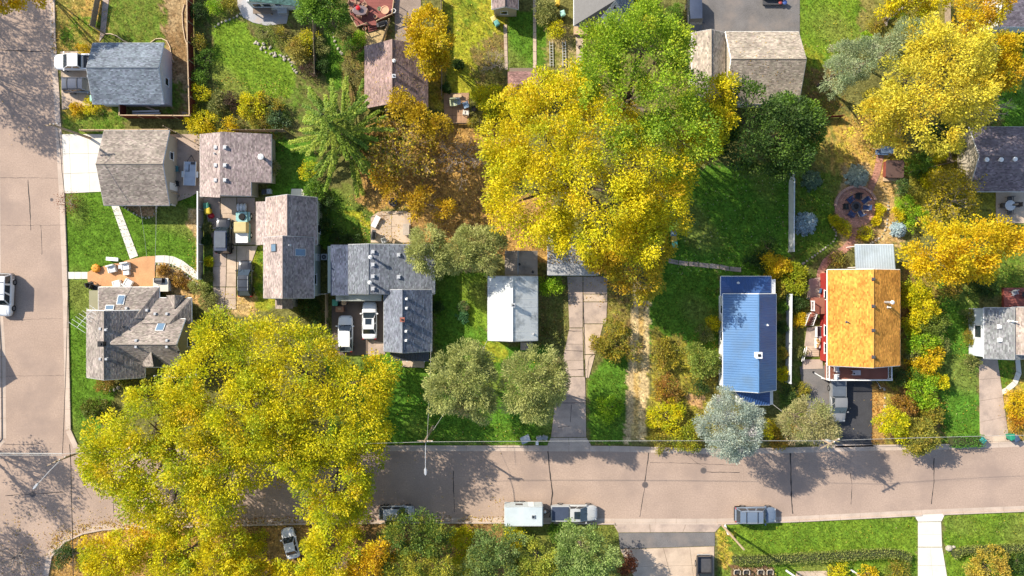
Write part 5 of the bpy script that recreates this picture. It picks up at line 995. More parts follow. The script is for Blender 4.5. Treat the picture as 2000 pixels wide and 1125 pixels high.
MB().tube([(-.42, 0, .27), (-.1, 0, .62), (.32, 0, .65), (.0, 0, .3), (-.1, 0, .62)], .03, 5).build('frame', WHITE, t); MB().box((-.12, 0, .72), (.24, .12, .05)).build('saddle', BLACK, t); MB().tube([(.34, -.24, .85), (.34, 0, .82), (.34, .24, .85)], .022, 5).build('handlebar', LGREY, t)
# kerb side furniture left out for collection
p = G(1026, 858, .3); t = thing('discarded_tabletop', 'grey table top leaning at the kerb beside the long drive', 'table top', (p.x, p.y, 0), .35); MB().box((0, 0, .35), (1.2, .9, .06), 0, None, .35).build('board', LGREY, t); MB().tube([(-.35, 0, 0), (-.35, 0, .42)], .03, 5).tube([(.35, 0, 0), (.35, 0, .22)], .03, 5).build('prop', DGREY, t)
chair('pale metal chair left out at the kerb by the long drive', 1053, 856, .2, (.38, .38, .37), s=1.0); chair('second metal chair tipped close to it by the long drive', 1064, 855, -.3, (.34, .34, .33), s=1.0)
p = G(1049, 866, .2); t = thing('sign_board', 'small white board flat on the grass below the discarded chairs', 'board', (p.x, p.y, 0)); MB().box((0, 0, .1), (.35, .5, .05)).build('board', WHITE, t); MB().box((0, 0, .04), (.1, .4, .08)).build('batten', WOOD, t)
p = G(1052, 0, 0)
# bottom right garden: chairs in a row and raised beds
for k, x in enumerate((1439, 1457, 1485, 1503)):
    lab = ('first wicker tub chair from the black pickup on the red mulch', 'second wicker tub chair from the black pickup on the red mulch', 'third wicker tub chair from the black pickup on the red mulch', 'fourth wicker tub chair from the black pickup on the red mulch')[k]
    p = G(x, 1117, .4); t = thing('tub_chair', lab, 'chair', (p.x, p.y, 0), 0, 'wicker tub chairs'); MB().box((0, 0, .38), (.55, .5, .1)).build('seat', cmat('dark_cushion', (.06, .055, .05)), t); MB().tube([(-.38, -.3, .62), (-.4, .2, .64), (-.25, .36, .7), (.25, .36, .7), (.4, .2, .64), (.38, -.3, .62)], .06, 6).build('back_rim', cmat('wicker', (.40, .34, .26)), t); [MB().box((a, b, .3), (.06, .06, .6)).build('leg', cmat('wicker', (.40, .34, .26)), t) for a in (-.33, .33) for b in (-.26, .28)]
for x, y, rz, lab in ((1545, 1121, -.6, 'narrow white plank at the bed beside the wicker chairs'), (1672, 1120, -.6, 'narrow white plank leaning at the bed near the wide path')):
    p = G(x, y, .2); t = thing('plank', lab, 'plank', (p.x, p.y, 0), rz); MB().box((0, 0, .1), (1.5, .22, .05)).build('board', WHITE, t); MB().box((-.5, 0, .04), (.1, .2, .08)).build('block', WOOD, t)
p = G(1853, 1071, .15); t = thing('garden_boulder', 'pale round boulder in a mulch patch at the hedge end', 'boulder', (p.x, p.y, 0)); o = bpy.data.objects.new('boulder', STONES[0]); link(o, t); o.scale = (.5, .5, .45); o = bpy.data.objects.new('stone', STONES[2]); link(o, t); o.location = (.7, .15, 0); o.scale = (.25, .25, .2)
pave('gravel_bed', [(1556, 1116), (1615, 1115), (1618, 1140), (1552, 1140)], CONC_T, .02)
# north bits: hose, scrap behind the garage, ladders
HOSEM = cmat('tan_hose', (.55, .42, .26))
for lab, pts in (('tan hose lying on the brown soil along the timber fence', [(360, 8), (356, 25), (357, 50), (361, 75), (369, 98), (372, 112), (367, 121)]), ('tan hose curling out from behind the blue grey garage', [(294, 83), (304, 76), (315, 75), (326, 80), (332, 92), (334, 105), (338, 119), (340, 121)]), ('tan hose on the grass above the blue grey garage', [(206, 66), (216, 66), (228, 70), (240, 79), (249, 83)])):
    P = [G(*q, .04) for q in pts]; o = MB().tube(P, .07, 6).build('garden_hose', HOSEM); tag(o, lab, 'hose')
for k, (x, y, l, rz, lab) in enumerate(((285, 222, 3.6, .03, 'long grey board stacked behind the blue grey garage'), (284, 217, 3.4, .03, 'pale plank lying beside the long grey board'), (290, 210, 1.6, -.4, 'short tan plank leaning by the garage wall'), (366, 223, 1.4, -.15, 'grey wooden ramp in the red fence corner'))):
    p = G(x, y, .2); t = thing('board', lab, 'board', (p.x, p.y, 0), rz); MB().box((0, 0, .12), (l, .22 if k < 3 else .5, .08)).build('plank', (LGREY, WHITE, TANWOOD, WOOD)[k], t); [MB().box((q * l, 0, .04), (.12, .2, .08)).build('block', WOOD, t) for q in (-.35, .35)]
for x, lab in ((1077, 'pale aluminium ladder laid by the north garden path'), (1102, 'bent white pole frame lying near the pale ladder')):
    p = G(x, 105, .2); t = thing('ladder', lab, 'ladder', (p.x, p.y, 0), .02); [MB().box((s_ * .2, 0, .12), (.06, 3.2, .08)).build('rail', LGREY, t) for s_ in (-1, 1)]; [MB().box((0, -1.4 + k * .35, .12), (.36, .05, .05)).build('rung', LGREY, t) for k in range(9)]
for x, y, lab in ((1133, 93, 'black round pot on the north walk below the grey hip roof'), (1476, 1150, 'unseen')):
    if lab == 'unseen': continue
    p = G(x, y, .2); t = thing('plant_pot', lab, 'pot', (p.x, p.y, 0)); MB().lathe((0, 0, 0), [(.18, 0), (.26, .3), (.2, .3), (.18, .2), (.02, .2)], 12).build('pot', BLACK, t); MB().lathe((0, 0, .2), [(.17, 0), (.05, .03)], 9).build('soil', BARK, t)
p = G(1510, 4, .5); t = thing('porch_furniture', 'dark porch bench with red and blue cushions at the asphalt court', 'bench', (p.x, p.y, 0)); t.name = 'porch_bench'; MB().box((0, 0, .42), (2.6, .6, .1)).build('seat', DGREY, t); MB().box((0, .35, .75), (2.6, .1, .6)).build('backrest', DGREY, t); MB().lathe((.9, -.05, .47), [(.2, 0), (.26, .1), (.1, .18)], 10).build('cushion', cmat('redc', (.4, .08, .07)), t); MB().lathe((1.45, -.05, .47), [(.24, 0), (.3, .12), (.1, .2)], 10).build('cushion', cmat('bluec', (.05, .1, .3)), t); [MB().box((x, 0, .2), (.1, .5, .4)).build('leg', DGREY, t) for x in (-1.1, 1.1)]
p = G(1980, 582, .5); t = thing('timber_deck', 'dark red timber deck behind the pale blue walled house', 'deck', (p.x, p.y, 0)); MB().box((.6, 0, .2), (3.6, 2.6, .4)).build('deck_base', REDWOOD, t); [MB().box((.6, -1.2 + k * .2, .42), (3.55, .17, .04)).build('deck_board', RB, t) for k in range(13)]
chair('grey chair on the dark red deck behind the pale blue walls', 1976, 572, .4, (.4, .4, .42)).location.z = .45; chair('black chair on the dark red deck behind the pale blue walls', 1996, 576, -.4, (.04, .04, .05)).location.z = .45
p = G(634, 502, .4); t = thing('air_conditioner', 'square grey air conditioner beside the pale green wall', 'air conditioner', (p.x, p.y, 0)); MB().prism(rbox(.38, .38, .08), 0, .75).build('casing', LGREY, t); MB().lathe((0, 0, .75), [(.3, 0), (.28, .03), (.05, .035)], 18).build('fan_guard', DGREY, t); MB().lathe((0, 0, .78), [(.08, 0), (.06, .04)], 10).build('fan_hub', LGREY, t)
for x, y, lab in ((517, 375, 'grey compost box behind the long brown house'), (525, 374, 'pale blue crate next to the grey compost box')):
    p = G(x, y, .4); t = thing('storage_crate', lab, 'crate', (p.x, p.y, 0), .05); MB().box((0, 0, .3), (.6, .55, .6)).build('crate_body', LGREY if x < 520 else PBL, t); MB().box((0, 0, .62), (.64, .6, .05)).build('lid', DGREY if x < 520 else LGREY, t)
p = G(585, 377, .1); pave('back_stoop', [(570, 369), (590, 369), (602, 385), (568, 386)], CONC_W, .12)
for x, y, lab, c in ((344, 330, 'teal round chair on the concrete beside the tan garage', (.08, .22, .24)), (345, 359, 'dark metal chair on the concrete beside the tan garage', (.03, .03, .03))): chair(lab, x, y, 1.57, c, s=1.05)
p = G(340, 378, .8); t = thing('garden_rack', 'tan wooden lattice rack at the corner of the tan garage', 'rack', (p.x, p.y, 0)); [MB().box((-.35 + .35 * k, 0, .9), (.06, .06, 1.8)).build('upright', TANWOOD, t) for k in range(3)]; [MB().box((0, 0, .4 + .45 * k), (.8, .05, .06)).build('rail', TANWOOD, t) for k in range(4)]
for k, (x, y) in enumerate(((1260, 947), (1374, 919), (64, 965), (101, 390))):
    p = G(x, y); lab = ('round iron manhole cover on the cross crack in the street', 'round iron manhole cover on the sunny side of the street', 'round iron manhole cover at the street corner junction', 'small iron valve cover in the west street')[k]; t = thing('manhole_cover', lab, 'manhole cover', (p.x, p.y, 0)); r = .33 if k < 3 else .15; MB().lathe((0, 0, -.05), [(r, 0), (r, .062), (r * .9, .066), (.02, .066)], 22).build('cover', mat('cast_iron', (.10, .085, .08), .8, .15, 5), t); MB().lathe((0, 0, -.05), [(r + .08, 0), (r + .08, .057), (r + .01, .057)], 22).build('frame', mat('iron_frame', (.16, .13, .12), .8, .15, 5), t)
# ------------------------------------------------------------------ fences, poles, wires
def fence(label, pts, hgt, m, step=2.4, boards=True, post=.11, top=None, thick=.05, name='fence', cat='fence'):
    P = [G(*p).to_2d() for p in pts]; c = P[0]; t = thing(name, label, cat, (c.x, c.y, 0))
    for a, b in zip(P, P[1:]):
        L = (b - a).length; n = max(1, round(L / step)); d = (b - a) / n; u = d.normalized(); rz = math.atan2(u.y, u.x)
        for k in range(n + 1):
            if k == 0 and a is not P[0]: continue
            q = a + d * k - c; MB().box((q.x, q.y, (hgt + .08) / 2), (post, post, hgt + .08), rz).build('post', top or m, t)
        for k in range(n):
            q0, q1 = a + d * k - c + u * post / 2, a + d * (k + 1) - c - u * post / 2; mid = (q0 + q1) / 2; l = (q1 - q0).length; mb = MB()
            if boards:
                nb = max(2, int(l / .15))
                for j in range(nb): w = l / nb; s_ = q0 + u * (w * (j + .5)); mb.box((s_.x, s_.y, hgt / 2 + random.uniform(-.015, .015)), (w - .012, thick * .5, hgt - .06), rz)
                for z in (.35, hgt - .3): mb.box((mid.x + u.y * .035, mid.y - u.x * .035, z), (l, .04, .09), rz)
            else:
                mb.box((mid.x, mid.y, hgt / 2), (l, thick, hgt - .1), rz)
            mb.build('panel', m, t)
            if top: MB().box((mid.x, mid.y, hgt), (l, thick + .07, .07), rz).build('top_rail', top, t)
    return t
VINYL = mat('white_vinyl', (.58, .60, .61), .5, .06, 1, .03); BRFENCE = mat('brown_fence', (.17, .10, .06), .85, .25, 2, .2, 20); RFENCE = mat('rust_red_fence', (.16, .035, .02), .85, .25, 2, .2, 20)
fence('tall white vinyl fence by the brick circle lawn, run touching the blue spruce', [(1541, 340), (1540, 492)], 1.8, VINYL, 2.4, False, .14, VINYL, .06); fence('tall white vinyl fence between the blue roof and red house, facing the side porch', [(1536, 575), (1534, 745)], 1.8, VINYL, 2.4, False, .14, VINYL, .06)
fence('white capped fence beside the drive with the dark off-roader', [(397, 378), (397, 545)], 1.7, mat('greige_fence', (.36, .33, .28), .7, .08, 1), 2.4, False, .14, WHITE, .08)
fence('rust red fence running down the yard beside the blue grey garage', [(377, -30), (378, 90), (382, 230)], 1.8, RFENCE, 2.4, True, .12, TANWOOD); fence('rust red fence closing the yard below the blue grey garage', [(382, 232), (247, 231), (247, 206)], 1.7, RFENCE, 2.4, True, .12, TANWOOD)
fence('thin tan timber fence beside the brown roofed garage', [(863, 0), (864, 190)], 1.2, WOOD, 2.4, True, .09); fence('dark weathered fence between the flower garden and the narrow lawn', [(617, 50), (620, 150)], 1.5, WOOD); fence('brown fence along the lane of bare shrubs by the old drive', [(196, 0), (186, 55), (205, 66)], 1.2, WOOD)
fence('grey timber fence above the pinkish brown bungalow', [(455, 258), (560, 258)], 1.6, WOOD); fence('low timber wall above the tan garage', [(165, 257), (335, 256)], 1.0, WOOD, 2.0, True, .12, TANWOOD); fence('leaning timber fence between the tan garage and the bungalow', [(328, 250), (352, 262), (392, 285)], 1.2, WOOD, 2.0)
fence('brown fence beside the asphalt drive of the slate house', [(641, 575), (641, 640)], 1.5, TANWOOD, 2.0); fence('short pale fence joining the long brown house to the drive fence', [(613, 574), (641, 574)], 1.4, WHITE, 2.0)
fence('rust red fence at the end of the tan house yard', [(1583, 232), (1640, 229)], 1.2, RFENCE, 2.0); fence('slanting grey timber fence beyond the hot tub', [(1773, 338), (1852, 318)], 1.5, WOOD, 2.2); fence('thin grey rail fence in the trees beyond the hot tub', [(1840, 272), (1850, 320)], 1.2, WOOD, 2.0)
fence('slender pale timber fence leaning off the gravel pad', [(762, 42), (748, 84)], .9, TANWOOD, 1.5); fence('white gate rail by the corner of the tan garage', [(342, 372), (343, 402)], 1.1, WHITE, 1.4); fence('timber edge of the small brick patio', [(862, 242), (985, 243)], .7, WOOD, 2.0); fence('thin grey fence in the shade behind the orange tree', [(1845, 4), (1845, 50)], 1.3, WOOD, 2.2)
fence('white rail fence below the plum roof corner', [(1935, 57), (2010, 57)], 1.0, WHITE, 2.0); fence('pale timber rail at the foot of the leaf covered bank', [(485, 1113), (600, 1116)], .7, TANWOOD, 2.0)
POLEM = mat('pole_wood', (.33, .25, .17), .9, .2, 2, .2, 15)
def pole(label, px, py, hgt, arm=None, lamp=None, light=False, trans=False, m=None):
    p = G(px, py); t = thing('utility_pole', label, 'utility pole', (p.x, p.y, 0)); pm = m or POLEM
    MB().tube([(0, 0, 0), (0, 0, hgt)], [.17, .11], 10).build('pole_shaft', pm, t)
    if arm is not None:
        a, ln = arm; u = Vector((math.cos(a), math.sin(a), 0)); MB().box((0, 0, hgt - .35), (ln, .12, .13), a).build('crossarm', pm, t)
        for f in (-.46, -.2, .2, .46): q = u * ln * f; MB().lathe((q.x, q.y, hgt - .28), [(.03, 0), (.06, .06), (.05, .16), (.02, .18)], 8).build('insulator', WHITE if f > 0 else DGREY, t)
        MB().tube([tuple(u * ln * .3 + Vector((0, 0, hgt - .42))), (0, 0, hgt - 1.0)], .025, 4).tube([tuple(-u * ln * .3 + Vector((0, 0, hgt - .42))), (0, 0, hgt - 1.0)], .025, 4).build('brace', DGREY, t)
    if lamp is not None:
        x, y, z = lamp; MB().tube([(0, 0, z - .6), (x * .5, y * .5, z - .15), (x, y, z)],   .04, 6).build('lamp_arm', LGREY, t); a = math.atan2(y, x)
        MB().loft([[(x + (s_ * math.cos(a) - k * w * math.sin(a)), y + (s_ * math.sin(a) + k * w * math.cos(a)), z + zz) for k, zz in ((-1, 0), (1, 0), (.6, .13), (-.6, .13))] for s_, w in ((-.1, .07), (.15, .17), (.55, .17), (.75, .08))]).build('lamp_head', LGREY, t, recalc=True)
    if trans: MB().lathe((.32, 0, hgt - 2.0), [(.2, 0), (.22, .1), (.22, .7), (.18, .8)], 12).build('transformer', LGREY, t)
    return t
def rel(p0, p1, z): a, b = G(*p0), G(*p1, z); return (b.x - a.x, b.y - a.y, z)
pole('utility pole with crossarm and long white lamp arm at the street corner', 196, 868, 9.2, (.45, 2.6), rel((196, 868), (74, 945), 8.6)); pole('brown utility pole with dark top beside the west street kerb', 176, 270, 8.0, (.15, 1.6)); pole('utility pole with a straight lamp arm over the street before the olive trees', 846, 833, 9.0, (0, 1.8), rel((846, 833), (831, 915), 8.6))
pole('bare timber utility pole on the lawn corner by the tan drive', 1411, 1026, 8.5, None); pole('utility pole with white crossarm beside the silver shrub', 1553, 833, 10.4, (.5, 2.4), None, trans=True)
p = G(1413, 1024); t = thing('mailbox_sign', 'small white board on a post by the timber utility pole', 'sign board', (p.x, p.y, 0)); t.name = 'sign_board'; MB().box((.1, -.35, 1.0), (.22, 1.3, .08), .35).build('board', WHITE, t); MB().tube([(0, 0, 0), (0, 0, 1.0)], .05, 6).build('post', WOOD, t)
WIRE_W = mat('bright_wire', (.42, .41, .39), .5, metal=.2); WIRE_B = mat('dark_wire', (.03, .03, .03), .6)
def wire(label, pts, m=WIRE_W, r=.022, sag=.25):
    P = []
    for a, b in zip(pts, pts[1:]):
        A, B = G(*a), G(*b)
        for k in range(9): f = k / 8; q = A + (B - A) * f; q.z -= sag * 4 * f * (1 - f); P.append(q)
    o = MB().tube(P, r, 4).build('power_line', m); tag(o, label, 'cable')
wire('bright overhead cable following the street from the corner pole eastward', [(122, 886, 8.9), (834, 863, 8.9), (1604, 861, 9.9), (2060, 849, 8.9)]); wire('second thin cable beside the bright overhead one along the street', [(834, 866, 8.4), (1604, 866, 9.4), (2060, 862, 8.4)], WIRE_B, .008); wire('bright pair cable leaving the corner pole across the west street', [(122, 886, 8.9), (-60, 885, 8.9)], WIRE_W, .05, 0)
wire('second strand leaving the corner pole across the west street', [(122, 889, 8.7), (-60, 889, 8.7)], WIRE_W, .03, 0); wire('black cable crossing the side street from the corner pole', [(136, 868, 8.2), (139, 960, 8.0), (143, 1160, 8.2)], WIRE_B, .045, .1); wire('dark cable down the west kerb past the concrete drive', [(113, 250, 7.6), (121, 335, 7.4), (127, 400, 7.3), (133, 560, 7.4), (122, 886, 8.6)], WIRE_B, .035, .1)
wire('service cable dropping to the slate roofed house', [(834, 864, 8.2), (842, 672, 3.6)], WIRE_W, .02, .3); wire('service cable dropping to the blue metal roof', [(1604, 862, 8.2), (1510, 790, 3.4)], WIRE_W, .022, .2); wire('thin cable over the west lawn to the corner house', [(305, 400, 3.2), (302, 530, 3.4)], WIRE_W, .02, .1); wire('slanting thin cable over the west lawn', [(273, 400, 3.4), (287, 505, 3.2)], WIRE_W, .014, .1)
wire('thin cable over the lawn beside the white roofed cottage', [(953, 662, 3.4), (925, 720, 4.2), (846, 840, 8)], WIRE_W, .018, .2)

# ------------------------------------------------------------------ vegetation
YEL = [((.78, .64, .012), 5), ((.66, .60, .014), 3.2), ((.42, .48, .02), 2), ((.72, .50, .02), 1)]
YG = [((.74, .65, .012), 4), ((.55, .57, .014), 3.6), ((.30, .40, .02), 2.8), ((.76, .60, .014), 2)]
GY = [((.31, .46, .025), 5), ((.48, .54, .03), 2.4), ((.17, .29, .025), 3)]
DGN = [((0.045, 0.095, 0.020), 5), ((0.080, 0.150, 0.030), 2.5), ((0.140, 0.200, 0.030), .8)]
MGN = [((0.127, 0.253, 0.025), 4), ((0.207, 0.345, 0.030), 3), ((0.081, 0.172, 0.025), 2)]
OLV = [((0.253, 0.276, 0.070), 4), ((0.368, 0.356, 0.110), 3), ((0.161, 0.196, 0.050), 3)]
SAGE = [((.53, .54, .19), 4), ((.40, .43, .13), 4), ((.23, .28, .08), 2.4)]
SILV = [((.46, .53, .45), 4), ((.58, .62, .50), 3), ((.28, .36, .30), 3)]
BLUS = [((.38, .50, .54), 4), ((.56, .64, .64), 3), ((.22, .32, .36), 2)]
PALE = [((0.517, 0.462, 0.220), 4), ((0.396, 0.374, 0.150), 3), ((0.330, 0.396, 0.120), 1.5)]
ORG_ = [((.74, .48, .012), 4), ((.72, .57, .014), 4), ((.60, .32, .02), 1.4), ((.44, .42, .02), 1)]
BRN = [((0.340, 0.170, 0.040), 4), ((0.450, 0.250, 0.030), 3), ((0.200, 0.130, 0.050), 3), ((0.550, 0.380, 0.030), 1.5)]
MIX = [((0.345, 0.310, 0.040), 3), ((0.517, 0.402, 0.030), 2), ((0.196, 0.230, 0.030), 3), ((0.345, 0.207, 0.050), 1.4)]
RED = [((0.250, 0.070, 0.030), 4), ((0.360, 0.140, 0.040), 3), ((0.140, 0.050, 0.030), 2)]
LIM = [((0.312, 0.504, 0.020), 4), ((0.192, 0.384, 0.020), 3), ((0.456, 0.576, 0.030), 2)]
HEDG = [((.22, .28, .06), 4), ((.34, .38, .09), 3), ((.40, .36, .12), 1)]
PURP = [((0.100, 0.050, 0.050), 3), ((0.160, 0.090, 0.060), 2), ((0.100, 0.120, 0.040), 1.5)]
TRIS = [0]
def foliage(lobes, pal, name, parent, clump=1.1, per=62, ls=.34, wr=.56, dens=1.7, lowz=-.2, out=.6, fill=.30):
    """clumps of leaves over the surface of overlapping lobes; lobes in local metres (x, y, z, rx, ry, rz)"""
    tips, cr, outs = [], [], []
    for (x, y, z, rx, ry, rz) in lobes:
        A = 2 * math.pi * ((rx * ry) ** .8 + (rx * rz) ** .8 + (ry * rz) ** .8) / 3 * 1.15; K = max(5, int(A * dens / (clump * clump * 1.35)))
        u = unit(rng.normal(size=(K * 2, 3))); u = u[u[:, 2] > lowz][:K]; n = len(u)
        a = np.arctan2(u[:, 1], u[:, 0]); ph = rng.uniform(0, 6.28, 4); f = 1 + .11 * np.sin(3 * a + ph[0]) + .10 * np.sin(5 * a + ph[1]) + .09 * np.sin(9 * a + ph[2]) * (1 - u[:, 2] ** 2)
        rad = np.where(rng.random(n) < fill, rng.uniform(.35, .75, n), rng.uniform(.78, 1.04, n)) * f
        p = u * rad[:, None] * np.array([rx - clump * .4, ry - clump * .4, max(rz - clump * .3, .2)]) + np.array([x, y, z])
        tips.append(p); outs.append(u); cr.append(clump * rng.uniform(.6, 1.3, n))
    T, U, R = np.concatenate(tips), np.concatenate(outs), np.concatenate(cr)
    keep = np.ones(len(T), bool)
    if len(lobes) > 1:
        for k, (x, y, z, rx, ry, rz) in enumerate(lobes): keep &= (((T - np.array([x, y, z])) / np.array([rx, ry, rz])) ** 2).sum(1) > .30
    keep &= rng.random(len(T)) > .07; T, U, R = T[keep], U[keep], R[keep]; T[:, 2] = np.maximum(T[:, 2], .12); n = len(T)
    ls *= .76; cc = pick(pal, n) * rng.uniform(.74, 1.14, (n, 1)); cc[rng.random(n) < .05] *= np.array([.85, .62, .9]); m = rng.poisson(2.05 * per * (R / clump) ** 1.6).clip(6); idx = np.repeat(np.arange(n), m); N = len(idx)
    d = unit(rng.normal(size=(N, 3)) + U[idx] * .55 + np.array([0, 0, .35])); P = T[idx] + d * (R[idx] * rng.random(N) ** .5)[:, None] * np.array([1, 1, .8])
    D = unit(d * .7 + U[idx] * out + rng.normal(0, .45, (N, 3))); Nn = unit(np.array([0, 0, 1.0]) + d * .55 + rng.normal(0, .45, (N, 3)))
    C = (cc[idx] * .62 + pick(pal, N) * .38) * np.clip(rng.normal(1, .17, N), .55, 1.5)[:, None]
    P[:, 2] = np.maximum(P[:, 2], .03); L = ls * rng.uniform(.65, 1.35, N); TRIS[0] += 2 * N
    leaves(name, P, D, Nn, L, L * wr * rng.uniform(.8, 1.2, N), C, parent); return T
def limbs(t, base_r, h, lobes, tips, nt=40, m=None, name='trunk'):
    mb = MB(); cx, cy = np.mean([l[0] for l in lobes]), np.mean([l[1] for l in lobes]); fork = Vector((cx * .25, cy * .25, h * .34)); mb.tube([(0, 0, -.05), (0, 0, .3), fork * .6, fork], [base_r * 1.5, base_r, base_r * .8, base_r * .7], 8)
    for (x, y, z, rx, ry, rz) in lobes: mb.tube([fork, (x * .6 + fork.x * .4, y * .6 + fork.y * .4, fork.z + (z - fork.z) * .75), (x, y, z + rz * .3)], [base_r * .55, base_r * .35, base_r * .12], 6)
    L = [Vector(l[:3]) for l in lobes]
    for p in tips[rng.choice(len(tips), min(nt, len(tips)), replace=False)]:
        p = Vector(p); c = min(L, key=lambda q: (q - p).length); s0 = fork.lerp(c, random.uniform(.4, .95)); mid = s0.lerp(p, .55) + Vector((random.uniform(-.3, .3), random.uniform(-.3, .3), random.uniform(0, .5))); mb.tube([s0, mid, p], [base_r * .2, base_r * .11, .02], 4)
    mb.build(name, m or BARK, t)
def tree(label, L, zc, pal, rz=None, r0=.28, name='maple_tree', group=None, cat='tree', base=None, **k):
    """L: crown lobes as (px, py, radius px[, dz]) in the photo, crown centre at height zc"""
    W = []
    for l in L:
        z = zc + (l[3] if len(l) > 3 else 0); c = G(l[0], l[1], z); r = l[2] * S * (HC - z) / HC; W.append([c.x, c.y, z, r, r, min(rz or r * .72, z - .8)])
    if base: b = G(*base)
    else: wt = sum(w[3] ** 2 for w in W); b = Vector((sum(w[0] * w[3] ** 2 for w in W) / wt, sum(w[1] * w[3] ** 2 for w in W) / wt, 0))
    t = thing(name, label, cat, (b.x, b.y, 0), 0, group); loc = [(w[0] - b.x, w[1] - b.y, *w[2:]) for w in W]
    tips = foliage(loc, pal, 'crown', t, **k); limbs(t, r0, zc, loc, tips); return t
def shrub(label, px, py, r, hgt, pal, name='shrub', sx=1.0, cat='shrub', group=None, lobes=None, **k):
    c = G(px, py, hgt * .5); t = thing(name, label, cat, (c.x, c.y, 0), 0, group); R = r * S
    if lobes: loc = [(dx * S, -dy * S, hgt * .45, q * S, q * S, hgt * .55) for dx, dy, q in lobes]
    elif R > 1.2:
        loc = [(0, 0, hgt * .45, R * .62 * sx, R * .62, hgt * .55)]; n = 6
        for i in range(n): a = 6.28 * i / n + random.random() * 1.2; q = R * random.uniform(.26, .50); w_ = random.uniform(.45, .8); loc.append((math.cos(a) * R * w_ * sx, math.sin(a) * R * w_, hgt * random.uniform(.22, .45), q * sx, q, hgt * random.uniform(.3, .55)))
    else: loc = [(0, 0, hgt * .45, R * sx, R, hgt * .55)]
    kk = dict(clump=min(.6, R * .45), per=24, dens=1.3, ls=.25, lowz=-.1, out=.4, fill=.2); kk.update(k)
    tips = foliage(loc, pal, 'foliage', t, **kk); mb = MB()
    for p in tips[rng.choice(len(tips), min(12, len(tips)), replace=False)]: mb.tube([(0, 0, 0), (p[0] * .4, p[1] * .4, p[2] * .6), tuple(p)], [.05, .035, .012], 4)
    mb.build('stem', BARK, t); return t
def conifer(label, px, py, R, hgt, pal, name='spruce_tree', levels=16, droop=.35, per=150, ls=.26, dens=1.0, bare=.05, cat='tree', up=.0, spread=.32):
    """whorled branches round a straight trunk; px, py is the foot of the tree"""
    b = G(px, py); t = thing(name, label, cat, (b.x, b.y, 0)); tr = MB(); tr.tube([(0, 0, 0), (0, 0, hgt * .5), (0, 0, hgt)], [.04 * hgt / 2 + .06, .02 * hgt / 2 + .03, .02], 8); P, D, N, C = [], [], [], []
    for k in range(levels):
        f = k / levels; z0 = hgt * (bare + (1 - bare) * f); Rk = R * (1 - f) ** .85 * rng.uniform(.88, 1.1); nb = max(5, int((8 + 5 * (1 - f)) * dens)); off = rng.uniform(0, 6.28)
        for j in range(nb):
            a = off + 6.283 * j / nb + rng.normal(0, .12); ln = Rk * rng.uniform(.72, 1.15); m = max(5, int(per * ln / R)); u = rng.random(m) ** .75
            cu = np.stack([np.cos(a) * ln * u, np.sin(a) * ln * u, z0 + up * ln * u - droop * ln * u ** 2 + .12 * ln * u], 1); e = np.array([-math.sin(a), math.cos(a), 0]); o = np.array([math.cos(a), math.sin(a), 0]); sgn = rng.choice([-1, 1], m)[:, None]; w = (.10 + .30 * (1 - u) * min(ln, 2.5) / 2.5)[:, None]
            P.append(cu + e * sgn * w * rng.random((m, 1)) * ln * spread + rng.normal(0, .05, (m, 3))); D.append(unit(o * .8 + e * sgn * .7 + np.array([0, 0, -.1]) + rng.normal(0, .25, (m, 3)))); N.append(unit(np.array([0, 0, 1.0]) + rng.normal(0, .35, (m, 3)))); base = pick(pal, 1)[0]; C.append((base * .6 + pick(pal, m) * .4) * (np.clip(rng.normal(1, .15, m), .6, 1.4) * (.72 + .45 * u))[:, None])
            tr.tube([(0, 0, z0), tuple(cu[np.argmax(u)])], [.03 + .012 * ln, .012], 4)
    P, D, N, C = map(np.concatenate, (P, D, N, C)); L = ls * rng.uniform(.7, 1.3, len(P)); TRIS[0] += 2 * len(P)
    tr.build('trunk', BARK, t); leaves('crown', P, D, N, L, L * .42, C, t); return t
def bare(label, px, py, R, hgt, name='bare_tree', n=9, depth=4, m=None, leaf=None, nleaf=0, ls=.26, cat='tree', r0=.12):
    b = G(px, py); t = thing(name, label, cat, (b.x, b.y, 0)); mb = MB(); ends = []
    def grow(p, d, l, r, k):
        q = p + d * l; mid = p.lerp(q, .5) + Vector([random.gauss(0, l * .06) for _ in range(3)]); mb.tube([p, mid, q], [r, r * .8, r * .6], 4 if k < depth else 5, cap=False)
        ends.append(q)
        if k == 0: return
        for _ in range(random.choice((2, 3, 3))): grow(p.lerp(q, random.uniform(.55, 1)), (d + Vector([random.gauss(0, .42) for _ in range(3)]) + Vector((0, 0, .08))).normalized(), l * random.uniform(.55, .8), r * .58, k - 1)
    st = Vector((0, 0, hgt * .12)); mb.tube([(0, 0, 0), st], [r0 * 1.3, r0], 6)
    for i in range(n):
        a = 6.28 * i / n + random.uniform(-.3, .3); e = random.uniform(.3, 1.2); grow(st, Vector((math.cos(a) * math.cos(e), math.sin(a) * math.cos(e), math.sin(e) * hgt / R * .8)).normalized(), R * .42, r0 * .6, depth)
    mb.build('branches', m or TWIG, t)
    if leaf and nleaf:
        E = np.array([tuple(q) for q in ends]); i = rng.choice(len(E), nleaf); P = E[i] + rng.normal(0, .28, (nleaf, 3)); P[:, 2] = np.maximum(P[:, 2], .1); C = pick(leaf, nleaf) * np.clip(rng.normal(1, .2, nleaf), .5, 1.5)[:, None]; L = ls * rng.uniform(.6, 1.3, nleaf); TRIS[0] += 2 * nleaf
        leaves('leaves', P, rng.normal(size=(nleaf, 3)), unit(rng.normal(0, .5, (nleaf, 3)) + np.array([0, 0, 1])), L, L * .55, C, t)
    return t
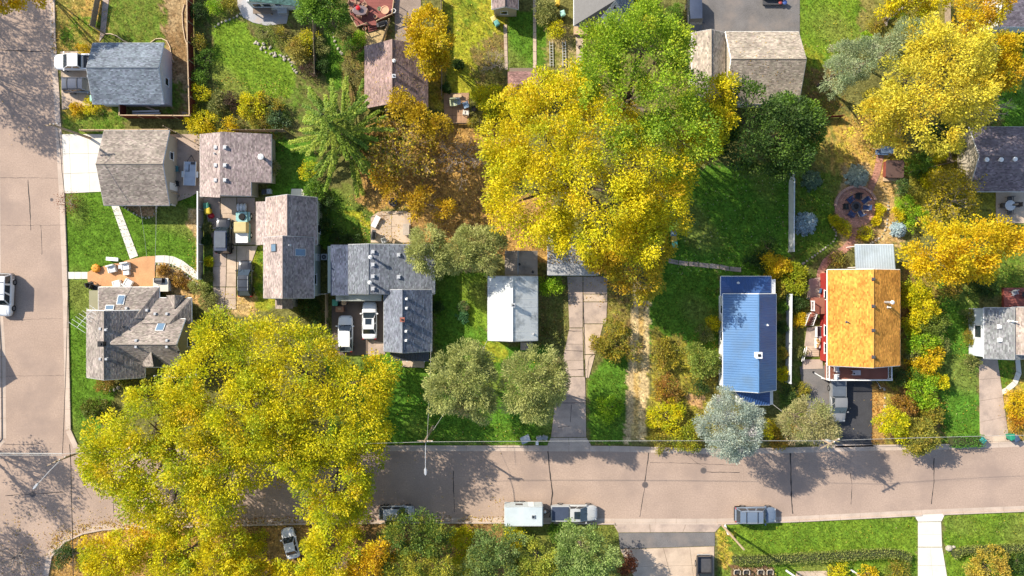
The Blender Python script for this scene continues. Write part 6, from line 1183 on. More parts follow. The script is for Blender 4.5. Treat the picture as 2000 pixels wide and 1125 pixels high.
# ---- big trees
tree('spreading yellow green maple reaching over the street corner', [(258, 880, 88), (330, 930, 95, -1), (300, 820, 80, 1), (380, 870, 85, 1.5), (225, 915, 46, -2), (205, 890, 38, -2), (285, 965, 46, -1), (350, 990, 46, -1.5), (350, 785, 52), (300, 775, 34, -1)], 7.2, YG, 3.7, .38, clump=1.25, per=70)
tree('bright yellow maple crown in the middle of the corner group', [(440, 740, 95), (480, 830, 100, 1), (400, 800, 80), (440, 920, 75, -1), (505, 900, 50, -2), (432, 650, 42, -1), (500, 700, 60), (560, 850, 60), (430, 985, 46, -1.5)], 7.8, YG, 4, .4, clump=1.3, per=70)
tree('golden maple shading the white cars on the asphalt drive', [(612, 735, 88), (690, 772, 72), (560, 700, 85), (640, 830, 85, .5), (720, 830, 60, -1), (540, 790, 80, 1), (740, 735, 36, -2)], 7.8, YEL + YG, 4, .4, clump=1.3, per=70)
tree('yellow green maple overhanging the street and the silver hatchback', [(650, 930, 75), (700, 890, 55, -1), (645, 985, 46, -1), (680, 960, 45, -1.5), (600, 900, 50)], 7, YG, 3.6, .35, clump=1.2, per=70)
tree('huge yellow tree crowning the middle of the block', [(1060, 270, 110), (1150, 300, 115, 1), (1050, 380, 100), (1170, 400, 110, .5), (1250, 330, 95), (1100, 210, 70, -1), (1075, 440, 46, -1.5), (1230, 450, 70, -1.5), (1010, 300, 65, -1.5), (1290, 400, 55, -2), (1110, 340, 80, 1), (1000, 400, 50, -2), (1190, 462, 50, -2), (1060, 200, 50, -2)], 11, YEL, 5.4, .5, clump=1.3, per=72)
tree('tall light green tree behind the huge yellow one', [(1240, 120, 105), (1288, 185, 88), (1220, 210, 90, .5), (1180, 110, 60, -1), (1292, 105, 46, -1), (1320, 265, 70), (1262, 65, 48, -1.5), (1170, 160, 60, -1)], 12.5, GY, 5.5, .45, clump=1.3, per=72)
tree('yellow orange tree squeezed beside the sandy tan roof', [(1385, 195, 45), (1390, 250, 45, -.5), (1370, 285, 40, -1)], 9, YEL, 3.6, .25, clump=1.1, per=60)
tree('orange tipped lower tree at the end of the long drive', [(1225, 500, 62), (1270, 480, 38), (1245, 545, 48, -1), (1185, 510, 34)], 8, [((.66, .52, .02), 4), ((.62, .40, .03), 3), ((.38, .38, .03), 2.5), ((.50, .26, .04), 1)], 3, .25, clump=1.1, per=58)
tree('dense dark green tree below the sandy tan roof', [(1460, 230, 62), (1500, 270, 65), (1455, 290, 50), (1530, 240, 45, -1), (1520, 310, 45, -1), (1560, 250, 35, -1.5)], 8, DGN + [((.14, .24, .03), 3)], 4, .3, clump=1.15, per=66, name='broadleaf_tree')
tree('mid green small tree beside the dense dark green one', [(1560, 225, 30), (1570, 265, 34), (1555, 300, 32), (1530, 205, 22)], 6, MGN, 2.6, .2, clump=.9, per=52, name='broadleaf_tree', ls=.3)
tree('small bright yellow tree beside the brown roofed garage', [(835, 55, 36), (850, 90, 36), (820, 85, 26), (845, 120, 24, -.5)], 6, [((.66, .50, .01), 5), ((.62, .40, .015), 2), ((.45, .40, .02), 1)], 2.6, .18, clump=.9, per=54)
tree('rich green round tree beside the red deck', [(635, 10, 40), (650, 35, 32), (615, 20, 30)], 6, MGN, 2.8, .2, clump=.9, per=60, name='broadleaf_tree', ls=.3)
tree('pale olive tree leaning over the slate roof, one of a touching pair', [(835, 475, 36), (850, 505, 34), (820, 500, 26)], 5.2, SAGE, 2.4, .2, clump=.8, per=64, name='olive_leaved_tree', ls=.36, wr=.32, out=1.0); tree('pale olive tree nearer the white cottage, one of a touching pair', [(925, 475, 36), (945, 500, 34), (900, 495, 34), (960, 470, 24)], 5.2, SAGE, 2.4, .2, clump=.8, per=64, name='olive_leaved_tree', ls=.36, wr=.32, out=1.0)
tree('sage green tree on the dark lawn before the slate house porch', [(900, 735, 58), (925, 755, 45), (875, 765, 42), (910, 705, 34), (940, 790, 30, -1)], 8, SAGE, 3.4, .25, clump=.85, per=64, name='olive_leaved_tree', ls=.36, wr=.32, out=1.0); tree('sage green tree overhanging the long concrete drive', [(1040, 730, 52), (1065, 750, 45), (1020, 765, 42), (1045, 790, 34, -1), (1080, 725, 26, -1)], 8, SAGE, 3.2, .25, clump=.85, per=64, name='olive_leaved_tree', ls=.36, wr=.32, out=1.0)
tree('great golden tree over the hot tub garden', [(1785, 180, 72), (1830, 130, 76), (1800, 220, 85), (1860, 190, 70), (1730, 230, 52, -1), (1880, 110, 45, -1), (1790, 85, 36, -1), (1700, 235, 40, -1.5)], 9.5, [((.78, .67, .06), 5), ((.68, .59, .07), 3), ((.72, .50, .03), 1.2), ((.46, .46, .05), 1.2)], 4.6, .4, clump=1.2, per=66)
tree('orange yellow tree on the east side of the great golden one', [(1945, 100, 35), (1950, 140, 36), (1925, 160, 28)], 7, ORG_, 2.8, .2, clump=.9, per=56); tree('broad orange yellow tree beyond the corrugated patio cover', [(1815, 490, 54), (1880, 482, 54), (1930, 475, 38), (1845, 520, 38), (1900, 515, 34, -1), (1785, 505, 30, -1), (1960, 472, 22, -1)], 7.5, [((.76, .57, .012), 5), ((.74, .45, .014), 3), ((.62, .54, .02), 2.4)], 3.6, .3, clump=1.1, per=64)
tree('orange tree at the back of the block by the plum roof', [(1905, 20, 38), (1930, 10, 36), (1890, 45, 24)], 7, ORG_, 3, .2, clump=1, per=58); tree('yellow tree at the back of the block near the fallen trunk', [(1770, 5, 36), (1810, 0, 30), (1740, 5, 24)], 6, YEL, 2.6, .2, clump=.95, per=50); tree('orange leaved tree hanging over the north west street corner', [(15, -5, 30), (45, -15, 34), (5, 8, 18)], 7, ORG_, 2.6, .2, base=(40, -60), clump=.9, per=54)
conifer('large drooping green spruce between garage and bungalow', 688, 276, 8.4, 15.5, [((.24, .35, .035), 4), ((.40, .46, .06), 3), ((.11, .21, .025), 3)], levels=12, droop=.34, per=760, ls=.26, dens=.62, up=.16, spread=.075)
CONI = [((.34, .42, .22), 4), ((.46, .50, .27), 3), ((.22, .30, .14), 3)]
tree('silver green conifer crown beside the great golden tree', [(1638, 145, 32), (1675, 122, 36), (1622, 168, 20, -1), (1650, 110, 22, -1)], 7.5, CONI, 3.4, .25, clump=.8, per=50, name='conifer_tree', ls=.32, wr=.3, out=1.0); tree('grey green conifer next to the fallen trunk', [(1725, 105, 32), (1755, 85, 28), (1765, 60, 18, -1)], 7.5, CONI, 3, .22, clump=.8, per=50, name='conifer_tree', ls=.32, wr=.3, out=1.0)
for lab, x, y, r in (('tree across the west street shading the top of the road', -248, -111, 75), ('tree across the west street beside the shaded road', -225, 43, 62), ('tree across the street corner shading the junction', -208, 858, 55), ('tree south west of the junction shading the leafy corner', -270, 1025, 55)):
    tree(lab, [(x, y, r), (x - 30, y - 40, r * .7), (x - 20, y + 45, r * .6)], 9, ORG_, 4, .3, clump=1.3, per=48)
tree('big silver blue spruce over the street below the blue roof', [(1425, 815, 50), (1435, 845, 48), (1400, 830, 36), (1450, 820, 34), (1425, 870, 26, -1)], 6.5, SILV, 3.6, .28, clump=.8, per=66, name='spruce_tree', ls=.28, wr=.34, out=.9)
tree('feathery pale beige tree beside the black asphalt drive', [(1575, 818, 38), (1552, 828, 30), (1600, 838, 26), (1580, 795, 18)], 6, PALE, 3.2, .2, clump=.8, per=58, name='willow_leaved_tree', ls=.32, wr=.28, out=1.1)
for lab, x, y, r, hgt, pal in (('silver spruce above the brick circle wall', 1671, 345, 1.35, 2.8, SILV), ('blue spruce against the white vinyl fence', 1570, 437, 1.5, 3.0, BLUS), ('dull green young spruce on the shaded lawn by the white fence', 1583, 353, 1.2, 2.4, [((.12, .20, .12), 3), ((.18, .26, .16), 2)]), ('low powder blue spruce above the corrugated patio cover', 1752, 448, 1.05, 1.4, BLUS)): conifer(lab, x, y, r, hgt, pal, levels=9, per=90, ls=.2, dens=1.5, droop=.2, bare=.02, up=.15)
bare('thin brown tree with sparse yellow leaves beside the spruce', 790, 320, 6.2, 8.5, n=11, depth=4, leaf=[((.54, .36, .07), 4), ((.72, .55, .03), 2.6), ((.36, .24, .08), 3), ((.34, .33, .05), 2)], nleaf=4600, ls=.32, r0=.2, name='deciduous_tree'); bare('leafless grey tree between the thin brown tree and the yellow crown', 905, 315, 4.6, 8.5, n=9, depth=4, leaf=BRN, nleaf=700, r0=.16)
tree('orange yellow leaf clumps hanging low over the pink tan patio', [(770, 375, 22), (805, 405, 26), (745, 345, 20), (830, 380, 18), (870, 410, 20, -.6)], 4.5, [((.58, .40, .015), 5), ((.56, .30, .02), 2), ((.36, .25, .03), 2)], 1.6, .14, clump=.8, per=24, name='deciduous_tree'); tree('bright yellow boughs against the brown garage end', [(785, 210, 24), (820, 235, 26), (858, 248, 20), (778, 190, 15)], 6, [((.60, .42, .012), 5), ((.45, .30, .02), 3), ((.40, .36, .02), 1)], 2, .16, clump=.8, per=26, name='deciduous_tree')
bare('grey leafless brush beside the great golden tree', 1905, 90, 4, 5, n=7, depth=4, name='bare_tree'); bare('dry grey brush pile below the orange yellow tree', 1915, 215, 3.2, 4.5, n=9, depth=4, name='bare_shrub', cat='shrub'); bare('twiggy tree with scattered yellow leaves above the broad orange one', 1835, 385, 4.8, 6, n=9, depth=4, leaf=[((.56, .44, .02), 4), ((.40, .34, .05), 2)], nleaf=3800, r0=.12, name='deciduous_tree')
bare('tangle of bare grey twigs in the street corner leaves', 35, 1085, 4.2, 5, n=10, depth=4, name='bare_tree'); bare('small bare twigs beside the dark yew at the corner', 150, 1075, 2.2, 3, n=7, depth=4, name='bare_shrub', cat='shrub'); bare('bare branches among the yellow trees south of the white car', 690, 1105, 3.2, 5, n=8, depth=4, name='bare_tree'); bare('reddish bare shrub on the west lawn corner by the kerb', 139, 398, 1.7, 1.6, n=10, depth=3, name='bare_shrub', cat='shrub', r0=.05, leaf=RED, nleaf=500, ls=.14)
bare('grey leafless bush on the leafy lawn beside the north path', 965, 130, 2.4, 2.6, n=9, depth=4, name='bare_shrub', cat='shrub', r0=.06)
p = G(1752, 22); t = thing('fallen_trunk', 'pale fallen tree trunk lying by the north east garden', 'log', (p.x, p.y, 0)); MB().tube([(-1.3, -1.0, .25), (0, 0, .3), (1.4, 1.0, .35), (2.2, 2.2, .5)], [.25, .2, .16, .08], 8).build('log', TWIG, t); MB().tube([(-1.3, -1.0, .25), (-1.5, -1.5, .2), (-1.35, -1.9, .1)], [.25, .2, .1], 7).build('root_end', TWIG, t)
# ---- south edge trees
for lab, L, zc, pal in (('yellow tree across the street over the leaf covered corner', [(215, 1085, 45), (255, 1070, 38), (230, 1120, 45)], 5.5, YEL), ('golden tree beside it across the street', [(330, 1085, 42), (370, 1070, 38), (350, 1120, 40)], 5.5, YG), ('tall yellow tree across the street below the maples', [(440, 1070, 45), (430, 1110, 45), (480, 1110, 35)], 6, YEL), ('yellow tree across the street behind the white askew car', [(560, 1130, 34), (612, 1122, 28), (510, 1125, 28)], 5.5, YEL), ('yellow green tree across the street between the askew car and the hatchback', [(640, 1060, 40), (665, 1095, 42), (620, 1115, 36)], 6, YG), ('orange gold tree across the street beside the dark green hatchback tree', [(715, 1110, 36), (740, 1080, 28)], 5.5, ORG_)):
    tree(lab, L, zc, pal, 2.6, .2, clump=.95, per=50)
for lab, L, zc, pal in (('dark green tree covering the silver hatchback', [(800, 1035, 40), (840, 1050, 38), (775, 1040, 26), (860, 1025, 24)], 5, [((.10, .18, .03), 4), ((.18, .27, .04), 3), ((.42, .40, .05), 1.2)]), ('mottled yellow and green tree across the street', [(815, 1095, 42), (860, 1100, 38), (780, 1115, 36)], 5, [((.46, .44, .05), 3), ((.20, .28, .04), 4), ((.56, .50, .05), 2)]), ('blue green bushy tree across the street below the camper', [(950, 1080, 38), (985, 1065, 38), (930, 1115, 36), (980, 1110, 36)], 4.5, [((.20, .30, .08), 4), ((.30, .38, .12), 3), ((.12, .20, .05), 2), ((.40, .40, .06), 1)]), ('lime yellow tree between the blue green and the fresh green ones', [(1050, 1090, 34), (1070, 1115, 30), (1030, 1115, 28)], 4.5, [((.46, .46, .06), 4), ((.30, .38, .05), 3)]), ('fresh green rounded tree beside the tan concrete drive', [(1135, 1060, 42), (1165, 1085, 38), (1115, 1095, 42), (1150, 1118, 36)], 5, [((.28, .40, .10), 4), ((.38, .47, .15), 3), ((.15, .25, .05), 2)])):
    tree(lab, L, zc, pal, 2.4, .18, clump=.85, per=52, name='broadleaf_tree', ls=.28)
shrub('rust red shrub at the corner of the tan concrete drive', 1222, 1102, 24, 2.4, RED); shrub('dark green yew at the leaf covered street corner', 130, 1080, 22, 2.6, DGN, ls=.2); shrub('orange yellow dome shrub in the south east lawn', 1932, 1110, 50, 2.6, [((.62, .48, .06), 4), ((.60, .38, .05), 2), ((.40, .36, .08), 3)]); shrub('small yellow shrub at the lawn bed near the wicker chairs', 1640, 1118, 20, 1.2, YEL); shrub('green and gold shrub at the lawn bed near the wide path', 1755, 1115, 26, 1.2, MIX); shrub('amber shrub between the planks in the lawn bed', 1695, 1120, 18, 1.0, ORG_); shrub('dark green shrub behind the orange yellow dome', 1990, 1100, 18, 1.4, DGN)
# ---- shrubs, block by block
SH = [
 # flower garden in the north west
 ('yellow shrub at the fence end of the flower garden', 395, 240, 30, 1.8, YEL), ('golden shrub beside the bungalow fence', 445, 255, 26, 1.6, ORG_), ('olive shrub below the purple bush', 425, 205, 24, 1.5, OLV), ('dark purple round bush in the flower garden', 453, 193, 17, 1.4, PURP), ('yellow green shrub between the purple bush and the bright lawn', 490, 205, 28, 1.8, YG), ('mixed shrub in the flower garden under the bright lawn', 525, 200, 26, 1.6, MIX), ('green shrub by the fence at the top of the flower garden', 390, 155, 20, 1.5, MGN), ('yellow olive shrub by the long red fence', 393, 180, 18, 1.4, YG), ('dark green climber on the long red fence', 388, 25, 16, 1.6, DGN), ('brown green climber lower on the long red fence', 392, 80, 20, 1.5, MIX), ('deep green shrub between the long red fence and the bright lawn', 400, 115, 18, 1.3, MGN), ('lime shrub at the top between the long red fence and the bright lawn', 420, 12, 18, 1.6, LIM), ('tan green shrub beside the grey blue patio', 448, 10, 14, 1.2, MIX),
 ('clipped yellow globe bush in the boulder bed', 583, 98, 24, 2.0, [((.46, .38, .06), 4), ((.38, .33, .08), 3)]), ('orange flecked shrub above the boulders', 545, 68, 20, 1.1, MIX), ('mixed shrub below the white walled house', 515, 62, 20, 1.1, OLV), ('olive green shrub behind the yellow globe bush', 600, 80, 20, 1.4, YG), ('green yellow shrub on the far side of the dark fence', 628, 92, 16, 1.4, OLV), ('plum coloured bush under the yellow globe', 603, 140, 18, 1.3, PURP), ('green shrub against the narrow shaded lawn', 628, 128, 15, 1.4, DGN), ('fresh green bush beside the brown garage corner', 683, 90, 20, 1.5, MGN), ('small dark shrub below the red deck', 672, 62, 16, 1.2, OLV), ('mid green bush near the gravel pad', 700, 78, 14, 1.1, LIM), ('clipped tan green hedge block beside the brown garage', 692, 140, 22, 1.6, [((.30, .27, .09), 4), ((.36, .26, .10), 2), ((.16, .20, .05), 2)]), ('green shrub by the garage corner below the gravel pad', 712, 110, 14, 1.2, MGN),
 ('blue green creeping shrub at the foot of the great spruce', 535, 225, 26, 1.2, [((.13, .22, .10), 3), ((.20, .28, .08), 2)]), ('orange and dark shrub below the flower garden', 505, 240, 22, 1.3, MIX), ('green bush between spruce and long brown house', 618, 372, 24, 1.8, MGN), ('dark green bush at the back corner of the long brown house', 632, 400, 20, 1.6, DGN), ('yellow shrub touching the spruce skirt', 605, 335, 18, 1.2, YG), ('tan rounded shrub against the bungalow end', 534, 330, 14, 1.3, PALE), ('dark shrub along the pale green wall', 632, 440, 14, 1.6, DGN), ('dark green shrub farther along the pale green wall', 634, 470, 12, 1.3, MGN),
 # north centre
 ('olive rough shrub by the north dirt path', 1068, 30, 24, 2.2, OLV), ('olive bush with the ladder beneath', 1085, 58, 20, 2.0, YG), ('yellow green bush beside the small brick patio', 955, 200, 34, 3.0, YG), ('lime yellow bush under the little shed', 985, 215, 22, 2.2, YEL), ('dark yellow bush below the small brick patio', 935, 240, 18, 1.6, MIX), ('green vine at the edge of the north asphalt court', 1318, 25, 16, 1.4, MGN), ('small dark shrub on the leafy north lawn', 895, 127, 9, .8, DGN), ('dark evergreen beside the grey hip roof', 1252, 5, 12, 2.2, DGN), ('little green bush by the fence post on the leafy lawn', 872, 173, 9, .9, DGN),
 # east gardens
 ('bright green bush at the head of the lawn by the tan house', 1765, 50, 22, 1.8, MGN), ('lime bush on the edge of the sunny north east lawn', 1692, 75, 12, 1.0, LIM), ('pinkish pale bush beside the lime one', 1737, 78, 10, .8, PALE), ('brown green bush by the pale fallen trunk', 1712, 45, 22, 1.1, MIX), ('green bush under the great golden tree by the slanting fence', 1795, 320, 26, 2.0, MGN), ('yellow green bush above the slanting fence', 1830, 300, 22, 2.2, YG), ('dark tall bush behind the slanting fence', 1835, 262, 24, 2.4, DGN), ('olive bush below the slanting fence', 1815, 350, 24, 1.6, YG), ('blue green bush beside the brick path junction', 1760, 365, 20, 1.2, [((.14, .24, .08), 3), ((.20, .30, .05), 2)]), ('lime yellow bush between the soil bed and twiggy tree', 1768, 400, 18, 1.5, LIM), ('yellow bush above the powder blue spruce', 1752, 420, 14, 1.2, YEL), ('green lime bush beside the powder blue spruce', 1790, 430, 26, 1.8, LIM), ('yellow green bush against the purple roofed garage', 1885, 350, 24, 2.0, YG), ('gold bush at the corner of the purple roofed garage', 1895, 330, 14, 1.6, YEL), ('grey green vine on the wall of the purple roofed garage', 1880, 290, 20, 1.8, OLV),
 ('golden flower border on the west rim of the brick circle', 1632, 430, 12, .7, YEL), ('yellow green border below the brick circle', 1648, 448, 14, .8, YG), ('yellow border on the east rim of the brick circle', 1717, 410, 11, .7, YEL), ('yellow olive clump below the brick circle on the soil side', 1690, 455, 16, .8, YG), ('brown green clump between brick path and corrugated patio cover', 1635, 505, 20, 1.0, MIX), ('gold clump on the north rim of the brick path', 1712, 432, 9, .6, YEL),
 ('yellow tree-like bush by the break in the white fence', 1515, 522, 28, 3.0, ORG_), ('lime yellow bush overhanging the break in the white fence', 1548, 548, 30, 2.8, [((.40, .42, .02), 4), ((.30, .38, .02), 3), ((.52, .42, .02), 1)]), ('orange green bush under the lime yellow one', 1522, 565, 20, 2.0, MIX), ('dark green bush above the blue roof gable end', 1480, 505, 26, 1.8, DGN), ('dark bush at the stepping path end', 1500, 480, 22, 1.6, DGN), ('green bush beside the side porch of the red house', 1562, 590, 22, 1.6, DGN), ('gold bush below the side porch of the red house', 1562, 625, 14, 1.2, ORG_), ('green climber between the blue roof and white fence', 1526, 640, 11, 1.4, DGN), ('olive climber between the blue roof and white fence', 1526, 690, 12, 1.4, MIX), ('dark climber between the blue roof and white fence top', 1526, 600, 10, 1.4, MGN), ('yellow brown bush at the foot of the white fence', 1528, 730, 13, 1.2, YG), ('green dome at the lower end of the white fence', 1540, 770, 20, 1.4, DGN), ('grey green bush on the house side of the white fence', 1560, 690, 12, 1.0, OLV), ('mixed bush beside the grey asphalt corner', 1560, 760, 18, 1.2, MIX), ('orange brown bush at the street beside the pale beige tree', 1525, 850, 26, 2.0, [((.46, .27, .03), 4), ((.28, .24, .04), 3), ((.50, .40, .03), 2)]), ('yellow green bush at the street below the pale beige tree', 1500, 840, 18, 1.6, YG),
 # row right of the red house
 ('yellow green bush first in the row beside the orange roof', 1785, 575, 24, 2.4, YG), ('gold bush second in the row beside the orange roof', 1800, 605, 26, 2.6, YEL), ('green bush third in the row beside the orange roof', 1822, 630, 26, 2.4, [((.22, .28, .04), 3), ((.14, .20, .03), 3)]), ('lime bush fourth in the row beside the orange roof', 1805, 665, 28, 2.4, LIM), ('dark olive bush between lime and orange ones', 1838, 672, 16, 1.8, OLV), ('orange gold bush fifth in the row beside the orange roof', 1808, 705, 30, 2.4, ORG_), ('dark green bush at the red deck corner', 1750, 735, 18, 1.6, DGN), ('lime green bush below the orange gold one', 1800, 760, 28, 2.2, LIM), ('brown twiggy bush beside the rust mulch', 1770, 790, 26, 1.8, BRN), ('yellow green bush on the street beside the rust mulch', 1745, 830, 34, 4.2, YG), ('olive yellow bush on the street near the clipped hedge', 1795, 855, 36, 5.0, [((.34, .32, .05), 3), ((.20, .24, .04), 3), ((.46, .36, .04), 2)]), ('dark gold bush below the lime green one', 1820, 805, 24, 2.0, MIX), ('brown green bush at the top of the shaded lawn', 1850, 565, 24, 1.6, MIX), ('green bush at the head of the shaded lawn by the dark red deck', 1920, 560, 24, 1.6, DGN), ('olive shrub against the pale blue wall', 1893, 620, 16, 1.2, OLV), ('second olive shrub lower along the pale blue wall', 1893, 660, 14, 1.1, MIX), ('small bush at the corner of the pink drive', 1900, 705, 16, 1.2, OLV), ('orange shrub bed beside the pink drive', 1985, 790, 26, 1.4, ORG_), ('orange red shrub below it beside the pink drive', 1988, 830, 22, 1.4, [((.50, .20, .02), 4), ((.56, .36, .02), 3)]),
 # centre south
 ('round bright green bush at the head of the long drive', 1079, 556, 23, 2.4, LIM), ('broad tawny green shrub beside the dirt track', 1200, 675, 41, 2.6, MIX), ('clump of clipped lime green balls on the drive lawn', 1190, 795, 25, 1.4, LIM), ('gold shrub against the white wall of the blue roofed house', 1392, 630, 14, 1.4, YEL), ('dull green shrub beside the blue roofed house', 1375, 650, 18, 1.4, OLV), ('large yellow green bush along the blue roofed house', 1375, 705, 38, 2.8, [((.28, .36, .06), 4), ((.38, .40, .08), 2), ((.16, .25, .04), 2)]), ('brown and green bush beside the dirt track on the lawn', 1298, 690, 30, 1.8, MIX), ('reddish gold bush below the brown and green one', 1300, 760, 30, 1.6, [((.40, .18, .05), 3), ((.50, .34, .03), 3), ((.25, .22, .05), 2)]), ('yellow green bush by the dirt track near the street', 1300, 815, 36, 1.8, YG), ('lime gold bush at the street beside the silver spruce', 1345, 850, 34, 2.0, [((.40, .40, .02), 3), ((.25, .32, .03), 3), ((.50, .36, .03), 1)]), ('low yellow bush at the street end of the dirt track', 1290, 862, 24, 1.3, MIX), ('spiky dark bush under the large yellow green one', 1365, 755, 18, 1.2, DGN),
 # west
 ('orange mounded bush behind the corner house', 205, 748, 18, 1.2, [((.40, .22, .04), 4), ((.30, .24, .04), 2)]), ('green brown shrub under the maple at the west lawn', 185, 795, 28, 1.8, [((.16, .20, .03), 3), ((.24, .22, .04), 2), ((.10, .15, .02), 2)]), ('mixed low shrub along the corner house wall', 250, 745, 16, 1.0, MIX), ('dark plant by the corner house porch', 352, 742, 14, 1.0, DGN), ('dark creeper along the porch posts', 372, 735, 12, 1.0, DGN), ('spiky pale green grass clump at the drive fence end', 392, 562, 17, 1.4, [((.30, .34, .08), 4), ((.40, .40, .12), 2)]), ('leafy green strip bush beside the shared drive', 408, 590, 16, 1.2, OLV), ('creeper below the dark off-roader along the fence', 405, 470, 9, .8, DGN), ('yellow green creeper lower along the drive fence', 407, 510, 9, .8, YG), ('brown green creeper at the bin end of the drive fence', 406, 445, 9, .8, OLV), ('spotted creeper at the low end of the drive fence', 405, 540, 9, .8, OLV), ('dark green bush beside the entry gable of the long brown house', 600, 600, 24, 1.6, DGN), ('second dark green bush by the drive fence', 622, 625, 18, 1.5, DGN), ('green shrub at the slate house east wall', 855, 600, 10, 1.1, DGN), ('pale green plant with a brown heart on the sunny lawn', 905, 600, 10, .7, [((.14, .26, .07), 3), ((.26, .18, .10), 1)]), ('dark green plant below the pale one on the lawn', 903, 618, 11, .7, [((.07, .20, .08), 3), ((.12, .26, .09), 2)]), ('yellow shrubs by the wall of the blue grey garage', 180, 208, 16, .9, YEL), ('gold shrub beside the garage drive of the blue grey roof', 150, 213, 13, .8, ORG_), ('golden grass bed above the white pickup', 165, 100, 15, .7, ORG_), ('green scrub bush in the shaded side of the cottage', 1075, 660, 24, .9, OLV), ('orange leaved bush in the mulch below the orange patio', 345, 545, 14, .7, BRN), ('rusty clump in the mulch below the orange patio', 320, 528, 10, .6, BRN), ('small rust clump at the curved walk', 365, 558, 10, .6, BRN), ('dark ivy clump behind the slate house roof', 690, 470, 14, .8, DGN), ('shaded green bush behind the slate house roof', 660, 465, 16, 1.0, DGN),
]
for lab, x, y, r, hgt, pal in SH:
    if 'row beside the orange roof' in lab or 'orange gold one' in lab or 'lime and orange' in lab: r *= 1.25
    shrub(lab, x, y, r, hgt, pal, ls=.26 if r > 22 else .2, name='bush' if r < 15 else 'shrub')
for lab, x, y, r, hgt, pal in (('yellow thicket between the silver hatchback and camper', 905, 1050, 26, 2.6, YG), ('olive thicket below the camper wheels', 905, 1095, 28, 3.0, YG), ('low green thicket behind the silver pickup', 1090, 1045, 24, 1.6, MGN), ('yellow green thicket beside the fresh green tree', 1010, 1050, 20, 2.0, YG), ('golden undergrowth at the foot of the corner group', 300, 1055, 26, 1.6, ORG_), ('olive gold undergrowth between the askew car and the kerb corner', 500, 1060, 24, 1.8, YG), ('yellow undergrowth beside the green yew', 175, 1100, 24, 1.8, YEL), ('gold undergrowth under the overhanging maple', 690, 1045, 22, 1.8, YG), ('mixed thicket beside the shaded lawn and lime bush', 1835, 745, 16, 1.6, YG), ('yellow filler bush against the orange roof wall', 1780, 640, 16, 1.8, YG), ('olive filler bush against the orange roof wall', 1783, 690, 14, 1.6, OLV), ('green filler bush by the deck corner', 1785, 735, 16, 1.6, MGN)): shrub(lab, x, y, r, hgt, pal, ls=.26)
# clipped hedges
def hedge(label, pts, w, hgt, pal=HEDG):
    P = [G(*p).to_2d() for p in pts]; c = P[0]; t = thing('hedge', label, 'hedge', (c.x, c.y, 0)); mb = MB(); pos, nor = [], []
    for a, b in zip(P, P[1:]):
        d = b - a; u = d.normalized(); n = Vector((-u.y, u.x)); q = (a + b) / 2 - c; mb.box((q.x, q.y, hgt * .42), (d.length, w * .7, hgt * .84), math.atan2(u.y, u.x)); k = int(d.length * (w + 2 * hgt) * 90)
        f = rng.random(k); s_ = rng.random(k) * (w + 2 * hgt) - hgt
        for i in range(k):
            o = a + d * float(f[i]) - c; sv = float(s_[i])
            if sv < 0: pos.append((o.x - n.x * w / 2, o.y - n.y * w / 2, hgt + sv)); nor.append((-n.x, -n.y, .3))
            elif sv > w: pos.append((o.x + n.x * w / 2, o.y + n.y * w / 2, hgt - (sv - w))); nor.append((n.x, n.y, .3))
            else: pos.append((o.x + n.x * (sv - w / 2), o.y + n.y * (sv - w / 2), hgt)); nor.append((0, 0, 1))
    pos, nor = np.array(pos), np.array(nor); k = len(pos); pos += rng.normal(0, .05, pos.shape); pos[:, 2] = np.maximum(pos[:, 2], .03); C = pick(pal, k) * np.clip(rng.normal(1, .2, k), .5, 1.5)[:, None]; L = .15 * rng.uniform(.7, 1.3, k); TRIS[0] += 2 * k
    mb.build('branches', mat('hedge_core', (.05, .06, .02), .95), t); leaves('foliage', pos, unit(nor + rng.normal(0, .6, (k, 3))), unit(nor + rng.normal(0, .5, (k, 3))), L, L * .6, C, t)
hedge('long low clipped hedge across the south lawn before the wicker chairs', [(1430, 1091), (1500, 1090), (1600, 1085), (1720, 1078), (1750, 1079), (1775, 1088)], .95, .8); hedge('clipped hedge curving across the far south east lawn', [(1858, 1082), (1880, 1073), (1920, 1070), (2060, 1066)], .8, .75); hedge('bright green clipped hedge at the street beside the shaded lawn', [(1852, 860), (1912, 858)], 1.3, 1.2, [((.10, .26, .03), 4), ((.16, .32, .04), 2)])
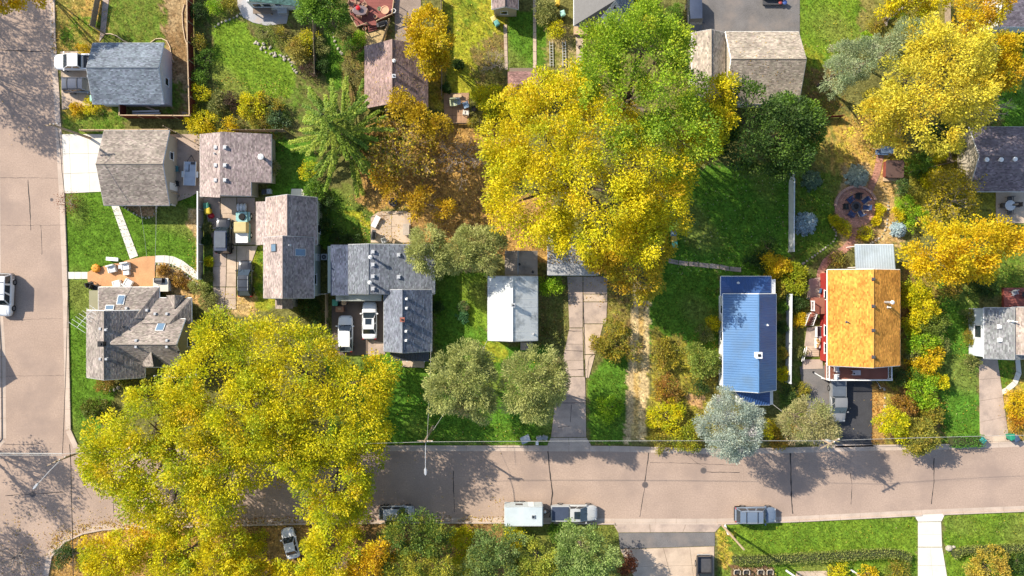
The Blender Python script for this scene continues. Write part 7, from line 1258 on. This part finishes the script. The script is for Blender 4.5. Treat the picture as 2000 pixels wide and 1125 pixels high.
# ------------------------------------------------------------------ grass, litter, ground cover: nobody could count these
def scatter(poly, dens):
    xs, ys = [p[0] for p in poly], [p[1] for p in poly]; x0, x1, y0, y1 = min(xs), max(xs), min(ys), max(ys); n = int((x1 - x0) * (y1 - y0) * S * S * dens)
    X, Y = rng.uniform(x0, x1, n), rng.uniform(y0, y1, n); m = inpoly(X, Y, poly); X, Y = X[m], Y[m]; cl = noise2(X, Y, .12, int(x0) % 50 + 3) + rng.normal(0, .8, len(X)) > -.6
    return X[cl], Y[cl]
def stuff(name, label, cat, items, size, z, up=False):
    P, C = [], []
    for poly, dens, pal in items:
        X, Y = scatter(poly, dens)
        if not len(X): continue
        P.append(np.stack([(X - 1000) * S, (562.5 - Y) * S, np.full(len(X), z)], 1)); c_ = pick(pal, len(X)); t_ = np.clip(noise2(X, Y, .028, 9) - .25, 0, 1)[:, None] * (.5 if up else 0); C.append(c_ * (1 - t_) + np.array([.24, .21, .06]) * t_)
    P, C = np.concatenate(P), np.concatenate(C); n = len(P); C = C * np.clip(rng.normal(1, .2, n), .5, 1.6)[:, None]; L = size * rng.uniform(.6, 1.4, n); TRIS[0] += 2 * n
    if up: D = unit(rng.normal(0, .55, (n, 3)) + np.array([0, 0, .75])); N = unit(rng.normal(0, 1, (n, 3)) + np.array([0, 0, .8]))
    else: D = unit(rng.normal(size=(n, 3)) * np.array([1, 1, .12])); N = unit(rng.normal(0, .2, (n, 3)) + np.array([0, 0, 1]))
    P[:, 2] += rng.uniform(0, .03, n); o = leaves(name, P, D, N, L, L * (.32 if up else .7), C); tag(o, label, cat, kind='stuff')
def R4(a, b, c, d): return [(a, b), (c, b), (c, d), (a, d)]
GRS = [((.085, .17, .014), 4), ((.15, .25, .018), 3), ((.05, .13, .012), 3), ((.28, .29, .04), 2)]; GRB = [((.14, .225, .018), 4), ((.22, .29, .025), 3), ((.08, .155, .014), 2), ((.34, .30, .06), .8)]; GRD = [((.07, .18, .016), 4), ((.15, .30, .03), 3), ((.04, .11, .012), 2), ((.30, .36, .06), .8)]; GRO = [((.20, .20, .03), 3), ((.30, .26, .04), 2), ((.12, .16, .02), 3), ((.40, .28, .06), 1)]
stuff('grass', 'blades of mown and rough lawn grass between the houses', 'grass', [
 (R4(130, 378, 388, 498), 26, GRS), (R4(134, 548, 170, 845), 26, GRS), (R4(215, 0, 330, 82), 22, GRO), (R4(125, 208, 243, 252), 24, GRS), ([(422, 48), (450, 38), (478, 44), (500, 75), (540, 98), (575, 132), (578, 165), (562, 188), (480, 188), (430, 176), (414, 150), (417, 90)], 34, GRB), (R4(110, 0, 185, 98), 20, GRO),
 (R4(872, 0, 980, 175), 20, GRO), (R4(994, 22, 1040, 136), 26, GRS), (R4(1562, 0, 1680, 105), 28, GRB), (R4(1562, 105, 1645, 228), 14, GRO), (R4(1300, 340, 1535, 505), 26, GRD), (R4(1272, 535, 1400, 660), 26, GRS), (R4(1556, 345, 1630, 500), 26, GRS), (R4(1842, 580, 1905, 855), 26, GRD), (R4(535, 275, 605, 370), 22, GRD),
 (R4(628, 385, 725, 465), 20, GRD), (R4(852, 535, 950, 690), 26, GRS), (R4(790, 700, 1072, 866), 26, GRD), ([(1152, 740), (1230, 680), (1222, 866), (1152, 866)], 28, GRS), ([(1405, 1030), (1545, 1020), (1790, 1008), (1790, 1125), (1400, 1125)], 30, GRB), (R4(1848, 1005, 2000, 1125), 30, GRS), (R4(1950, 60, 2000, 250), 22, GRD), (R4(498, 485, 516, 600), 24, GRS), (R4(638, 95, 672, 185), 22, GRD), (R4(1060, 560, 1104, 680), 18, GRO), (R4(1188, 565, 1240, 645), 18, GRO), (R4(1880, 440, 2000, 560), 18, GRO)], .2, -.03, True)
LIT = [((.55, .36, .05), 3), ((.60, .46, .10), 3), ((.42, .22, .05), 3), ((.26, .13, .05), 2), ((.66, .52, .25), 1.2)]; LITY = [((.64, .52, .06), 4), ((.58, .40, .05), 2), ((.66, .56, .25), 1.5)]; LITP = [((.62, .50, .28), 3), ((.62, .42, .12), 2), ((.45, .28, .10), 2)]
stuff('fallen_leaves', 'yellow orange and brown leaves strewn over ground street and roofs', 'leaves', [
 ([(88, 1085), (105, 1050), (145, 1026), (240, 1013), (620, 1008), (620, 1030), (255, 1032), (160, 1045), (106, 1092)], 60, LIT), ([(80, 1060), (130, 1018), (240, 1003), (420, 1000), (420, 1012), (240, 1014), (140, 1030), (92, 1075)], 14, LITP), (R4(100, 1035, 620, 1125), 24, LIT), (R4(0, 990, 300, 1040), 3.0, LITP), (R4(0, 1040, 110, 1125), 6, LIT), (R4(620, 1008, 985, 1024), 40, LIT), (R4(700, 885, 1000, 1005), .5, LITP), (R4(140, 880, 720, 1010), 1.2, LITP), (R4(0, 0, 105, 300), .5, LITP), (R4(100, 0, 112, 105), 30, LIT), (R4(112, 0, 215, 100), 8, LIT), (R4(120, 195, 215, 225), 14, LIT),
 (R4(705, 250, 985, 480), 18, LIT), (R4(840, 395, 1070, 490), 14, LIT), (R4(772, 70, 862, 215), 7, LITY), (R4(868, 0, 985, 190), 4, LITY), (R4(770, 60, 830, 90), 16, LITY), (R4(1640, 225, 1770, 345), 16, LIT), (R4(1560, 0, 1690, 220), 1.5, LITY), (R4(1585, 130, 1650, 230), 8, LIT), (R4(1300, 320, 1540, 540), 2.2, [((.50, .48, .30), 3), ((.44, .34, .12), 2)]), (R4(1050, 535, 1110, 680), 4, LIT), (R4(1110, 540, 1186, 600), 7, LIT), (R4(1190, 555, 1270, 650), 5, LITY), (R4(1215, 650, 1275, 860), 1, LITP), (R4(1835, 560, 1912, 865), 1.8, LITY), (R4(1702, 748, 1728, 866), 26, [((.50, .22, .04), 3), ((.40, .16, .04), 3), ((.55, .34, .08), 2)]), (R4(1640, 360, 1740, 470), 2.5, LITY), (R4(1555, 340, 1635, 500), 2, LITY),
 (R4(640, 700, 1075, 868), 1.5, LITY), (R4(304, 515, 395, 600), 9, LIT), (R4(368, 410, 392, 535), 9, LIT), (R4(425, 570, 500, 612), 8, LITY), (R4(620, 370, 725, 470), 2.5, LITY), (R4(1760, 520, 1850, 868), 6, LIT), (R4(1272, 640, 1405, 870), 5, LIT), (R4(380, 150, 560, 300), 6, LIT), (R4(1950, 690, 2000, 860), 4, LIT), (R4(1400, 1025, 1793, 1125), .9, LITY), (R4(1845, 1000, 2000, 1125), 1.2, LITY), (R4(1600, 730, 1702, 860), .7, LITP), (R4(1900, 440, 2000, 560), 2, LITY), (R4(420, 1000, 1000, 1006), 1.2, LIT), (R4(1945, 376, 2000, 434), .8, LITP), (R4(955, 968, 985, 985), 12, LIT), (R4(20, 1015, 40, 1040), 10, LIT), (R4(1860, 1068, 1870, 1078), 30, LIT)], .15, .035)
def roof_leaves(h_, label, box, n, pal):
    pts = []
    for x, y in zip(rng.uniform(box[0], box[2], n), rng.uniform(box[1], box[3], n)):
        p_, n_, _ = h_.at(x, y); pts.append((*(p_ + n_ * .05), *n_))
    A = np.array(pts); P, N = A[:, :3], A[:, 3:]; D = np.cross(N, unit(rng.normal(size=(n, 3)))); L = .15 * rng.uniform(.6, 1.4, n); C = pick(pal, n)
    o = leaves('fallen_leaves', P, D, N, L, L * .7, C); tag(o, label, 'leaves', kind='stuff')
roof_leaves(hN, 'pale leaves sprinkled over the dusty brown garage roof', (715, 92, 832, 206), 260, LITP)
roof_leaves(hL, 'pale leaves dotting the sandy tan roof', (1420, 66, 1556, 200), 120, LITP)
roof_leaves(hG, 'rust brown leaves drifted on the flat grey garage roof', (1072, 466, 1166, 515), 500, LIT)
GCV = [((.12, .18, .03), 3), ((.22, .24, .04), 3), ((.32, .27, .05), 2), ((.08, .13, .025), 2)]; GCY = [((.40, .36, .03), 3), ((.26, .28, .03), 3), ((.46, .28, .04), 2)]
stuff('ground_cover', 'low leafy garden plants covering the beds between lawns and shrubs', 'plants', [
 (R4(380, 185, 560, 300), 22, GCV), (R4(380, 0, 415, 190), 18, GCV), ([(490, 50), (615, 60), (615, 190), (585, 190), (575, 130), (540, 95), (500, 76)], 20, GCV), (R4(655, 65, 715, 210), 20, GCV), (R4(400, 425, 416, 600), 34, GCV), (R4(305, 518, 395, 600), 10, [((.42, .24, .06), 3), ((.26, .24, .05), 2)]), (R4(1525, 560, 1535, 850), 26, GCV), (R4(1552, 590, 1568, 800), 22, GCV), (R4(1760, 300, 1890, 440), 16, GCY), (R4(1762, 540, 1850, 868), 16, GCV), (R4(1275, 660, 1405, 872), 18, GCY), (R4(1490, 800, 1610, 868), 16, GCV), (R4(985, 1026, 1205, 1075), 24, [((.20, .27, .03), 3), ((.30, .30, .04), 2), ((.12, .18, .03), 2)]), (R4(640, 1022, 980, 1125), 16, GCV), (R4(195, 740, 330, 800), 14, GCV), (R4(1380, 560, 1406, 760), 18, GCY), (R4(1052, 580, 1105, 680), 14, GCV), (R4(575, 585, 640, 640), 22, [((.05, .13, .02), 3), ((.09, .18, .03), 2)]), (R4(1300, 470, 1540, 535), 10, GCV), (R4(1690, 0, 1850, 110), 12, GCY), (R4(1885, 610, 1902, 720), 20, GCV), (R4(646, 640, 660, 660), 10, GCV), (R4(848, 575, 862, 690), 22, [((.05, .13, .02), 3), ((.09, .18, .03), 2)]), (R4(1610, 490, 1668, 525), 18, GCV), (R4(1675, 440, 1725, 475), 16, GCY), (R4(320, 95, 345, 225), 10, GCV), (R4(1960, 775, 2000, 850), 20, GCY), (R4(1400, 1040, 1425, 1110), 14, GCY)], .24, -.02, True)
print('leaf triangles', TRIS[0], 'objects', len(bpy.data.objects))
